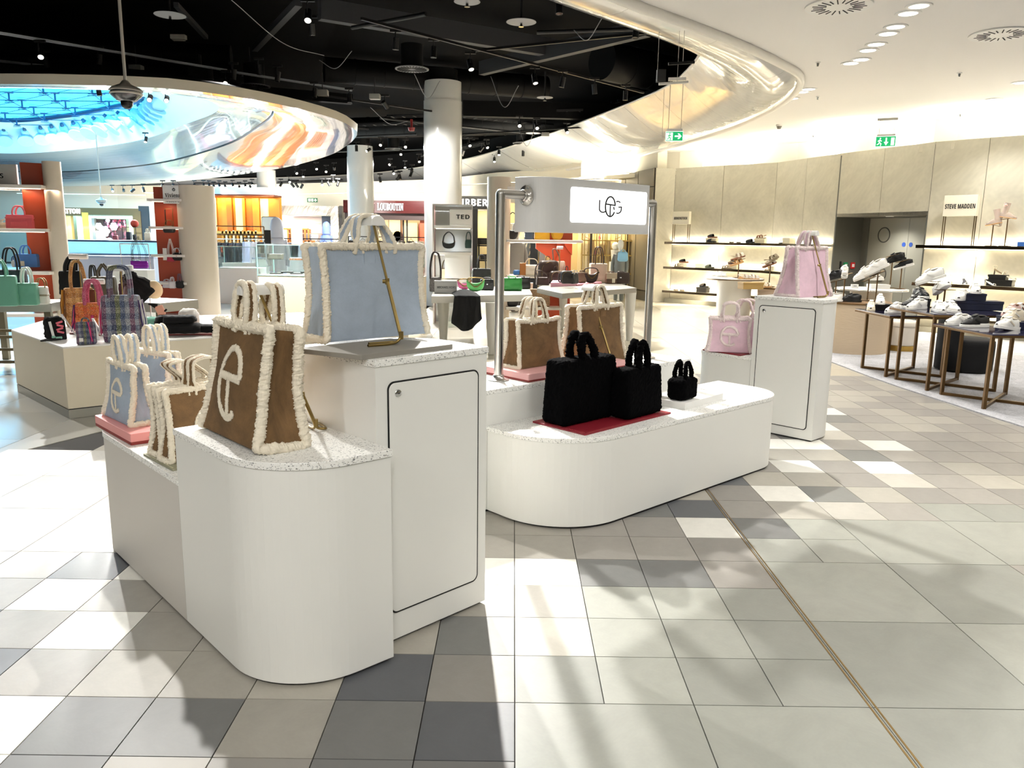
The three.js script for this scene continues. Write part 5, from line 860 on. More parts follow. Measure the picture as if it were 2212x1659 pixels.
{ const t = bag('ochre checked wool tote with brown fringe, behind the orange bag', [-4.311,0.602,-7.782], .6, { w: .26, h: .38, d: .1, taper: .02, m: plaidC, hh: .26, sp: .12, hr: .014 }); fringe(t, -.135, .36, 0, 14, .32, [ochre, std(0x7a4a24, .9)], .1); part(t, 'side_panel', mv(bx(.08, .2, .1), .12, .16, .01), std(0x5c2b14, .9)); }
tStand('white bar bag stand behind the ochre tote', [-4.371,0.602,-7.945], .68, .2, .17);
{ const t = bag('small plaid wool pouch leaning on a white easel at front of the platform', [-3.558,0.602,-6.483], .5, { w: .15, h: .19, d: .07, taper: .02, m: plaidA, one: 1, hh: .03, sp: .05 }); fringe(t, .02, .19, .04, 10, .18, [purple, pinkT], .06); part(t, 'label_patch', bx(.03, .03, .004, -.04, .03, .04), white1); }
{ const t = thing('easel', 'white folded easel propping the small plaid pouch', 'easel', [-3.585,0.602,-6.658], .4); part(t, 'front_leg', bar([0, .2, 0], [.09, 0, .02], .02, .008), M.white); part(t, 'rear_leg', bar([0, .2, 0], [.02, 0, -.09], .02, .008), M.white); }
{ const t = thing('trainer_bag', 'black fur pouch with pink white and mint lettering straps, at left of the platform', 'handbag', [-3.994,0.602,-6.768], .7); part(t, 'body', jitter(softBox(.15, .2, .1, .03, .04), .012, 40, 2), std(0x0a0a0b, 1)); part(t, 'flap', mv(rbx(.15, .17, .03, .012), .01, .0, .06, -.2), std(0x101012, .9)); const L = []; for (let k = 0; k < 4; k++) L.push(mv(rbx(.055, .018, .012, .006), .035, .06 + k * .028, .08, 0, 0, .3 * (k % 2 ? 1 : -1))); part(t, 'pink_letters', L, std(0xdd6d7c, .8)); part(t, 'white_stripe', mv(bx(.02, .13, .008), -.02, .035, .078, 0, 0, .15), M.white); part(t, 'mint_letters', [mv(rbx(.05, .02, .012, .006), .02, .012, .085), mv(rbx(.03, .02, .012, .006), -.02, .02, .082)], std(0x9fd8c4, .8)); part(t, 'strap', tube([[-.07, .01, .05], [-.12, .005, .09], [-.05, .012, .12], [.03, .01, .1]], .008, 20, 6), M.black); }
{ const t = thing('easel', 'white folded easel behind the black lettered pouch', 'easel', [-4.022,0.602,-6.96], .5); part(t, 'front_leg', bar([0, .2, 0], [.1, 0, .02], .02, .008), M.white); part(t, 'rear_leg', bar([0, .2, 0], [.0, 0, -.1], .02, .008), M.white); }
tray('display_tray', 'pink tray with dark red edge under the orange bag', 'display riser', quad([-4.065,-7.126], [-3.637,-7.003], [-3.879,-7.515]), PT, [['foot', .008, M.pinkEdge], ['pad', .01, std(0xf3c9c4, .5)]]);
tray('display_tray', 'long pink tray with dark red edge under the folded black knits', 'display riser', quad([-3.233,-7.117], [-2.048,-7.358], [-2.224,-8.003]), PT, [['foot', .012, M.pinkEdge], ['pad', .012, std(0xf3c9c4, .5)]]);
const blackKnit = std(0x060607, 1, { bumpMap: bumpFine, bumpScale: .006 });
function folded(label, p, ry, w, h, d, m) { solo('folded_knit', jitter(softBox(w, h, d, .03, h * .45, .012), .008, 30, 3), m, label, 'garment', p, ry); }
folded('folded black knit on the pink tray, lower in the pile', [-3.046,0.626,-7.152], .1, .36, .09, .2, blackKnit); folded('folded black knit on top of the pile at left', [-3.056,0.715,-7.157], .2, .28, .07, .16, blackKnit); folded('folded black scarf stretched to the right on the pink tray', [-2.878,0.626,-7.243], -.05, .38, .07, .16, blackKnit); folded('crumpled black knit at the left end of the pink tray', [-3.237,0.626,-7.237], .4, .17, .15, .16, blackKnit);
folded('white knit cap lying behind the black knits', [-3.118,0.626,-7.516], .2, .19, .19, .14, std(0xe4e2dc, 1)); folded('mint green folded jumper behind the beanie stand', [-3.61,0.602,-7.829], .1, .26, .09, .2, std(0x6fae9c, 1)); folded('folded pale scarf beyond the black knits', [-3.039,0.626,-7.565], .2, .24, .03, .16, std(0xdcd6ca, 1));
{ // beanies on heads, glove on a hand form
  const ribTex = tex(128, 128, c => { for (let i = 0; i < 128; i++) { const k = 128 + 120 * Math.sin(i / 128 * Math.PI * 2 * 14); c.fillStyle = `rgb(${k | 0},${k | 0},${k | 0})`; c.fillRect(i, 0, 1, 128); } }, false), rib = std(0x070708, 1, { bumpMap: ribTex, bumpScale: .006 });
  const t = thing('beanie', 'black ribbed pompom beanie on a pale display head and thin stand', 'hat', [-3.664,0.602,-7.906], .3), y = .26;
  part(t, 'stand_foot', mv(lathe([[0, .05], [.01, .045], [.06, .006], [.06, 0], [0, 0]], 28), 0, 0, 0), M.chrome); part(t, 'stand_pole', rod([0, .02, 0], [0, y + .02, 0], .006, 10), M.chrome);
  part(t, 'head_form', mv(new THREE.SphereGeometry(.085, 24, 16).scale(1, 1.1, 1), .04, y + .1, 0, 0, 0, .3), std(0xe0c49a, .7)); part(t, 'cap', mv(lathe([[.108, 0], [.118, .03], [.122, .08], [.108, .14], [.07, .19], [0, .205]], 44), -.02, y + .05, 0, 0, 0, .75), rib); part(t, 'cuff', mv(lathe([[.114, 0], [.124, .006], [.127, .03], [.121, .055], [.112, .05]], 44), -.0, y + .03, 0, 0, 0, .75), rib); part(t, 'pompom', jitter(new THREE.SphereGeometry(.062, 30, 20), .014, 50, 2).translate(-.155, y + .225, .03), blackKnit);
  const b = thing('beanie', 'mauve lettered pompom beanie on a thin stand behind the black one', 'hat', [-3.882,0.602,-8.141], .2); part(b, 'stand_pole', rod([0, 0, 0], [0, .28, 0], .005, 8), M.chrome); part(b, 'stand_foot', cyl(.05, .05, .006, 0, 0, 0, 24), M.chrome); part(b, 'cap', mv(lathe([[.1, 0], [.112, .04], [.1, .12], [.05, .17], [0, .18]], 36), 0, .26, 0, 0, 0, .6), std(0x6d5559, 1)); part(b, 'letter_band', mv(lathe([[.113, .01], [.117, .012], [.117, .05], [.112, .052]], 36), 0, .262, 0, 0, 0, .6), std(0xd9ccc8, .9)); part(b, 'pompom', jitter(new THREE.SphereGeometry(.055, 28, 18), .012, 50, 2).translate(-.12, .44, 0), std(0x54484c, 1));
  const gl = thing('glove', 'black glove with pale palm on an upright hand form above the knits', 'glove', [-3.403,0.62,-7.573], .3); part(gl, 'cuff', softBox(.08, .13, .06, .05, .02), blackKnit); part(gl, 'palm', mv(softBox(.075, .1, .03, -.05, .014), 0, .12, 0, 0, 0, .25), std(0xd9a68e, .8)); const F = []; [[-.05, .215, .7, .08], [-.055, .235, 1.0, .085], [-.045, .25, 1.3, .085], [.03, .16, -.6, .1]].forEach(([x, y0, a, l]) => F.push(rod([-.02 + x * .3, y0 - .03, 0], [-.02 + x * .3 - Math.sin(a) * l, y0 - .03 + Math.cos(a) * l * .6, .01], .012, 8, .009))); part(gl, 'fingers', F, blackKnit);
}
// ---------------------------------------------------------------- grey tables at the left edge
function flatTable(label, a, b, depth, h, th, m, legs) { const L = Math.hypot(b[0] - a[0], b[1] - a[1]), ry = -Math.atan2(b[1] - a[1], b[0] - a[0]), t = thing('display_table', label, 'display table', [a[0], 0, a[1]], ry); part(t, 'top', rbx(L, th, depth, .003, L / 2, h - th, -depth / 2), m); for (const [x, z] of [[.06, -.06], [L - .06, -.06], [.06, -depth + .06], [L - .06, -depth + .06]]) part(t, 'leg', bx(.07, h - th, .07, x, 0, z), legs); return t; }
const grey = std(0xa9a8a3, .35, { metalness: .5 });
flatTable('grey brushed table at the left edge under the mint totes', [-6.081,-8.797], [-5.275,-8.933], .6, .72, .1, grey, std(0x6d6756, .4, { metalness: .6 }));
flatTable('grey brushed table carrying the khaki tote, behind the platform', [-5.484,-9.468], [-4.019,-8.904], .6, .74, .11, grey, std(0x6d6756, .4, { metalness: .6 }));
{ const t = thing('slatted_stool', 'low brown slatted stool under the grey table at the left edge', 'stool', [-5.683,0,-8.562], .1), w = std(0x6a5d42, .6); for (const x of [-.22, .22]) for (const z of [0, -.3]) part(t, 'leg', bx(.035, .44, .035, x, 0, z), w); for (const y of [.08, .22, .36, .43]) part(t, 'slat', bx(.5, .03, .03, 0, y, .005), w); }
const mint = leath(0x63a893), camo = std(0x24222a, .7), khaki = leath(0x4a4334, .7);
bag('mint green leather tote with upright handles at the left', [-5.363,0.72,-8.67], .3, { w: .2, h: .24, d: .13, taper: .03, m: mint, hm: std(0xd9e2dc, .5), hh: .17, sp: .09, hr: .011, band: .9, fm: mint }); bag('large mint green leather tote cut by the left edge of the photo', [-5.577,0.72,-8.516], .4, { w: .36, h: .33, d: .16, taper: .06, m: mint, hh: .17, sp: .16, hr: .012 });
bag('dark camouflage tote behind the mint ones', [-5.62,0.76,-8.832], .2, { w: .3, h: .34, d: .12, m: std(0xffffff, .8, { map: mottled(52, 50, 58, .9, 7) }), hm: M.black, hh: .24, sp: .14, hr: .01 }); bag('white and snakeskin box bag right of the mint tote', [-5.289,0.72,-8.805], .2, { w: .13, h: .2, d: .1, m: M.white, hm: M.brass, hh: .09, sp: .09, hr: .006, band: .45, fm: std(0x9b927e, .6) });
tray('display_tray', 'pink tray under the camouflage tote', 'display riser', quad([-5.792,-9.04], [-5.661,-9.063], [-5.973,-9.568]), .72, [['pad', .035, std(0xb47a78, .5)]]);
bag('black slouchy tote with a loose knotted handle behind the platform', [-5.617,0.74,-9.99], .2, { w: .27, h: .3, d: .14, taper: .08, m: std(0x050506, .9), hh: .17, sp: .1, hr: .022, lx: .03 }); bag('khaki canvas tote with crossed handles behind the platform', [-4.677,0.74,-8.985], .25, { w: .26, h: .29, d: .14, taper: .05, m: khaki, hh: .14, sp: .1, hr: .011, tw: .2 }); bag('small black tote with tall twin handles left of the khaki one', [-4.986,0.74,-9.341], .2, { w: .18, h: .2, d: .1, m: std(0x15130f, .6), hh: .2, sp: .06, hr: .009, band: .7, fm: std(0xcbbfa8, .7) });
bag('slim plum tote with tall handles by the grey pompom', [-4.583,0.74,-9.273], .2, { w: .14, h: .2, d: .08, m: std(0x4a2436, .6), hh: .2, sp: .07, hr: .008 });
bag('metallic purple shoulder bag hung by thin straps under the blue counter', [-5.439,1.011,-11.5], .1, { w: .24, h: .11, d: .08, r: .03, m: std(0x9030b0, .25, { metalness: .5 }), hm: M.black, hh: .36, sp: .18, hr: .003, tw: .1, flap: 1 }); bag('emerald green shoulder bag beside the purple one', [-5.55,1.012,-11.62], .1, { w: .12, h: .12, d: .08, r: .02, m: leath(0x0e6a56), hm: M.black, hh: .36, sp: .1, hr: .003, tw: .1 });
{ const t = thing('bag_rack', 'slim white rack carrying the purple and green shoulder bags', 'rack', [-5.585, 0, -11.7], .1); part(t, 'panel', bx(.5, .99, .3, 0, 0, .15), M.white); part(t, 'hook_rail', rod([-.2, 1.36, .05], [.2, 1.36, .05], .008, 10), M.chrome); part(t, 'post', [rod([-.2, .98, 0], [-.2, 1.36, .05], .006, 8), rod([.2, .98, 0], [.2, 1.36, .05], .006, 8)], M.chrome); }
// ---------------------------------------------------------------- tall shelf units: rust panel, half-round beige end, white shelves
const rust = std(0xa03a18, .45), beigeLac = std(0xd5c8b6, .45), shelfW = std(0xe9e2da, .45);
function rustUnit(label, p, ry, h, colR, dir, len, ys, o = {}) {          // dir: -1 shelves to the left of the column, +1 to the right
  const t = thing('shelf_unit', label, 'shelf unit', p, ry); part(t, 'end_column', cyl(colR, colR, h, 0, 0, 0, 40), beigeLac, 'half-round beige end column');
  part(t, 'rust_panel', bx(o.pw ?? .5, h - .02, .05, dir * (colR * .6 + (o.pw ?? .5) / 2 * (o.flat ?? .7)), 0, o.pz ?? 0, o.pr ?? 0), rust, 'rust red lacquered panel');
  for (const y of ys) { const s = part(t, 'shelf', rbx(len, .045, .34, .006, dir * (colR * .5 + len / 2), y - .045, o.sz ?? .1), shelfW); part(s, 'led_strip', bx(len * .9, .006, .015, dir * (colR * .5 + len / 2), y - .052, o.sz ?? .1), M.led); }
  return t;
}
rustUnit('tall rust and beige shelf unit at the left edge with the pink handbag', [-6.599, 0, -11.5], .18, 2.5, .12, -1, 1.5, [.36, .96, 1.56, 2.16], { pw: .42, flat: .75, pr: .5, pz: -.1 });
area([-7.028, 2.1, -11.4], [-7.028, 1, -11.4], 1.2, .05, 20, 0xffe2c0);
{ const t = thing('shelf_sign', 'white brand board cut by the left edge on the top shelf', 'sign', [-7.309,2.091,-11.45], .15); part(t, 'board', rbx(.46, .36, .05, .004), M.white); part(t, 'lettering', text('JACOBS', .065, .004, font, 1.1).translate(-.13, .19, .026), M.black); }
{ const s = std(0xd5616f, .45, { bumpMap: bumpFine, bumpScale: .001 }); bag('rose pink structured leather tote with top handles on the rust unit', [-7.081,1.544,-11.45], .15, { w: .36, h: .21, d: .15, taper: .03, r: .012, m: s, hh: .12, sp: .16, hr: .011, band: .72, pocket: 1 }); bag('small rose pink leather tote peeping out at right of the big one', [-6.975,1.546,-11.55], .15, { w: .14, h: .15, d: .12, m: s, hh: .08, sp: .1, hr: .008 }); }
bag('cream pouch at left of the pink tote on the rust unit', [-7.308,1.541,-11.45], .2, { w: .16, h: .1, d: .1, r: .04, m: std(0xdfd2bd, .5), hh: .04, sp: .1 });
bag('cornflower blue leather tote with a card tag on the lower shelf of the rust unit', [-7.041,1.011,-11.45], .15, { w: .31, h: .19, d: .14, taper: .03, r: .012, m: leath(0x4f7fc4), hh: .12, sp: .14, hr: .01, band: .75, card: -.04 }); bag('white cross-body with blue strap left of the blue tote', [-7.203,1.009,-11.45], .15, { w: .13, h: .1, d: .08, m: M.white, hm: leath(0x3a4f86), hh: .06, sp: .1 });
rustUnit('rust and beige shelf unit with the wide pale column', [-5.961, 0, -15], .08, 2.392, .335, -1, .62, [.62, 1.13, 1.64, 2.14], { pw: .75, flat: .62, pr: .1, pz: -.18, sz: .12 });
area([-6.473, 2.05, -14.75], [-6.56, .5, -14.75], .5, .05, 22, 0xffd8b0);
{ const t = thing('shelf_sign', 'white brand board with gothic letters beside the wide pale column', 'sign', [-6.249,2.056,-14.75], .08); part(t, 'board', rbx(.4, .33, .05, .004), M.white); part(t, 'lettering', [text('Vivienne', .066, .004, fontSerif, .8).translate(0, .15, .026), text('Westwood', .066, .004, fontSerif, .72).translate(0, .06, .026), mv(new THREE.TorusGeometry(.022, .006, 6, 20), 0, .25, .028), mv(box(.008, .06, .004), 0, .255, .028)], M.black); }
bag('small black cap-shaped bag hung on a brass frame, upper rust shelf', [-6.387,1.527,-14.75], .1, { w: .22, h: .13, d: .14, r: .05, m: std(0x1c1a18, .5), hm: M.brass, hh: .1, sp: .12, hr: .005 }); { const t = thing('hanging_stand', 'brass hanging frame with a dark strap on the upper rust shelf', 'bag stand', [-6.452,1.527,-14.9], .1); part(t, 'frame', [bar([-.05, 0, 0], [-.05, .44, 0], .01, .01), bar([.08, 0, 0], [.08, .44, 0], .01, .01), bar([-.05, .44, 0], [.08, .44, 0], .01, .01)], M.brass); part(t, 'strap', bar([-.05, .15, .02], [-.05, .42, .02], .025, .01), std(0x2a2220, .6)); }
bag('small red bag on a wire hanger, middle rust shelf', [-6.388,1.001,-14.75], .1, { w: .15, h: .12, d: .1, r: .03, m: leath(0xa5203a), hm: M.white, hh: .3, sp: .08, hr: .005, tw: .2 }); bag('black studded bag at right on the middle rust shelf', [-6.266,1.02,-14.75], .1, { w: .18, h: .15, d: .12, r: .05, m: M.black, hm: M.chrome, hh: .08, sp: .1, clasp: 1 }); solo('framed_card', [rbx(.07, .22, .012, .003)], std(0xd8d2cc, .5), 'upright framed card on the middle rust shelf', 'card', [-6.476,1.027,-14.7], .3);
bag('white printed bag on the lowest rust shelf', [-6.499,0.51,-14.75], .1, { w: .15, h: .13, d: .1, r: .03, m: std(0xd9cfd2, .6), hh: .03, sp: .08 }); bag('white pleated bag on the lowest rust shelf, middle', [-6.373,0.506,-14.7], .1, { w: .13, h: .13, d: .1, r: .03, m: std(0xe6dede, .6), hh: .08, sp: .05 }); bag('dark bag at right on the lowest rust shelf', [-6.234,0.508,-14.7], .1, { w: .15, h: .15, d: .1, r: .05, m: M.black, hh: .12, sp: .05, hm: std(0x6a5560, .6) });

// ================================================================ CENTRE: GLASS COUNTERS, BAG TABLES, SHELVES
function glassCase(label, p, ry, w, d, bodyH, glassH, bodyM, o = {}) {
  const t = thing('glass_counter', label, 'display counter', p, ry); part(t, 'body', rbx(w, bodyH, d, .006, w / 2, 0, -d / 2), bodyM);
  const e = .008, pane = (n, g) => part(t, n, g, M.glass); pane('glass_front', bx(w, glassH, e, w / 2, bodyH, 0)); pane('glass_side', bx(e, glassH, d, 0, bodyH, -d / 2)); pane('glass_side', bx(e, glassH, d, w, bodyH, -d / 2)); pane('glass_back', bx(w, glassH, e, w / 2, bodyH, -d)); pane('glass_top', bx(w, e, d, w / 2, bodyH + glassH, -d / 2));
  if (o.shelf) pane('glass_shelf', bx(w - .02, e, d - .04, w / 2, bodyH + glassH * .52, -d / 2));
  const g = std(0x9fcac6, .3); part(t, 'edges', [bx(.012, glassH, .012, 0, bodyH, 0), bx(.012, glassH, .012, 0, bodyH, -d), bx(.012, glassH, .012, w, bodyH, 0), bx(w, .012, .012, w / 2, bodyH + glassH, 0), bx(.012, .012, d, 0, bodyH + glassH, -d / 2), bx(w, .01, .012, w / 2, bodyH, 0)], g); return t;
}
{ // the nearer counter with wallets
  const a = [-4.255,-13.12], t = glassCase('cream counter with a glass case of black wallets, behind the large blue tote', [a[0], 0, a[1]], -.06, 2.7, .75, .85, .5, std(0xe3d9bf, .5), { shelf: 1 });
  for (let k = 0; k < 4; k++) solo('wallet', rbx(.2, .02, .11, .005), M.black, 'flat black wallet on the floor of the glass counter', 'wallet', [a[0] + .22 + k * .17, .866 + (k % 2) * .022, a[1] - .3 - (k % 2) * .05], .2 * k, 'black wallets in the glass counter');
  solo('ring_box', [rbx(.11, .09, .09, .006), mv(rbx(.07, .02, .05, .004), 0, .08, 0)], std(0x3a2f28, .5), 'small dark jewellery stand in the glass counter', 'box', [a[0] + .95, .862, a[1] - .3]); solo('wallet_stack', rbx(.24, .08, .14, .006), std(0x6a675f, .5), 'grey box on the glass shelf of the counter', 'box', [a[0] + .2, 1.12, a[1] - .35]);
  const s = thing('card_holder', 'cream notice board standing on the glass counter', 'sign', [a[0] + .62, 1.366, a[1] - .2], -.06); part(s, 'board', rbx(.19, .26, .012, .003), M.cream); part(s, 'foot', rbx(.12, .01, .06, .003), M.white); const b = thing('till_screen', 'small black upright screen on the glass counter', 'screen', [a[0] + .13, 1.366, a[1] - .2], .1); part(b, 'screen', rbx(.1, .23, .03, .005), M.blackGloss); part(b, 'foot', rbx(.1, .012, .08, .003), M.black);
}
{ // the blue lit counters behind
  const a = [-6.633,-17.439]; glassCase('white counter with a tall glass case in blue light, right of the wide pale column', [a[0], 0, a[1]], 0, .95, .7, .78, .46, M.white); solo('white_sign_block', rbx(.8, .09, .05, .004), M.white, 'white block with pale lettering inside the blue lit glass case', 'sign', [a[0] + .5, .8, a[1] - .3]);
  const b = [-6.388,-18.129]; const t = thing('counter', 'long white counter with rounded corner beyond the glass case', 'counter', [b[0], 0, b[1] - 1.2]); part(t, 'body', slab([[0, 0], [3.4, 0], [3.4, -.8], [0, -.8]], 0, .92), M.white); part(t, 'top', slab([[-.03, .03, .1], [3.43, .03], [3.43, -.83], [-.03, -.83]], .92, .96), std(0xb8c4d4, .2)); for (const [x, m, w] of [[.25, std(0x6b4a48, .5), .18], [.62, M.white, .3], [1.3, M.white, .3]]) part(t, 'tray_box', bx(w, .1, .2, x, .96, -.3), m);
}
{ // curved counter band under the skylight
  const t = thing('counter', 'long pale blue glass fronted counter with a dark top line at left', 'counter', [-11.749, 0, -20]), w = 2.914; part(t, 'base', grid((u, v) => [u * w, v * .95, -.5 * Math.pow(u - .4, 2)], 24, 1), phy(0xdfe9f4, .25)); part(t, 'sky_tinted_band', grid((u, v) => [u * w, .99 + v * .29, -.5 * Math.pow(u - .4, 2) + .03], 24, 1), new THREE.MeshStandardMaterial({ color: 0xa8e4f4, roughness: .3, emissive: 0x7fd8f2, emissiveIntensity: .35 }), 'pale blue band with the skylight glow put into its colour'); part(t, 'top', slab([[0, .05], [w, -.12], [w, -.9], [0, -.7]], 1.28, 1.32), std(0x1b2c4a, .3)); part(t, 'rail', [tube([[0, .97, .02], [w * .4, .97, .06], [w, .97, -.14]], .02, 24, 6)], std(0x394e70, .3)); part(t, 'back', bx(w, 1.28, .05, w / 2, 0, -.72), M.white);  // band tinted and made to glow for the blue skylight falling on it
  const hb = (x, h, w2, m, l) => bag(l, [-11.749 + x, 1.325, -20.35], 0, { w: w2, h, d: .1, m, hh: h * .5, sp: w2 * .4, hr: .006, r: .015 });
  hb(1.55, .12, .12, leath(0x8f3a48), 'tiny red handbag on the blue counter top'); hb(2.38, .2, .16, std(0xe8dcc0, .6), 'cream handbag on the blue counter top, right end'); const d = thing('display_box', 'glass display box of accessories on the blue counter', 'display case', [-11.749 + 1.98, 1.325, -20.35]); part(d, 'case', bx(.34, .32, .3), M.glass); part(d, 'frame', [bx(.35, .012, .31, 0, .32, 0), bx(.012, .32, .012, -.17, 0, .15), bx(.012, .32, .012, .17, 0, .15)], M.black); part(d, 'red_hat', ball(.1, .08, .42, 0), std(0xb5402c, .7)); part(d, 'inside', [bx(.1, .2, .1, -.08, .01, 0), bx(.08, .14, .08, .08, .01, .04)], std(0x30384a, .6));
}
// pale desk below it where the rail of purple bags hangs
{ const t = thing('counter', 'pale blue lit desk front behind the khaki tote', 'counter', [-9.853, 0, -17]); part(t, 'front', bx(2.13, .98, .06, 1.06, 0, 0), std(0xd5def0, .35)); part(t, 'top', bx(2.16, .04, .5, 1.06, .98, -.2), std(0xb9c9e4, .25)); }
// ---------------------------------------------------------------- clothes rails and mannequins
const denim = [0x1b2130, 0x141821, 0x232a36, 0x2e3640, 0x3a3e44, 0x4a443e, 0x12151c].map(c => std(c, .9));
function rail(label, p, ry, w, h, n, len, mats, group) { const t = thing('clothes_rail', label, 'clothes rail', p, ry); part(t, 'frame', [bar([0, 0, 0], [0, h, 0], .025, .025), bar([w, 0, 0], [w, h, 0], .025, .025), bar([0, h, 0], [w, h, 0], .025, .025), bar([0, .03, -.25], [0, .03, .25], .025, .025), bar([w, .03, -.25], [w, .03, .25], .025, .025)], group.frame || M.white);
  for (let k = 0; k < n; k++) { const x = .12 + (w - .24) * k / (n - 1), c = new THREE.Group(); c.name = numbered(group.kind); scene.add(c); const cs = Math.cos(ry), sn = Math.sin(ry); c.position.set(p[0] + x * cs, p[1] + h - .1 - len, p[2] - x * sn); c.rotation.y = ry + (group.turn ?? 1.1) + (rnd() - .5) * .3; tag(c, group.label, group.cat || 'garment', group.name); part(c, 'body', softBox(.42, len, .07, .12, .03, .012), mats[k % mats.length]); part(c, 'hanger', [tube([[-.17, len - .02, 0], [0, len + .05, 0], [.17, len - .02, 0]], .006, 12, 5), tube([[0, len + .05, 0], [.0, len + .09, 0], [.02, len + .1, 0]], .004, 8, 5)], M.black); } }
rail('white framed clothes rail of dark jackets before the orange panelled shop', [-8.379, 0, -22], 0, 1.616, 1.38, 8, .8, denim, { kind: 'jacket', label: 'dark denim or wool jacket hanging on the white rail by the orange panels', name: 'jackets on the white rail' });
{ const t = thing('rail_frame', 'tall thin bronze garment frame above the jackets', 'clothes rail', [-8.648, 0, -22.6]); part(t, 'frame', [bar([0, 0, 0], [0, 1.735, 0], .03, .03), bar([1.55, 0, 0], [1.55, 1.735, 0], .03, .03), bar([0, 1.735, 0], [1.55, 1.735, 0], .03, .03), bar([0, 1.503, 0], [1.55, 1.503, 0], .06, .05)], M.bronze); }
rail('long black clothes rail of shirts behind the glass counter', [-7.078, 0, -20.8], 0, 2.606, 1.422, 14, .62, [std(0xc6d2ea, .9), std(0xe4e8f2, .9), std(0x2b2c33, .9), std(0xdfe6f4, .9), std(0x9fb0d0, .9)], { kind: 'shirt', frame: M.black, label: 'pale or dark shirt hanging on the long black rail', name: 'shirts on the black rail' });
rail('black clothes rail continuing right behind the blue tote handle', [-4.452, 0, -21.4], 0, 2.058, 1.496, 8, .7, [std(0x2a2624, .9), std(0xc9c2b6, .9), std(0x6c6862, .9)], { kind: 'coat', frame: M.black, label: 'muted coat hanging on the rail behind the blue tote handle', name: 'coats on the far black rail' });
{ const t = thing('mirror', 'tall rounded mirror with a pale ceiling reflection put into its glass colour, right of the far column', 'mirror', [-7.363, 0, -24]); part(t, 'frame', mv(plate(rrect(0.476, 1.2, .06), .04), 0, 1.45, -.03), M.chrome); part(t, 'glass', mv(plate(rrect(0.448, 1.16, .05), .01), 0, 1.45, 0), std(0xd6d8d0, .35, { metalness: .3 })); part(t, 'post', bx(.06, .9, .06, 0, 0, -.05), M.chrome); }  // pale glass colour stands in for the reflected ceiling
function mannequin(label, p, ry, o) { // a dressed display figure; one continuous body, clothes and hood as children
  const t = thing('mannequin', label, 'mannequin', p, ry), sk = std(o.skin ?? 0xe2ded6, .6);
  const L = [[0, 0], [.09, 0], [.1, .02], [.085, .1], [.105, .45], [.14, .8], [.165, .95], [.135, 1.12], [.165, 1.35], [.175, 1.42], [.07, 1.5], [.055, 1.56], [.085, 1.62], [.1, 1.7], [.085, 1.79], [.04, 1.84], [0, 1.85]];
  part(t, 'figure', lathe(L, 28).scale(.95, 1, .66), sk); part(t, 'coat', mv(lathe([[.22, .7], [.18, 1.05], [.185, 1.34], [.15, 1.44], [.07, 1.5]], 28).scale(.98, 1, .75), 0, 0, 0), o.coat); for (const s of [-1, 1]) part(t, 'sleeve', tube([[s * .16, 1.4, 0], [s * .215, 1.2, .01], [s * .225, 1.0, .03], [s * .2, .82, .07]], .048, 20, 10), o.coat);
  if (o.s) t.scale.setScalar(o.s); if (o.hood) part(t, 'hood', mv(lathe([[.16, 1.46], [.15, 1.56], [.145, 1.7], [.115, 1.84], [.05, 1.9], [0, 1.905]], 28), 0, 0, -.01), o.coat); if (o.legs) part(t, 'trousers', [-1, 1].map(s => rod([s * .08, .02, 0], [s * .09, .82, 0], .075, 12, .1)), o.legs); return t;
}
mannequin('mannequin in a pale blue hooded jacket behind the glass counter', [-5.363, 0, -18], .4, { coat: std(0xd3d8e6, .95), hood: 1, legs: std(0xaab8e0, .9) }); mannequin('mannequin in a shiny blue hooded jacket inside the marble fronted shop', [-6.834, .1, -29], -.2, { coat: phy(0x6a7ab4, .3), hood: 1, skin: 0x4a5a80 });
mannequin('mannequin in a long grey coat behind the white shelf by the steel post', [0.046, .0, -16.5], .5, { coat: std(0x8d8a86, .95), legs: M.black }); mannequin('mannequin with a black bag at the far right shop window', [2.645, .0, -19.7], -.3, { coat: std(0x6a6e6c, .8), legs: std(0x5b5f5a, .8), skin: 0xd8d8d0, s: .82 });
bag('pale blue slouchy bag held high by the far right mannequin', [2.669,0.987,-19.4], 0, { w: .26, h: .24, d: .14, r: .06, m: std(0x7fb3d6, .6), hh: .04, sp: .1 });
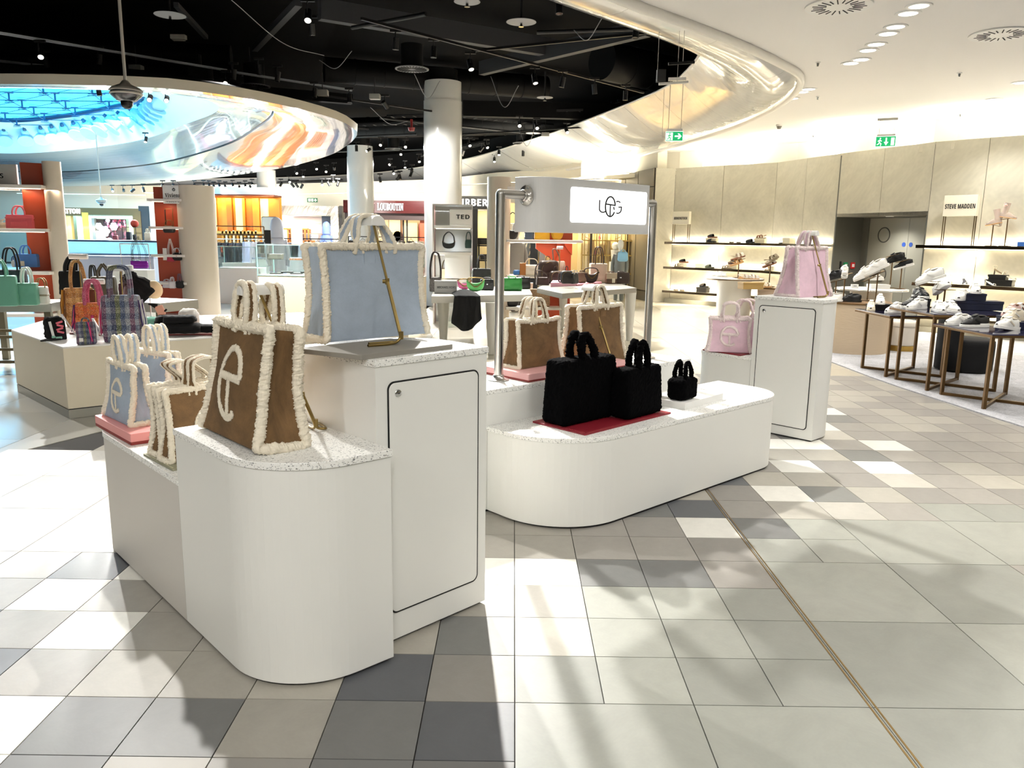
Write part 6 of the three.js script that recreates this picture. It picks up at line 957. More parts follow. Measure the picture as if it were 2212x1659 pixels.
// ---------------------------------------------------------------- mirrored brand shelf and the lettered grey block
{ const d = 14, x0 = -1.416, w = 0.677, t = thing('mirror_shelf', 'mirror backed shelf unit with white brand panel, left of the steel post', 'shelf unit', [x0, 0, -d], .06), h = 2.087;
  part(t, 'back_mirror', bx(w, h, .02, w / 2, 0, -.3), std(0xb4b6b6, .1, { metalness: 1 })); part(t, 'side_panel', bx(.03, h, .34, 0, 0, -.15), std(0xa98078, .35)); part(t, 'frame', [bx(.02, h, .02, 0, 0, .02), bx(w, .02, .34, w / 2, h - .02, -.15), bx(.02, h, .34, w, 0, -.15)], M.chrome);
  for (const y of [1.723, 1.258, .78]) { const s = part(t, 'shelf', bx(w, .05, .32, w / 2, y - .05, -.14), M.white); part(s, 'led_strip', bx(w * .9, .008, .02, w / 2, y - .058, -.2), M.led); }
  part(t, 'brand_panel', bx(w * .58, .27, .03, w * .71, 1.723 + .005, .02), M.white); part(t, 'lettering', text('TED', .075, .004, font, 1.3).translate(w * .76, 1.723 + .15, .037), M.black); part(t, 'white_card', bx(.45, .42, .02, w * .62, .8, -.02), std(0xf4f6f6, .3)); area([x0 + w / 2, h - .1, -d - .05], [x0 + w / 2, .5, -d - .02], w, .05, 26, 0xffffff);
  hobo('black crescent shoulder bag on the mirror shelf', [-1.16,1.32,-14.1], 0, { w: .22, h: .13, d: .06, m: leath(0x17181a), hh: .16 }); bag('dark green bucket bag cut by the shelf end', [-0.807,1.333,-14.1], 0, { w: .12, h: .15, d: .09, m: leath(0x1d3d38), hh: .13, sp: .08, one: 1 });
}
// tables with tapering legs
function taperTable(label, poly, h, th, legs, legW, m, legM) { const [ox, oz] = poly[0], t = thing('display_table', label, 'display table', [ox, 0, oz]), loc = poly.map(([x, z]) => [x - ox, z - oz]); part(t, 'top', slab(loc, h - th, h, .003), m); for (const [x, z] of legs) part(t, 'leg', mv(new THREE.CylinderGeometry(legW, legW * .55, h - th, 4).rotateY(Math.PI / 4), x - ox, (h - th) / 2, z - oz), legM || m); }
const tabW = std(0xdcdad2, .4), tabG = std(0x8a867d, .4);
taperTable('pale table with tapered legs carrying the green and black bags', [[-1.041,-9.994], [0.257,-10.578], [0.227,-12.409], [-1.182,-11.746]], .78, .09, [[-1.005,-11.296], [-0.277,-10.308], [0.265,-14.871], [-0.941,-14.707]], .12, tabW);
taperTable('grey topped table with white tapered legs carrying the brown bags', [[0.336,-11.179], [0.633,-10.116], [1.8,-11.503], [1.648,-13.179], [0.614,-12.917]], .83, .07, [[0.846,-13.266], [1.786,-11.963], [0.262,-13.687], [1.715,-15.069]], .11, tabG, tabW);
{ const t = thing('brand_block', 'grey lettered brand block on the pale table', 'sign', [-0.904,0.78,-10.524], .08); part(t, 'block', rbx(.3, .17, .08, .004), std(0xb9bab8, .4)); part(t, 'lettering', text('MICHAEL KORS', .028, .003, fontThin, .95).translate(.01, .085, .041), M.black); }
{ // black cloth hanging over the table edge
  const t = solo('draped_cloth', grid((u, v) => { const a = v < .35 ? v / .35 : 1, dn = Math.max(0, v - .35) / .65; const x = (u - .5) * (.33 + .06 * dn) + .03 * N(u * 5, v * 2, 3) * dn, f = .035 * Math.sin(u * 17 + 2 * dn) * dn + .02 * N(u * 9, v * 3, 1); return [x - .1 * (1 - a), .012 + .05 * (1 - a) * Math.sin(u * 3) - dn * (.36 + .1 * Math.sin(u * 3.1 + .4) - .1 * Math.abs(u - .55)), .3 - a * .0 - (1 - a) * .5 + .05 * Math.min(1, dn * 3) + f]; }, 48, 40), std(0x1d1e1f, .95, { side: THREE.DoubleSide }), 'black cloth draped over the edge of the pale table', 'cloth', [-0.57,0.78,-10.003].map((v, i) => i === 2 ? v - .3 : v), -.05);
}
const chocolate = leath(0x37261d), gre = leath(0x1f7a2d), creamL = std(0xdfd2b6, .5), blackL = leath(0x0c0c0e, .4);
bag('cream structured handbag hung on a white saddle at the mirror shelf', [-1.209, .782, -14.1], 0, { w: .18, h: .18, d: .09, m: creamL, hm: M.brass, hh: .16, sp: .12, hr: .004, clasp: 1 }); bag('small cream purse at right under the mirror shelf', [-0.795, .782, -14.1], 0, { w: .1, h: .1, d: .06, m: creamL, clasp: 1, hh: .03, sp: .05 }); bag('bag with black and brown guitar strap at left of the mirror shelf', [-1.073,0.78,-10.854], 0, { w: .17, h: .2, d: .09, m: std(0xffffff, .7, { map: mottled(110, 106, 104, .8, 30) }), hm: std(0x2a1f1c, .6), hh: .34, sp: .14, hr: .012, tw: .6 });
hobo('pink small shoulder bag with chain on the pale table', [-0.712,0.78,-11.422], .2, { w: .2, h: .13, d: .06, m: leath(0xbf4f86), hh: .02, hm: M.brass, chain: 1 }); hobo('light green small shoulder bag with chain on the pale table', [-0.533,0.78,-11.061], .2, { w: .25, h: .17, d: .07, m: leath(0x4fa457), hh: .02, hm: M.brass, chain: 1 });
bag('glossy black tote with tall handles on the pale table', [-0.478,0.78,-11.792], .1, { w: .28, h: .29, d: .12, taper: .02, m: blackL, hh: .2, sp: .12 }); bag('black zip crossbody before the black tote on the pale table', [-0.378,0.78,-11.29], .1, { w: .2, h: .16, d: .08, m: blackL, zip: 1, clasp: 1, hh: .02, sp: .1, pocket: 1 });
bag('bright green boxy leather bag on the pale table', [-0.025,0.78,-11.265], .12, { w: .3, h: .19, d: .12, taper: .03, r: .03, m: gre, hh: .012, sp: .1, zip: 1 }); bag('black boxy leather bag behind the bright green one', [0.104,0.78,-11.704], .12, { w: .3, h: .18, d: .12, taper: .03, r: .03, m: blackL, hh: .012, sp: .1, zip: 1 });
backpack('large dark brown leather backpack on the grey topped table', [0.545,0.83,-12.373], .3, .34, .36, .16, chocolate); backpack('small brown backpack right of the large one', [0.656,0.83,-12.274], .3, .22, .2, .12, chocolate); bag('brown camera bag low at left of the backpacks', [0.439,0.83,-11.862], .2, { w: .2, h: .12, d: .09, m: chocolate, hh: .1, sp: .15, lx: -.06, hr: .005 });
backpack('mini dark backpack with studs on the pink riser', [0.767,0.885,-11.349], .2, .19, .19, .1, leath(0x2a2422)); bag('black crossbody with white tag on the pink riser', [0.876,0.885,-11.375], .9, { w: .16, h: .16, d: .07, m: blackL, hm: M.chrome, hh: .03, sp: .08, card: 0 }); tray('display_tray', 'pink riser under the small backpacks on the grey topped table', 'display riser', quad([0.539,-11.436], [0.933,-11.747], [1.048,-13.027]), .83, [['block', .06, std(0xd9a2b4, .45)]]); tray('display_tray', 'flat pink tray right of the pink riser on the grey topped table', 'display riser', quad([0.94,-11.749], [1.398,-12.453], [1.424,-13.407]), .83, [['block', .025, std(0xd98f9c, .45)]]);
bag('taupe drawstring bag on the flat pink tray', [1.052,0.855,-12.183], .3, { w: .17, h: .17, d: .12, taper: .2, r: .05, m: leath(0x7a6a55), hh: .02, sp: .05, band: .85 }); hobo('dark brown shoulder bag with pale chain on the flat pink tray', [1.199,0.855,-12.219], .3, { w: .24, h: .2, d: .07, m: leath(0x2b1d1a), hh: .03, chain: 1 }); bag('cream leather tote with brown handles on the grey topped table', [1.358,0.83,-12.7], .2, { w: .29, h: .31, d: .13, taper: .02, m: std(0xd6c9b2, .5), hm: leath(0x37231a), hh: .26, sp: .13, hr: .009 });
bag('brown flap bag with round clasp at right of the grey topped table', [1.7,0.83,-12.526], -.1, { w: .28, h: .18, d: .1, taper: .01, m: chocolate, flap: 1, clasp: 1, hh: .01, sp: .1 }); bag('two tone brown satchel beside the flap bag', [1.541,0.83,-12.487], .2, { w: .18, h: .17, d: .1, m: leath(0x5a4130), flap: 1, fm: std(0xb3a48c, .6), hh: .02, sp: .08, card: .03 });
// white shelf unit with the angular rust panel, seen through the sign frame
{ const d = 13.3, x0 = -0.259, t = thing('shelf_unit', 'pale shelf unit with half-round column and angular rust panel behind the sign', 'shelf unit', [x0, 0, -d], .1), r = .195; part(t, 'end_column', cyl(r, r, 2.501, 0, 0, 0, 40), beigeLac, 'half-round beige end column'); const L = 1.279, xr = 1.256;
  for (const y of [1.499, 0.916, .38]) { const s = part(t, 'shelf', rbx(L, .045, .36, .006, L / 2 + .12, y - .045, .02), shelfW); part(s, 'led_strip', bx(L * .9, .006, .02, L / 2 + .1, y - .054, .02), M.led); } const ht = 2.3; part(t, 'top_board', bx(L + .2, .05, .3, L / 2, ht, 0), shelfW);
  part(t, 'rust_panel', [plate([[xr - .62, 0], [xr, 0], [xr, 1.72], [xr - .3, 1.55], [xr - .2, 1.28], [xr - .42, .75]], .05).translate(0, .02, -.14), plate([[xr - .6, 1.35], [xr, .95], [xr, 2.25], [xr - .6, 2.25]], .05).translate(0, 0, -.22), plate([[xr - .12, 1.4], [xr, 1.25], [xr, 1.7], [xr - .2, 1.58]], .06).translate(0, 0, -.06)], rust, 'folded rust red panels'); area([x0 + .7, 1.42, -d], [x0 + .7, .5, -d], 1, .05, 26, 0xffe6c8); area([x0 + .7, 2.26, -d], [x0 + .7, 1.2, -d], 1, .05, 26, 0xffe6c8);
  const yl = leath(0xe0a820), s1 = (n, px, py, o, l) => bag(l, [px, py, -d + .05], .1, o);
  bag('yellow leather tote on the upper shelf behind the sign', [0.468, 1.499, -13.28], .1, { w: .26, h: .24, d: .1, m: yl, hh: .1, sp: .1 }); hobo('round yellow bag on the upper shelf behind the sign', [0.716, 1.499, -13.28], .1, { w: .22, h: .22, d: .08, m: yl, hh: .08 }); bag('blue grey bag on the upper shelf behind the sign', [0.244, 1.499, -13.28], .1, { w: .14, h: .22, d: .1, m: leath(0x3f4c5c), hh: .1, sp: .08 }); hobo('black hobo bag with tall curved strap on the upper shelf', [-0.027, 1.499, -13.28], .1, { w: .2, h: .22, d: .08, m: leath(0x25211f), hh: .22 });
  bag('cream shoulder bag on the middle shelf behind the brown backpacks', [0.301, 0.916, -13.2], .1, { w: .28, h: .17, d: .1, m: std(0xe6dcc8, .5), hh: .1, sp: .2, one: 1 }); { const b = bag('greige leather tote on a brass stand, middle shelf by the rust panel', [0.714, 0.916, -13.15], .1, { w: .3, h: .24, d: .12, taper: .1, m: std(0xb9a892, .5), hm: std(0x6a5548, .5), hh: .2, sp: .1, lx: -.04 }); tStand('brass bar stand holding the greige tote', [0.753, 0.916, -13.0], .46, .1, .1); } bag('straw coloured woven tote standing under the grey topped table', [0.45, .382, -13.3], .1, { w: .34, h: .3, d: .12, m: std(0xffffff, .8, { map: mottled(168, 138, 108, .5, 30) }), hm: leath(0x6a3020), hh: .0, sp: .2, taper: .02 }); bag('dark round leather bag under the pale table', [-0.01, .382, -13.25], .1, { w: .22, h: .3, d: .15, r: .08, m: leath(0x1c1c1e), hh: .03, sp: .1 }); solo('folded_scarf', jitter(softBox(.14, .08, .1, .1, .03), .006, 30), std(0x4a7fc4, .8), 'blue folded scarf on the middle shelf by the steel post', 'garment', [0.06, 0.916, -13.2]); solo('book', rbx(.1, .2, .06, .003), std(0xb5763a, .6), 'orange brown box upright on the middle shelf', 'box', [0.153, 0.916, -13.15]);
}

// ================================================================ SHOPS ROUND THE FAR SIDE
const glowLetter = new THREE.MeshStandardMaterial({ color: 0xffffff, emissive: 0xffffff, emissiveIntensity: 1.6 });
{ // brown fronted luxury shop on the left
  const d = 33, x0 = -20.128, t = thing('shop_front', 'bronze fronted shop with white lettering and a dark floral window, far left', 'shop front', [x0, 0, -d], .05), X = px => (px - 60) * d * .985 / 1690, br = std(0x54401f, .5, { metalness: .3 }), warm = std(0xe6d3a2, .5), yT = 2.492, yW = 2.099;
  part(t, 'fascia', bx(X(330), yT - 2.174, .5, X(330) / 2, 2.174, -.2), br, 'brown bronze fascia'); part(t, 'rear_wall', bx(X(330), yT, .1, X(330) / 2, 0, -1.4), warm); part(t, 'bronze_pier', bx(X(300) - X(270), yT, .2, X(285), 0, -.3), br); part(t, 'wood_panel', bx(X(142) - X(80), 2.3, .2, (X(80) + X(160)) / 2, 0, -.1), std(0xc6a061, .45)); part(t, 'lit_panel', bx(X(178) - X(160), 2.3, .1, X(170), 0, -.1), std(0xf0e2b4, .5)); part(t, 'gold_mullion', bx(.25, 2.3, .25, X(183), 0, -.05), std(0xc8993c, .35)); part(t, 'grey_mullion', bx(.3, 2.3, .2, X(192), 0, -.1), std(0x77746c, .4));
  part(t, 'display_frame', plate(rrect(X(284) - X(184), 1.72, .02), .3, 0, [rrect(X(274) - X(194), 1.46, .02, THREE.Path)]).translate(X(234), 1.35, -.1), std(0xefe4bf, .5)); part(t, 'side_return', bx(X(300) - X(283), yT - .1, .4, X(292), 0, -.1), br); part(t, 'black_portal', bx(X(322) - X(297), 2.6, .1, X(309), 0, .02), M.black); part(t, 'grey_jamb', bx(.2, 2.7, .3, X(326), 0, 0), std(0x8a857a, .5));
  const w = X(262) - X(214); const fl = tex(256, 256, c => { seed = 77; c.fillStyle = '#2a1012'; c.fillRect(0, 0, 256, 256); for (let k = 0; k < 150; k++) { const y = rnd() * 256; c.fillStyle = ['#a33a4c', '#c8607a', '#7a2836', '#d98a98'][(rnd() * 4) | 0]; c.globalAlpha = .35 + .6 * y / 256; c.beginPath(); c.arc(rnd() * 256, y, rr(3, 12), 0, 7); c.fill(); } c.globalAlpha = 1; });
  part(t, 'dotted_backdrop', uvBoxFront(bx(w, 1.5, .06, 0, .55, -.2), w, 1.7).translate((X(214) + X(262)) / 2, 0, 0), std(0xffffff, .5, { map: fl }), 'dark red backdrop dotted with pink discs'); part(t, 'dark_window', bx(X(213) - X(195), 1.5, .06, X(204), .55, -.2), std(0x3a2a22, .4));
  const fw = std(0xf0ebe2, .6), pk = std(0xc8607a, .6); for (const [px, y, s] of [[206, 1.75, .2], [206, 1.35, .32], [205, .95, .36], [217, 1.55, .3], [222, 1.0, .4], [228, .85, .3], [238, 1.75, .22], [226, 2.0, .12], [211, .6, .3]]) { const L = []; for (let k = 0; k < 6; k++) L.push(new THREE.SphereGeometry(s * .34, 8, 6).scale(1, 1, .45).translate(X(px) + s * .45 * Math.cos(k * 1.047), y + s * .45 * Math.sin(k * 1.047), -.1)); L.push(new THREE.SphereGeometry(s * .25, 8, 6).translate(X(px), y, -.06)); part(t, 'flower', L, fw); }
  for (const [px, y, s] of [[206, .68, .14], [212, .62, .14], [221, 1.0, .1]]) part(t, 'pink_ball', ball(s, X(px), y, -.08, 12), pk);
  part(t, 'lettering', textFit('LOUIS VUITTON', X(174) - X(88), .2, .05, font).translate(X(131), 2.35, .08), glowLetter);
  part(t, 'blue_pillar', bx(X(136) - X(118), 2.641, .4, X(128), 0, .4), new THREE.MeshStandardMaterial({ color: 0x9fd4ee, roughness: .3 }));
  area([x0 + 2.4, yT - .8, -d + .1], [x0 + 2.4, 1, -d - .6], 3.6, .1, 16, 0xffe2a8);
}
{ // orange timber panelled shop
  const d = 30, x0 = -11.675, t = thing('shop_front', 'shop interior of glowing orange timber panels behind the jackets', 'shop front', [x0, 0, -d]), X = px => (px - 440) * d * .985 / 1690, yT = 2.898, y2 = 2.999, or = std(0xd98726, .5), orD = std(0xb5681c, .5), lt = std(0xe9cf9c, .5);
  part(t, 'rear_wall', bx(X(600), yT, .1, X(600) / 2, 0, -.5), or); const xs = [446, 452, 460, 463, 474, 485, 497, 503, 519, 525, 540, 548, 556, 575, 600]; for (let k = 0; k < xs.length - 1; k++) part(t, 'panel', bx(X(xs[k + 1]) - X(xs[k]) - .02, yT - 1.6, .08, (X(xs[k]) + X(xs[k + 1])) / 2, 1.55, -.4 + (k % 3) * .06), k % 4 === 1 ? orD : k % 5 === 2 ? lt : or); for (let k = 0; k < 10; k++) part(t, 'fin', bx(.07, .9, .3, X(476 + k * 8), .75, -.3), k % 2 ? lt : or);
  part(t, 'sill', bx(X(570), .1, .3, X(570) / 2, 1.52, -.3), std(0xe0a04c, .5)); part(t, 'soffit', bx(X(600), .06, 1, X(600) / 2, yT, -.1), std(0x6b2c18, .4)); part(t, 'upper_band', bx(X(600), .28, .1, X(600) / 2, yT + .06, 0), std(0xe6e2da, .5)); area([x0 + 1.3, yT - .05, -d - .1], [x0 + 1.3, 1, -d - .4], 2.6, .2, 40, 0xffd08a);
}
{ // marble fascia shop
  const d = 31.5, x0 = -9.406, t = thing('shop_front', 'bright shop under a slanting veined marble fascia', 'shop front', [x0, 0, -d]), X = px => (px - 596) * d * .985 / 1690, yT = 2.634, yB = 2.278;
  const marb = std(0xffffff, .3, { map: tex(512, 128, (c, w, h) => { seed = 31; c.fillStyle = '#d9cfc4'; c.fillRect(0, 0, w, h); for (let k = 0; k < 90; k++) { c.strokeStyle = ['#8d7f74', '#6c6058', '#b5a598', '#efe8e0'][(rnd() * 4) | 0]; c.globalAlpha = rr(.25, .8); c.lineWidth = rr(.8, 4); let x = rnd() * w * 1.2 - 60, y = h; c.beginPath(); c.moveTo(x, y); while (y > 0) { x += rr(2, 18); y -= rr(6, 18); c.lineTo(x, y); } c.stroke(); } c.globalAlpha = 1; }) });
  const mb = (n, w, h, x, y) => part(t, n, uvBoxFront(bx(w, h, .5, 0, 0, 0), 2.4, .8).translate(x, y, 0), marb); mb('marble_fascia', X(733), yT - yB, X(733) / 2, yB); mb('marble_pier', X(733) - X(716), yB, X(725), 0); part(t, 'rear_wall', bx(X(716), yB, .1, X(716) / 2, 0, -1.6), std(0xf0e6dc, .5)); part(t, 'blue_window', bx(X(716) - X(682), yB, .06, X(699), 0, -1), std(0x4d5666, .3)); part(t, 'lintel', bx(.35, .35, .1, X(711), yB - .75, -.6), M.white);
  for (const y of [1.95, 1.55]) part(t, 'hanging_rail', bx(X(680) - X(604), .04, .04, X(642), y, -1), std(0xb98a7a, .4)); part(t, 'timber_shelf', [bx(1.0, .06, .3, X(622), 1.72, -1.1), ...[0, 1, 2, 3, 4, 5, 6].map(k => bx(.06, .55, .3, X(606) + k * .14, 1.2, -1.1)), bx(1.1, .3, .3, X(636), 1.0, -1.1)], std(0xc87a34, .5)); for (let k = 0; k < 4; k++) part(t, 'garment', softBox(.4, .6, .1, .15, .03).translate(X(650) + k * .28, .95, -1), std([0x6c6d72, 0xb4b0ac, 0x8d8078, 0x7c7f86][k], .9));
  part(t, 'black_pier', bx(X(741) - X(735), 2.654, .4, X(738), 0, 0), std(0x1d1712, .4)); area([x0 + .7, yB - .05, -d - .7], [x0 + .7, 1, -d - .7], 1.4, .5, 24, 0xfff0e6);
}
{ // dark red shoe boutique
  const d = 27.5, x0 = -5.834, t = thing('shop_front', 'boutique with dark red fascia, white serif lettering and arched niches', 'shop front', [x0, 0, -d]), X = px => (px - 745) * d * .985 / 1690, yT = 2.708, yB = 2.289, red = phy(0x3f0b0b, .25, { clearcoat: .6 });
  part(t, 'fascia', bx(X(935), yT - yB, .4, X(935) / 2, yB, 0), red, 'glossy dark red fascia'); part(t, 'rear_wall', bx(X(935), yB, .1, X(935) / 2, 0, -1.3), std(0xd9bb96, .5)); part(t, 'head_beam', bx(X(935), .22, .3, X(935) / 2, yB - .22, -.1), std(0x2a1510, .5)); part(t, 'cream_panel', bx(X(892) - X(862), 1.6, .06, X(877), .4, -1.2), std(0xf0dcb2, .5));
  const arch2 = (w, h) => { const s = new THREE.Shape(); s.moveTo(-w / 2, 0); s.lineTo(w / 2, 0); s.lineTo(w / 2, h - w / 2); s.absarc(0, h - w / 2, w / 2, 0, Math.PI, false); return s; };
  for (const [px, w, h, m] of [[842, .4, 1.1, std(0xe6cda0, .5)], [907, .34, .9, std(0x8e3b24, .4)], [848, .3, .55, std(0x2a1a16, .5)]]) { part(t, 'arched_niche', plate(arch2(w, h), .05).translate(X(px), 1.15, -1.1), m); part(t, 'niche_edge', plate(arch2(w + .06, h + .03), .04).translate(X(px), 1.14, -1.13), std(0x4a1f16, .4)); }
  for (const px of [868, 876]) part(t, 'black_post', bx(.05, yB, .05, X(px), 0, -.3), M.black); part(t, 'red_corner', bx(.3, yB, .2, X(915), 0, -.2), std(0xa5482a, .4)); part(t, 'lettering', textFit('LOUBOUTIN', X(873) - X(818), .24, .04, fontSerif).translate(X(845.5), (yT + yB) / 2, .22), std(0xf4eee6, .5)); part(t, 'lettering', textFit('CHRISTIAN', X(812) - X(762), .24, .04, fontSerif).translate(X(787), (yT + yB) / 2, .22), std(0xf4eee6, .5)); area([x0 + 1.5, yB - .25, -d - .6], [x0 + 1.5, 1, -d - 1], 2.6, .3, 16, 0xffdcb0);
}
{ // black fronted shop with glowing letters
  const d = 24, x0 = -1.751, t = thing('shop_front', 'black fronted shop with blurred glowing letters, left of the steel post', 'shop front', [x0, 0, -d]), X = px => (px - 985) * d * .985 / 1690, yT = 2.723, yB = 2.345;
  part(t, 'fascia', bx(X(1075), yT - yB, .3, X(1075) / 2, yB, 0), M.blackGloss); part(t, 'black_pier', bx(X(1032) - X(1019), yB, .3, X(1025), 0, 0), M.black); part(t, 'rear_wall', bx(X(1075), yB, .1, X(1075) / 2, 0, -1.2), std(0xd8c99c, .5)); part(t, 'shelving', [bx(.5, .04, .3, X(1040), 1.25, -.5), bx(.5, .04, .3, X(1040), .8, -.5), bx(.04, 1.3, .3, X(1033), .2, -.5), bx(.3, .2, .2, X(1040), 1.3, -.5), bx(.2, .16, .2, X(1043), .85, -.5)], M.black); part(t, 'lettering', text('BURBERRY', .2, .04, font, 1).translate(X(1028), (yT + yB) / 2, .17), glowLetter); area([x0 + .8, yB - .05, -d - .6], [x0 + .8, 1, -d - .9], 1.2, .3, 20, 0xffe6b8);
}
{ // gold shelved shoe boutique behind the sign
  const d = 20.8, x0 = -0.192, t = thing('shop_front', 'boutique of thin gold shelves and pale panels seen under the sign', 'shop front', [x0, 0, -d]), X = px => (px - 1095) * d * .985 / 1690, yT = 2.411, gold = std(0xb29a5e, .3, { metalness: .8 }), pan = std(0xe9d6a8, .55);
  part(t, 'rear_wall', bx(X(1392), yT + .3, .1, X(1392) / 2, 0, -.6), std(0xd9c28e, .6)); for (let k = 0; k < 12; k++) part(t, 'pale_panel', bx(X(1107) - .02, yT, .08, X(1101 + 12 * (k + 13)) * 1, 0, -.5 + (k % 3) * .05), k % 3 === 1 ? std(0xf3e7c6, .5) : pan);
  for (const y of [1.468, 1.086, 0.605]) part(t, 'gold_shelf', bx(X(1372) - X(1258), .03, .3, (X(1258) + X(1372)) / 2, y, -.2), gold); for (const px of [1258, 1264, 1290, 1303, 1312, 1335, 1352, 1360, 1371]) part(t, 'gold_upright', bx(.025, yT, .025, X(px), 0, -.1), gold); part(t, 'dark_upright', bx(.06, yT, .06, X(1277), 0, 0), std(0x2c2118, .5)); part(t, 'navy_curtain', bx(X(1164) - X(1147), yT, .2, X(1155), 0, -.3), std(0x141a26, .7)); part(t, 'steel_jamb', bx(X(1180) - X(1167), yT, .2, X(1173), 0, -.3), std(0x8e9296, .3, { metalness: .7 })); part(t, 'fascia', bx(X(1392), .5, .4, X(1392) / 2, yT, 0), std(0xd8d0c0, .5));
  for (let k = 0; k < 5; k++) part(t, 'hanging_garment', softBox(.3, .9, .1, .15, .03).translate(X(1108) + k * .14, 1.0, -.3), std([0x8d8a86, 0xd9cbb2, 0xe2d9c6, 0x5b6168, 0xc9b79a][k], .9)); part(t, 'clothes_bar', bx(X(1147) - X(1100), .03, .03, X(1124), 1.568 + .25, -.3), M.black);
  const sh = [[1271, 517, 0xd0207a], [1297, 518, 0xe58aa0], [1336, 519, 0xb8a89a], [1265, 551, 0xd9c089], [1325, 551, 0xc49a52], [1340, 552, 0x2a2a2a], [1296, 551, 0xd98a9a]]; sh.forEach(([px, py, c], k) => heel(`tiny heeled shoe on the gold shelves under the sign, ${['magenta', 'rose pink', 'grey strappy', 'gold at lower left', 'gold at lower right', 'black', 'pale pink'][k]}`, [x0 + X(px), k < 3 ? 1.468 + .032 : 1.086 + .032, -d - .2], .4 + k, std(c, .4), std(c, .4)));
  area([x0 + 2.6, yT - .1, -d + .1], [x0 + 2.6, 1, -d - .4], 2, .2, 45, 0xffe6b0); area([x0 + .7, yT - .1, -d + .1], [x0 + .7, 1, -d - .4], 1.2, .2, 30, 0xffe6b0); part(t, 'flower_vase', [cyl(.09, .12, .3, X(1328), .95, .2), ball(.1, X(1328), 1.35, .2), cyl(.15, .15, .95, X(1328), 0, .2)], std(0xe2e2da, .5));
}
{ const t = thing('exit_sign', 'small dark green exit sign on the far cream wall above the marble fascia', 'exit sign', [-7.811,2.76,-31]); part(t, 'panel', bx(.4, .16, .03), std(0x0e4a2c, .5)); part(t, 'pictogram', [bx(.09, .1, .006, -.11, .03, .017), bx(.07, .1, .006, 0, .03, .017), bx(.1, .03, .006, .12, .065, .017), bx(.03, .1, .006, .12, .03, .017)], M.white); }
// unseen battens placed to wash the far upper walls with light
for (const [x, z, x1, z1, p] of [[-14.045, -30.5, -9.777, -32, 40], [-8.889, -30.6, -2.988, -27, 60], [-1.543, -23.4, 2.179, -20.2, 70], [-20.128, -32.5, -14.951, -32.5, 50]]) { const L = Math.hypot(x1 - x, z1 - z); area([(x + x1) / 2, 3.05, (z + z1) / 2], [(x + x1) / 2, 3.7, (z + z1) / 2 - .5], L, .15, p, 0xfff4dc); const t = thing('unseen_cove_light', 'unseen linear LED batten washing the far upper walls', 'light', [(x + x1) / 2, 3.0, (z + z1) / 2], -Math.atan2(z1 - z, x1 - x), 'unseen battens washing the far upper walls'); part(t, 'housing', bx(L, .014, .12), wallCream); part(t, 'diffuser', bx(L, .004, .08, 0, .014, 0), M.led); }

// ================================================================ UNDER THE BLACK CEILING: TRACKS, SPOTLIGHTS, DUCTS
const headGeo = merge([mv(cyl(.042, .042, .15, 0, -.075, 0, 20), 0, 0, 0)]), lensGeo = cyl(.036, .036, .006, 0, -.081, 0, 20), capG = cyl(.044, .044, .012, 0, -.079, 0, 20), armG = merge([rod([0, .02, .046], [0, .13, .046], .009, 8), rod([0, .12, .046], [0, .16, 0], .009, 8)]), adapt = bx(.16, .035, .032, 0, .15, 0);
const offLens = std(0x1a1a1a, .2), glowSpot = new THREE.MeshStandardMaterial({ color: 0xffffff, emissive: 0xfff4e2, emissiveIntensity: 9 });
// a spotlight on its track: the head turns to its target and carries its own light
function trackSpot(p, target, lit, cd = 0, ang = .5, label, group, size = 2.4) {
  const t = thing('track_spotlight', label || (lit ? 'lit black cylinder spotlight on a ceiling track' : 'unlit black cylinder spotlight on a ceiling track'), 'spotlight', p, 0, group || (lit ? 'lit track spotlights' : 'unlit track spotlights'));
  const q = new THREE.Quaternion().setFromUnitVectors(V3(0, -1, 0), V3(...target).sub(V3(...p)).normalize()), hd = part(t, 'head', headGeo, M.trackBlack); hd.quaternion.copy(q);
  const ln = part(hd, 'lens', lensGeo, lit ? glowSpot : offLens); part(hd, 'bezel', mv(new THREE.TorusGeometry(.04, .005, 6, 24), 0, -.08, 0, Math.PI / 2), M.trackBlack); part(t, 'yoke', armG, M.trackBlack); part(t, 'adapter', adapt, M.trackBlack);
  if (cd) { const o = V3(0, -.1, 0).applyQuaternion(q).add(V3(...p)); spot(o.toArray(), target, cd, ang, NEUTRAL, size, .5); } return t;
}
// out of view: far ones throw shadows towards us, near ones light plinth fronts
for (const [x, y, z, tx, ty, tz, f, a] of [[-.6, 4, -8, .9, .4, -3.7, 1.7, .55], [-.75, 4, -7.3, .5, .3, -3.2, 1.6, .55], [-1.2, 4, -7.2, -.1, .3, -2.8, 1.1, .55], [-3.2, 4, -6.4, -1.2, .6, -2.6, .75, .5], [1.2, 4, -8.2, 1.5, .5, -4.6, .8, .5], [-2.2, 4, -8.0, -1.9, .6, -3.9, .35, .42], [.3, 4, -1.6, .6, .5, -4.6, .62, .38], [-2.6, 4, -.6, -1.0, .6, -2.8, .55, .36], [-.9, 4, -.4, -.4, .7, -2.9, .45, .34]]) trackSpot([x, y, z], [tx, ty, tz], true, KEY * f, a, 'lit black spotlight out of view, aimed at the brand island', 'spotlights aimed at the island');
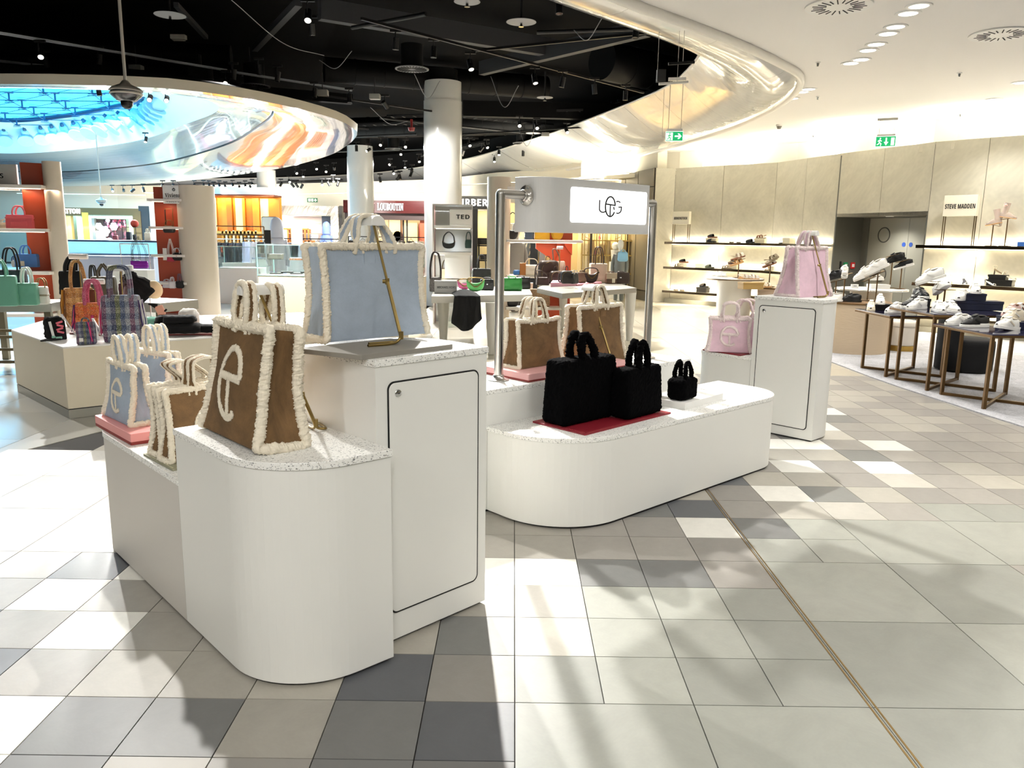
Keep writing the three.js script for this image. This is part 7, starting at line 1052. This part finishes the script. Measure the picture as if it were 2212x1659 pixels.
// seen in the picture, row by row: pixel places worked out at track height
const rows = {
  lit: [[-6.75,4,-11.753], [-4.807,4,-13.664], [-2.912,4.4,-11.848], [-6.435,3.85,-14.429], [-6.173,3.85,-14.502], [-0.674,4,-12.088], [0.291,4,-13.037], [-2.507,4,-15.724], [0.083,4,-18.086], [0.472,4,-18.414], [1.192,4,-19.038], [-3.665,4,-22.176], [-3.061,4,-22.651], [-3.456,4,-24.521], [-1.243,4,-21.995], [-0.793,4,-22.375], [-0.482,4,-24.13], [-0.672,4,-26.27], [-4.364,4,-28.289], [-3.935,4,-28.941], [-4.316,4,-23.867]],
  far: [[-11.596,3.288,-30], [-11.389,3.274,-30], [-11.218,3.243,-30], [-11.009,3.279,-30], [-10.787,3.249,-30], [-10.508,3.303,-30], [-10.269,3.239,-30], [-10.042,3.292,-30], [-9.855,3.244,-30], [-14.013,2.955,-28], [-13.626,2.96,-28], [-6.696,3.274,-28], [-11.941,3.283,-30], [-6.306,3.404,-28], [-7.836,3.352,-28], [-9.455,3.285,-29], [-6.304,3.649,-27], [-6.642,3.734,-27], [-6.039,3.728,-27], [-7.083,3.489,-27], [-5.073,3.526,-26], [-7.312,3.576,-27], [-3.91,3.542,-26], [-2.85,3.756,-24], [-3.186,3.528,-25]],
  off: [[-7.142,3.9,-14.062], [-3.559,4,-14.538], [-3.053,4,-15.058], [-3.886,3.8,-16.298], [-3.639,3.8,-16.987], [-1.708,4.2,-11.743], [-1.22,4.2,-12.219], [0.493,4.2,-9.853], [1.558,4.2,-10.91], [0.744,4,-13.266], [1.314,4,-13.822], [1.913,4,-14.384], [0.235,4,-24.165], [-4.395,3.9,-22.467], [-7.298,4.1,-12.837], [-6.569,4.2,-13.04], [-4.247,4.2,-13.646], [-3.953,4.1,-13.671], [-4.632,4.1,-13.53]],
  offFar: [[-14.809,2.858,-26], [-12.827,2.913,-27], [-12.467,2.949,-27], [-11.369,3.006,-26], [-11.025,3.011,-26], [-8.13,3.239,-28], [-7.728,3.213,-28], [-7.583,3.215,-28], [-7.407,3.186,-28], [-6.47,3.277,-28], [-6.148,3.281,-28], [-4.179,3.237,-25], [-3.619,3.3,-25], [-3.561,3.329,-25], [-3.23,3.389,-25], [-1.418,3.769,-22], [-0.917,3.872,-22], [-2.046,3.7,-22]],
};
const made = { lit: [], off: [], far: [], offFar: [] };
const aim = { 0: [-5.2, .5, -8.6], 5: [.2, .4, -10.4], 6: [.9, .8, -11.8], 7: [-1.6, 2.6, -17.4], 8: [.5, .5, -13.5], 9: [1.5, .5, -14.2], 10: [2.2, .4, -15], 1: [-4.2, .6, -7.6], 3: [-5.2, .7, -9.4], 4: [-4.5, .6, -9.0], 11: [-4, .6, -18], 12: [-2.4, .5, -17], 13: [-3, .5, -21], 14: [0, .5, -18.5], 15: [1, .8, -19.5], 2: [-3.1, .4, -13.3], 18: [-6, .8, -22], 20: [-8, .8, -20] };
rows.lit.forEach((p, k) => made.lit.push(trackSpot(p, aim[k] || [p[0] * .9, 0, p[2] + 2.5], true, aim[k] ? KEY * (k === 7 ? .45 : k > 6 ? (k === 9 || k === 10 || k === 8 ? 1.1 : 2) : k < 2 ? .7 : k === 2 ? 3 : 1.2) : 0, .6)));
rows.far.forEach((p, k) => made.far.push(trackSpot(p, k % 6 === 0 || k === 10 ? [p[0] * 1.15, 1.4, p[2] - 4.5] : [p[0] * .8 + rr(-1, 1), 0, p[2] + rr(2, 5)], true, k % 3 === 0 || k === 10 ? KEY * (k % 6 === 0 || k === 10 ? 1.5 : 4) : 0, .8, 'tiny lit spotlight in the distant cluster under the black ceiling', 'distant lit spotlights')));
rows.off.forEach(p => made.off.push(trackSpot(p, [p[0] + rr(-.6, .6), 2, p[2] + rr(-.5, .5)], false))); rows.offFar.forEach(p => made.offFar.push(trackSpot(p, [p[0] + rr(-1.5, 1.5), 2, p[2] + rr(-1, 1)], false, 0, 0, 'tiny unlit spotlight in the distant rows under the black ceiling', 'distant unlit spotlights')));
order(made.lit, o => `${o} from the left of the lit cylinder spotlights on the ceiling tracks`); order(made.off, o => `${o} from the left of the larger unlit black track spotlights`); order(made.far, o => `${o} from the left of the tiny lit spotlights in the distance`); order(made.offFar, o => `${o} from the left of the tiny unlit spotlights in the distance`);
for (const [x, z, tx, tz] of [[-8.5, -10.5, -6.4, -8.8], [-7.6, -13, -5.9, -14.6], [-2.4, -9.6, -2.0, -6.9], [-10, -22, -10, -20], [-16, -12, -14, -16]]) trackSpot([x, 4, z], [tx, .4, tz], true, KEY * (x > -3 ? .7 : 1.4), x > -3 ? .5 : .7, 'lit spotlight added to brighten the left displays', 'hidden spotlights');  // extra spotlights added as fill for the left displays and counters
// tracks, beams, ducts and pipes
const trk = (label, a, b, m = M.trackBlack, w = .035) => solo('lighting_track', bar(a, b, w, .035), m, label, 'lighting track', [0, 0, 0], 0, 'lighting tracks');
const paleTrack = std(0x9aa0a6, .4);
trk('pale lighting track crossing the black ceiling at upper left, upper one', [-7.194,4.2,-11.383], [-4.822,4.2,-13.757], paleTrack); trk('pale lighting track at upper left continuing to the right', [-4.784,4.2,-13.865], [-3.079,4.2,-15.417], paleTrack); trk('pale lighting track at upper left, lower one', [-8.245,4.15,-12.973], [-5.475,4.15,-14.647], paleTrack); trk('black lighting track sloping across the middle of the ceiling', [-2.064,4.35,-11.061], [2.314,4.15,-14.952]); trk('thin black track towards the glossy fascia', [-0.674,4.3,-12.58], [2.356,4.3,-11.088]); trk('black track before the white columns', [-3.747,4.15,-15.661], [-1.163,4.15,-18.02]); trk('black track behind the first white column', [-1.367,4.15,-21.185], [1.623,4.15,-19.579]); trk('distant black track left of the far columns', [-16.049,4,-40.339], [-12.69,4,-39.988]); trk('distant black track right of the far columns', [-11.4,4,-38.742], [-7.804,4,-36.519]); trk('distant black track at far left under the bowl', [-26.497,4,-45.937], [-20.315,4,-44.572]);
const beam = (label, a, b, w, h, m = M.ductGrey) => solo('ceiling_beam', bar(a, b, w, h), m, label, 'beam'); beam('grey steel beam sloping from top left across the ceiling', [-3.008,4.9,-12.734], [0.702,4.9,-15.036], .16, .3, std(0x37383b, .6)); beam('grey steel beam running towards the fascia', [-0.69,4.8,-16.327], [2.061,4.8,-13.128], .14, .25, std(0x37383b, .6)); beam('short steel brace near the top edge, left', [-4.979,4.8,-12.221], [-5.272,4.8,-14.114], .07, .07, std(0x2c2d30, .6)); beam('short steel brace near the top edge, right', [-3.135,4.8,-12.019], [-4.707,4.8,-14.908], .1, .1, std(0x37383b, .6)); beam('long dark beam crossing behind the first column', [-1.249,4.5,-19.349], [3.174,4.5,-19.653], .25, .35, M.ductBlack); beam('dark beam over the skylight bowl', [-9.973,4.5,-15.527], [-3.655,4.5,-18.282], .2, .2, M.ductBlack);
const duct = (label, a, b, r) => solo('air_duct', (() => { const A = V3(...a), B = V3(...b), g = [rod(a, b, r, 24)], n = Math.floor(A.distanceTo(B) / .6); for (let k = 1; k < n; k++) { const q = A.clone().lerp(B, k / n), q2 = A.clone().lerp(B, k / n + .004); g.push(rod(q.toArray(), q2.toArray(), r + .012, 24)); } return merge(g); })(), M.ductBlack, label, 'air duct');
duct('black spiral duct across the upper left of the ceiling', [-9.571,4.8,-14.846], [-5.399,4.8,-15.687], .22); duct('black spiral duct above the first column', [-3.987,4.9,-17.132], [0.688,4.9,-18.827], .25); duct('black spiral duct beyond the columns', [-6.747,4.7,-25.084], [2.617,4.7,-22.43], .3); duct('black round duct near the fascia bend', [1.589,4.8,-15.445], [3.485,4.8,-17.041], .35);
for (const [a, b, l] of [[[0.305,4.6,-12.679], [2.341,4.6,-12.303], 'dark water pipe near the top of the ceiling'], [[-2.487,4.6,-12.56], [-1.282,4.6,-11.756], 'thin dark pipe near the top middle'], [[-3.381,4.4,-20.308], [1.855,4.4,-23.892], 'dark pipe behind the first column'], [[-7.827,4.4,-28.993], [-1.725,4.4,-26.758], 'dark pipe among the distant spotlights'], [[-6.55,4.4,-24.842], [-2.833,4.4,-23.351], 'dark pipe beyond the bowl']]) solo('ceiling_pipe', rod(a, b, .03, 10), M.ductGrey, l, 'pipe');
for (let k = 0; k < 9; k++) { const x = -6 + k * 1.3, z = -20 - (k % 4) * 2.4; solo('cable_tray', (() => { const g = [bx(.02, .05, 5, -.12, 0, 0), bx(.02, .05, 5, .12, 0, 0)]; for (let i = -8; i <= 8; i++) g.push(bx(.24, .012, .03, 0, 0, i * .3)); return merge(g); })(), M.ductGrey, 'dark ladder cable tray among the distant ceiling services', 'cable tray', [x, 4.35 + (k % 3) * .12, z], .5 + (k % 3) * .8, 'distant cable trays'); }
// cables sagging between fittings
for (const [a, b, s] of [[[-3.699,4.5,-10.856], [-3.136,4.4,-13.502], .12], [[-3.297,4.4,-13.85], [-2.702,4.5,-13.607], .15], [[-1.774,4.3,-14.364], [-1.436,4.4,-15.49], .3], [[-0.465,4.4,-14.993], [0.041,4.2,-14.734], .35], [[0.8,4.4,-11.699], [1.123,4.4,-11.093], .2], [[0.071,4.2,-20.113], [0.497,4.2,-19.056], .5], [[-3.086,4.2,-17.382], [-2.564,4.2,-19.35], .2]]) solo('loose_cable', tube([a, [(a[0] + b[0]) / 2, Math.min(a[1], b[1]) - s, (a[2] + b[2]) / 2], b], .006, 24, 5), std(0x8a8a8c, .5), 'loose grey cable sagging under the black ceiling', 'cable', [0, 0, 0], 0, 'loose ceiling cables');
// round sprinkler baffles and diffusers
const disc2 = (label, p, r) => { const t = thing('ceiling_disc', label, 'ceiling fitting', p); part(t, 'plate', lathe([[0, .01], [r, .006], [r + .004, 0], [0, -.004]], 36), std(0x8d8f92, .5)); part(t, 'sprinkler', [cyl(.016, .02, .05, 0, -.055, 0, 12), cyl(.035, .035, .006, 0, -.06, 0, 14)], M.chrome); part(t, 'drop_pipe', rod([0, .01, 0], [0, .5, 0], .016, 8), M.ductGrey); };
disc2('pale round sprinkler plate at upper left of the black ceiling', [-4.664,4.4,-11.229], .2); disc2('pale round sprinkler plate near the top, right of centre', [0.057,4.4,-11.329], .2); disc2('plain pale round plate at the top edge of the photo', [-0.624,4.4,-10.429], .16); disc2('dim round sprinkler plate before the long dark beam', [0.58,4.3,-16.514], .16); disc2('dim round plate above the bowl rim', [-4.768,4.3,-14.77], .14); disc2('dim round plate by the loose cables behind the first column', [0.48,4.3,-21.998], .2);
const dif = (label, p, s) => { const t = thing('ceiling_diffuser', label, 'air vent', p), ring = []; part(t, 'plate', cyl(.3, .3, .014, 0, 0, 0, 40), std(0x6f7174, .5)); for (let i = 0; i < 28; i++) { const g = mv(new THREE.BoxGeometry(.19, .012, .016), .17, -.002, 0); g.rotateY(i / 28 * Math.PI * 2); ring.push(g); } part(t, 'slots', ring, M.black); part(t, 'neck', cyl(.2, .2, .4, 0, .014, 0, 28), M.ductBlack); t.scale.setScalar(s); };
dif('grey round air diffuser left of the first white column', [-1.766,4.3,-13.982], .95); dif('grey round air diffuser beyond the first column at right', [0.223,4.2,-23.475], 1); dif('grey round air diffuser above the bowl', [-4.643,4.1,-14.612], .9); dif('dim round air diffuser at the far left edge', [-8.998,4.1,-14.545], .8); dif('dim round air diffuser among the distant spotlights', [-3.814,4.2,-25.427], .9);
// dome cameras, speaker, emergency light, small boxes
function dome(label, p, s, top) { const t = thing('dome_camera', label, 'security camera', p); const w = std(0xbdb8ae, .45); part(t, 'pole', rod([0, .16, 0], [0, (top - p[1]) / s, 0], .018, 14), w); part(t, 'canopy', lathe([[0, .2], [.03, .19], [.06, .15], [.15, .11], [.185, .08], [.175, .07], [0, .07]], 40), w); part(t, 'lens_ring', lathe([[.165, .075], [.16, .02], [.1, -.03], [.08, -.04], [0, -.04]], 40), phy(0x35363a, .1, { clearcoat: 1 }), 'dark glossy ring of lenses'); part(t, 'collar', mv(new THREE.TorusGeometry(.165, .012, 8, 40), 0, .045, 0, Math.PI / 2), w); part(t, 'dome', mv(new THREE.SphereGeometry(.065, 24, 14), 0, -.055, 0), M.blackGloss); t.scale.setScalar(s); }
dome('white multi-lens dome camera hanging on a long pole before the bowl', [-4.32,2.99,-9.1], .98, 5.1); dome('small distant dome camera hanging on a pole at far left', [-12.374,2.382,-24], .85, 4.4);
{ const t = thing('ceiling_speaker', 'black box loudspeaker under the tracks above the bowl', 'loudspeaker', [-5.364,4,-14.027]); part(t, 'cabinet', rbx(.36, .3, .2, .01), M.black); part(t, 'grille', rbx(.33, .27, .01, .004, 0, .015, .1), std(0x141416, .8)); part(t, 'bracket', bx(.04, .2, .04, 0, .3, 0), M.ductGrey); }
{ const t = thing('emergency_light', 'small white emergency light unit at upper left of the black ceiling', 'light', [-5.459,4.6,-13.427]); part(t, 'case', rbx(.24, .07, .1, .01), std(0xb9b7b0, .5)); part(t, 'lens', rbx(.2, .03, .08, .01, 0, -.02, 0), std(0x8a8880, .3)); }
for (const [p, l] of [[[-6.189,4.1,-13.453], 'small grey junction box by the camera pole'], [[-3.496,4,-14.855], 'small white wireless box right of the bowl'], [[-2.711,4.1,-15.783], 'pale grey control box beside the lit spotlight'], [[0.77,4.1,-21.013], 'small pale lamp plate beyond the first column']]) { const t = thing('junction_box', l, 'box', p); part(t, 'case', rbx(.2, .1, .14, .01), std(0xa9a8a2, .5)); part(t, 'stem', rod([0, .1, 0], [0, .4, 0], .008, 6), M.ductGrey); }
solo('beacon', [cyl(.07, .09, .08, 0, 0, 0, 20), cyl(.03, .03, .2, 0, .08, 0, 10)], std(0x7a1418, .4), 'small red alarm beacon under the ceiling left of the first column', 'alarm beacon', [-2.588,4.1,-20.294]);
{ const t = thing('hanging_rig', 'small suspended white rig on wires before the glossy fascia', 'fixture', [1.627,3.124,-8.6]); part(t, 'rail', bar([-.14, 0, 0], [.16, .02, .02], .04, .02), std(0xd2d0ca, .4)); part(t, 'upper_rail', bar([-.05, .2, 0], [.22, .22, 0], .03, .025), M.ductBlack); part(t, 'box', bx(.09, .12, .07, -.12, .02, 0), M.black); part(t, 'wires', [rod([-.16, .03, 0], [-.16, 1.6, 0], .003, 5), rod([.05, .02, 0], [.05, 1.6, 0], .003, 5), rod([.1, .22, 0], [.1, 1.6, 0], .003, 5), rod([-.08, -.05, 0], [-.08, -.55, 0], .002, 5)], M.steel); }

for (const [g, f] of [['spotlights aimed at the island', o => `${o} from the left of the unseen spotlights aimed at the brand island`], ['hidden spotlights', o => `${o} from the left of the spotlights added to brighten the left displays`], ['distant cable trays', o => `${o} from the left of the dark ladder cable trays far under the ceiling`], ['jackets on the white rail', o => `${o} from the left of the dark jackets on the white rail`], ['shirts on the black rail', o => `${o} from the left of the shirts on the long black rail`], ['coats on the far black rail', o => `${o} from the left of the coats behind the blue tote handle`]]) order(scene.children.filter(o => o.userData.group === g), f);

// ================================================================ TRACK LIGHT BEAMS
renderer.render(scene, camera);
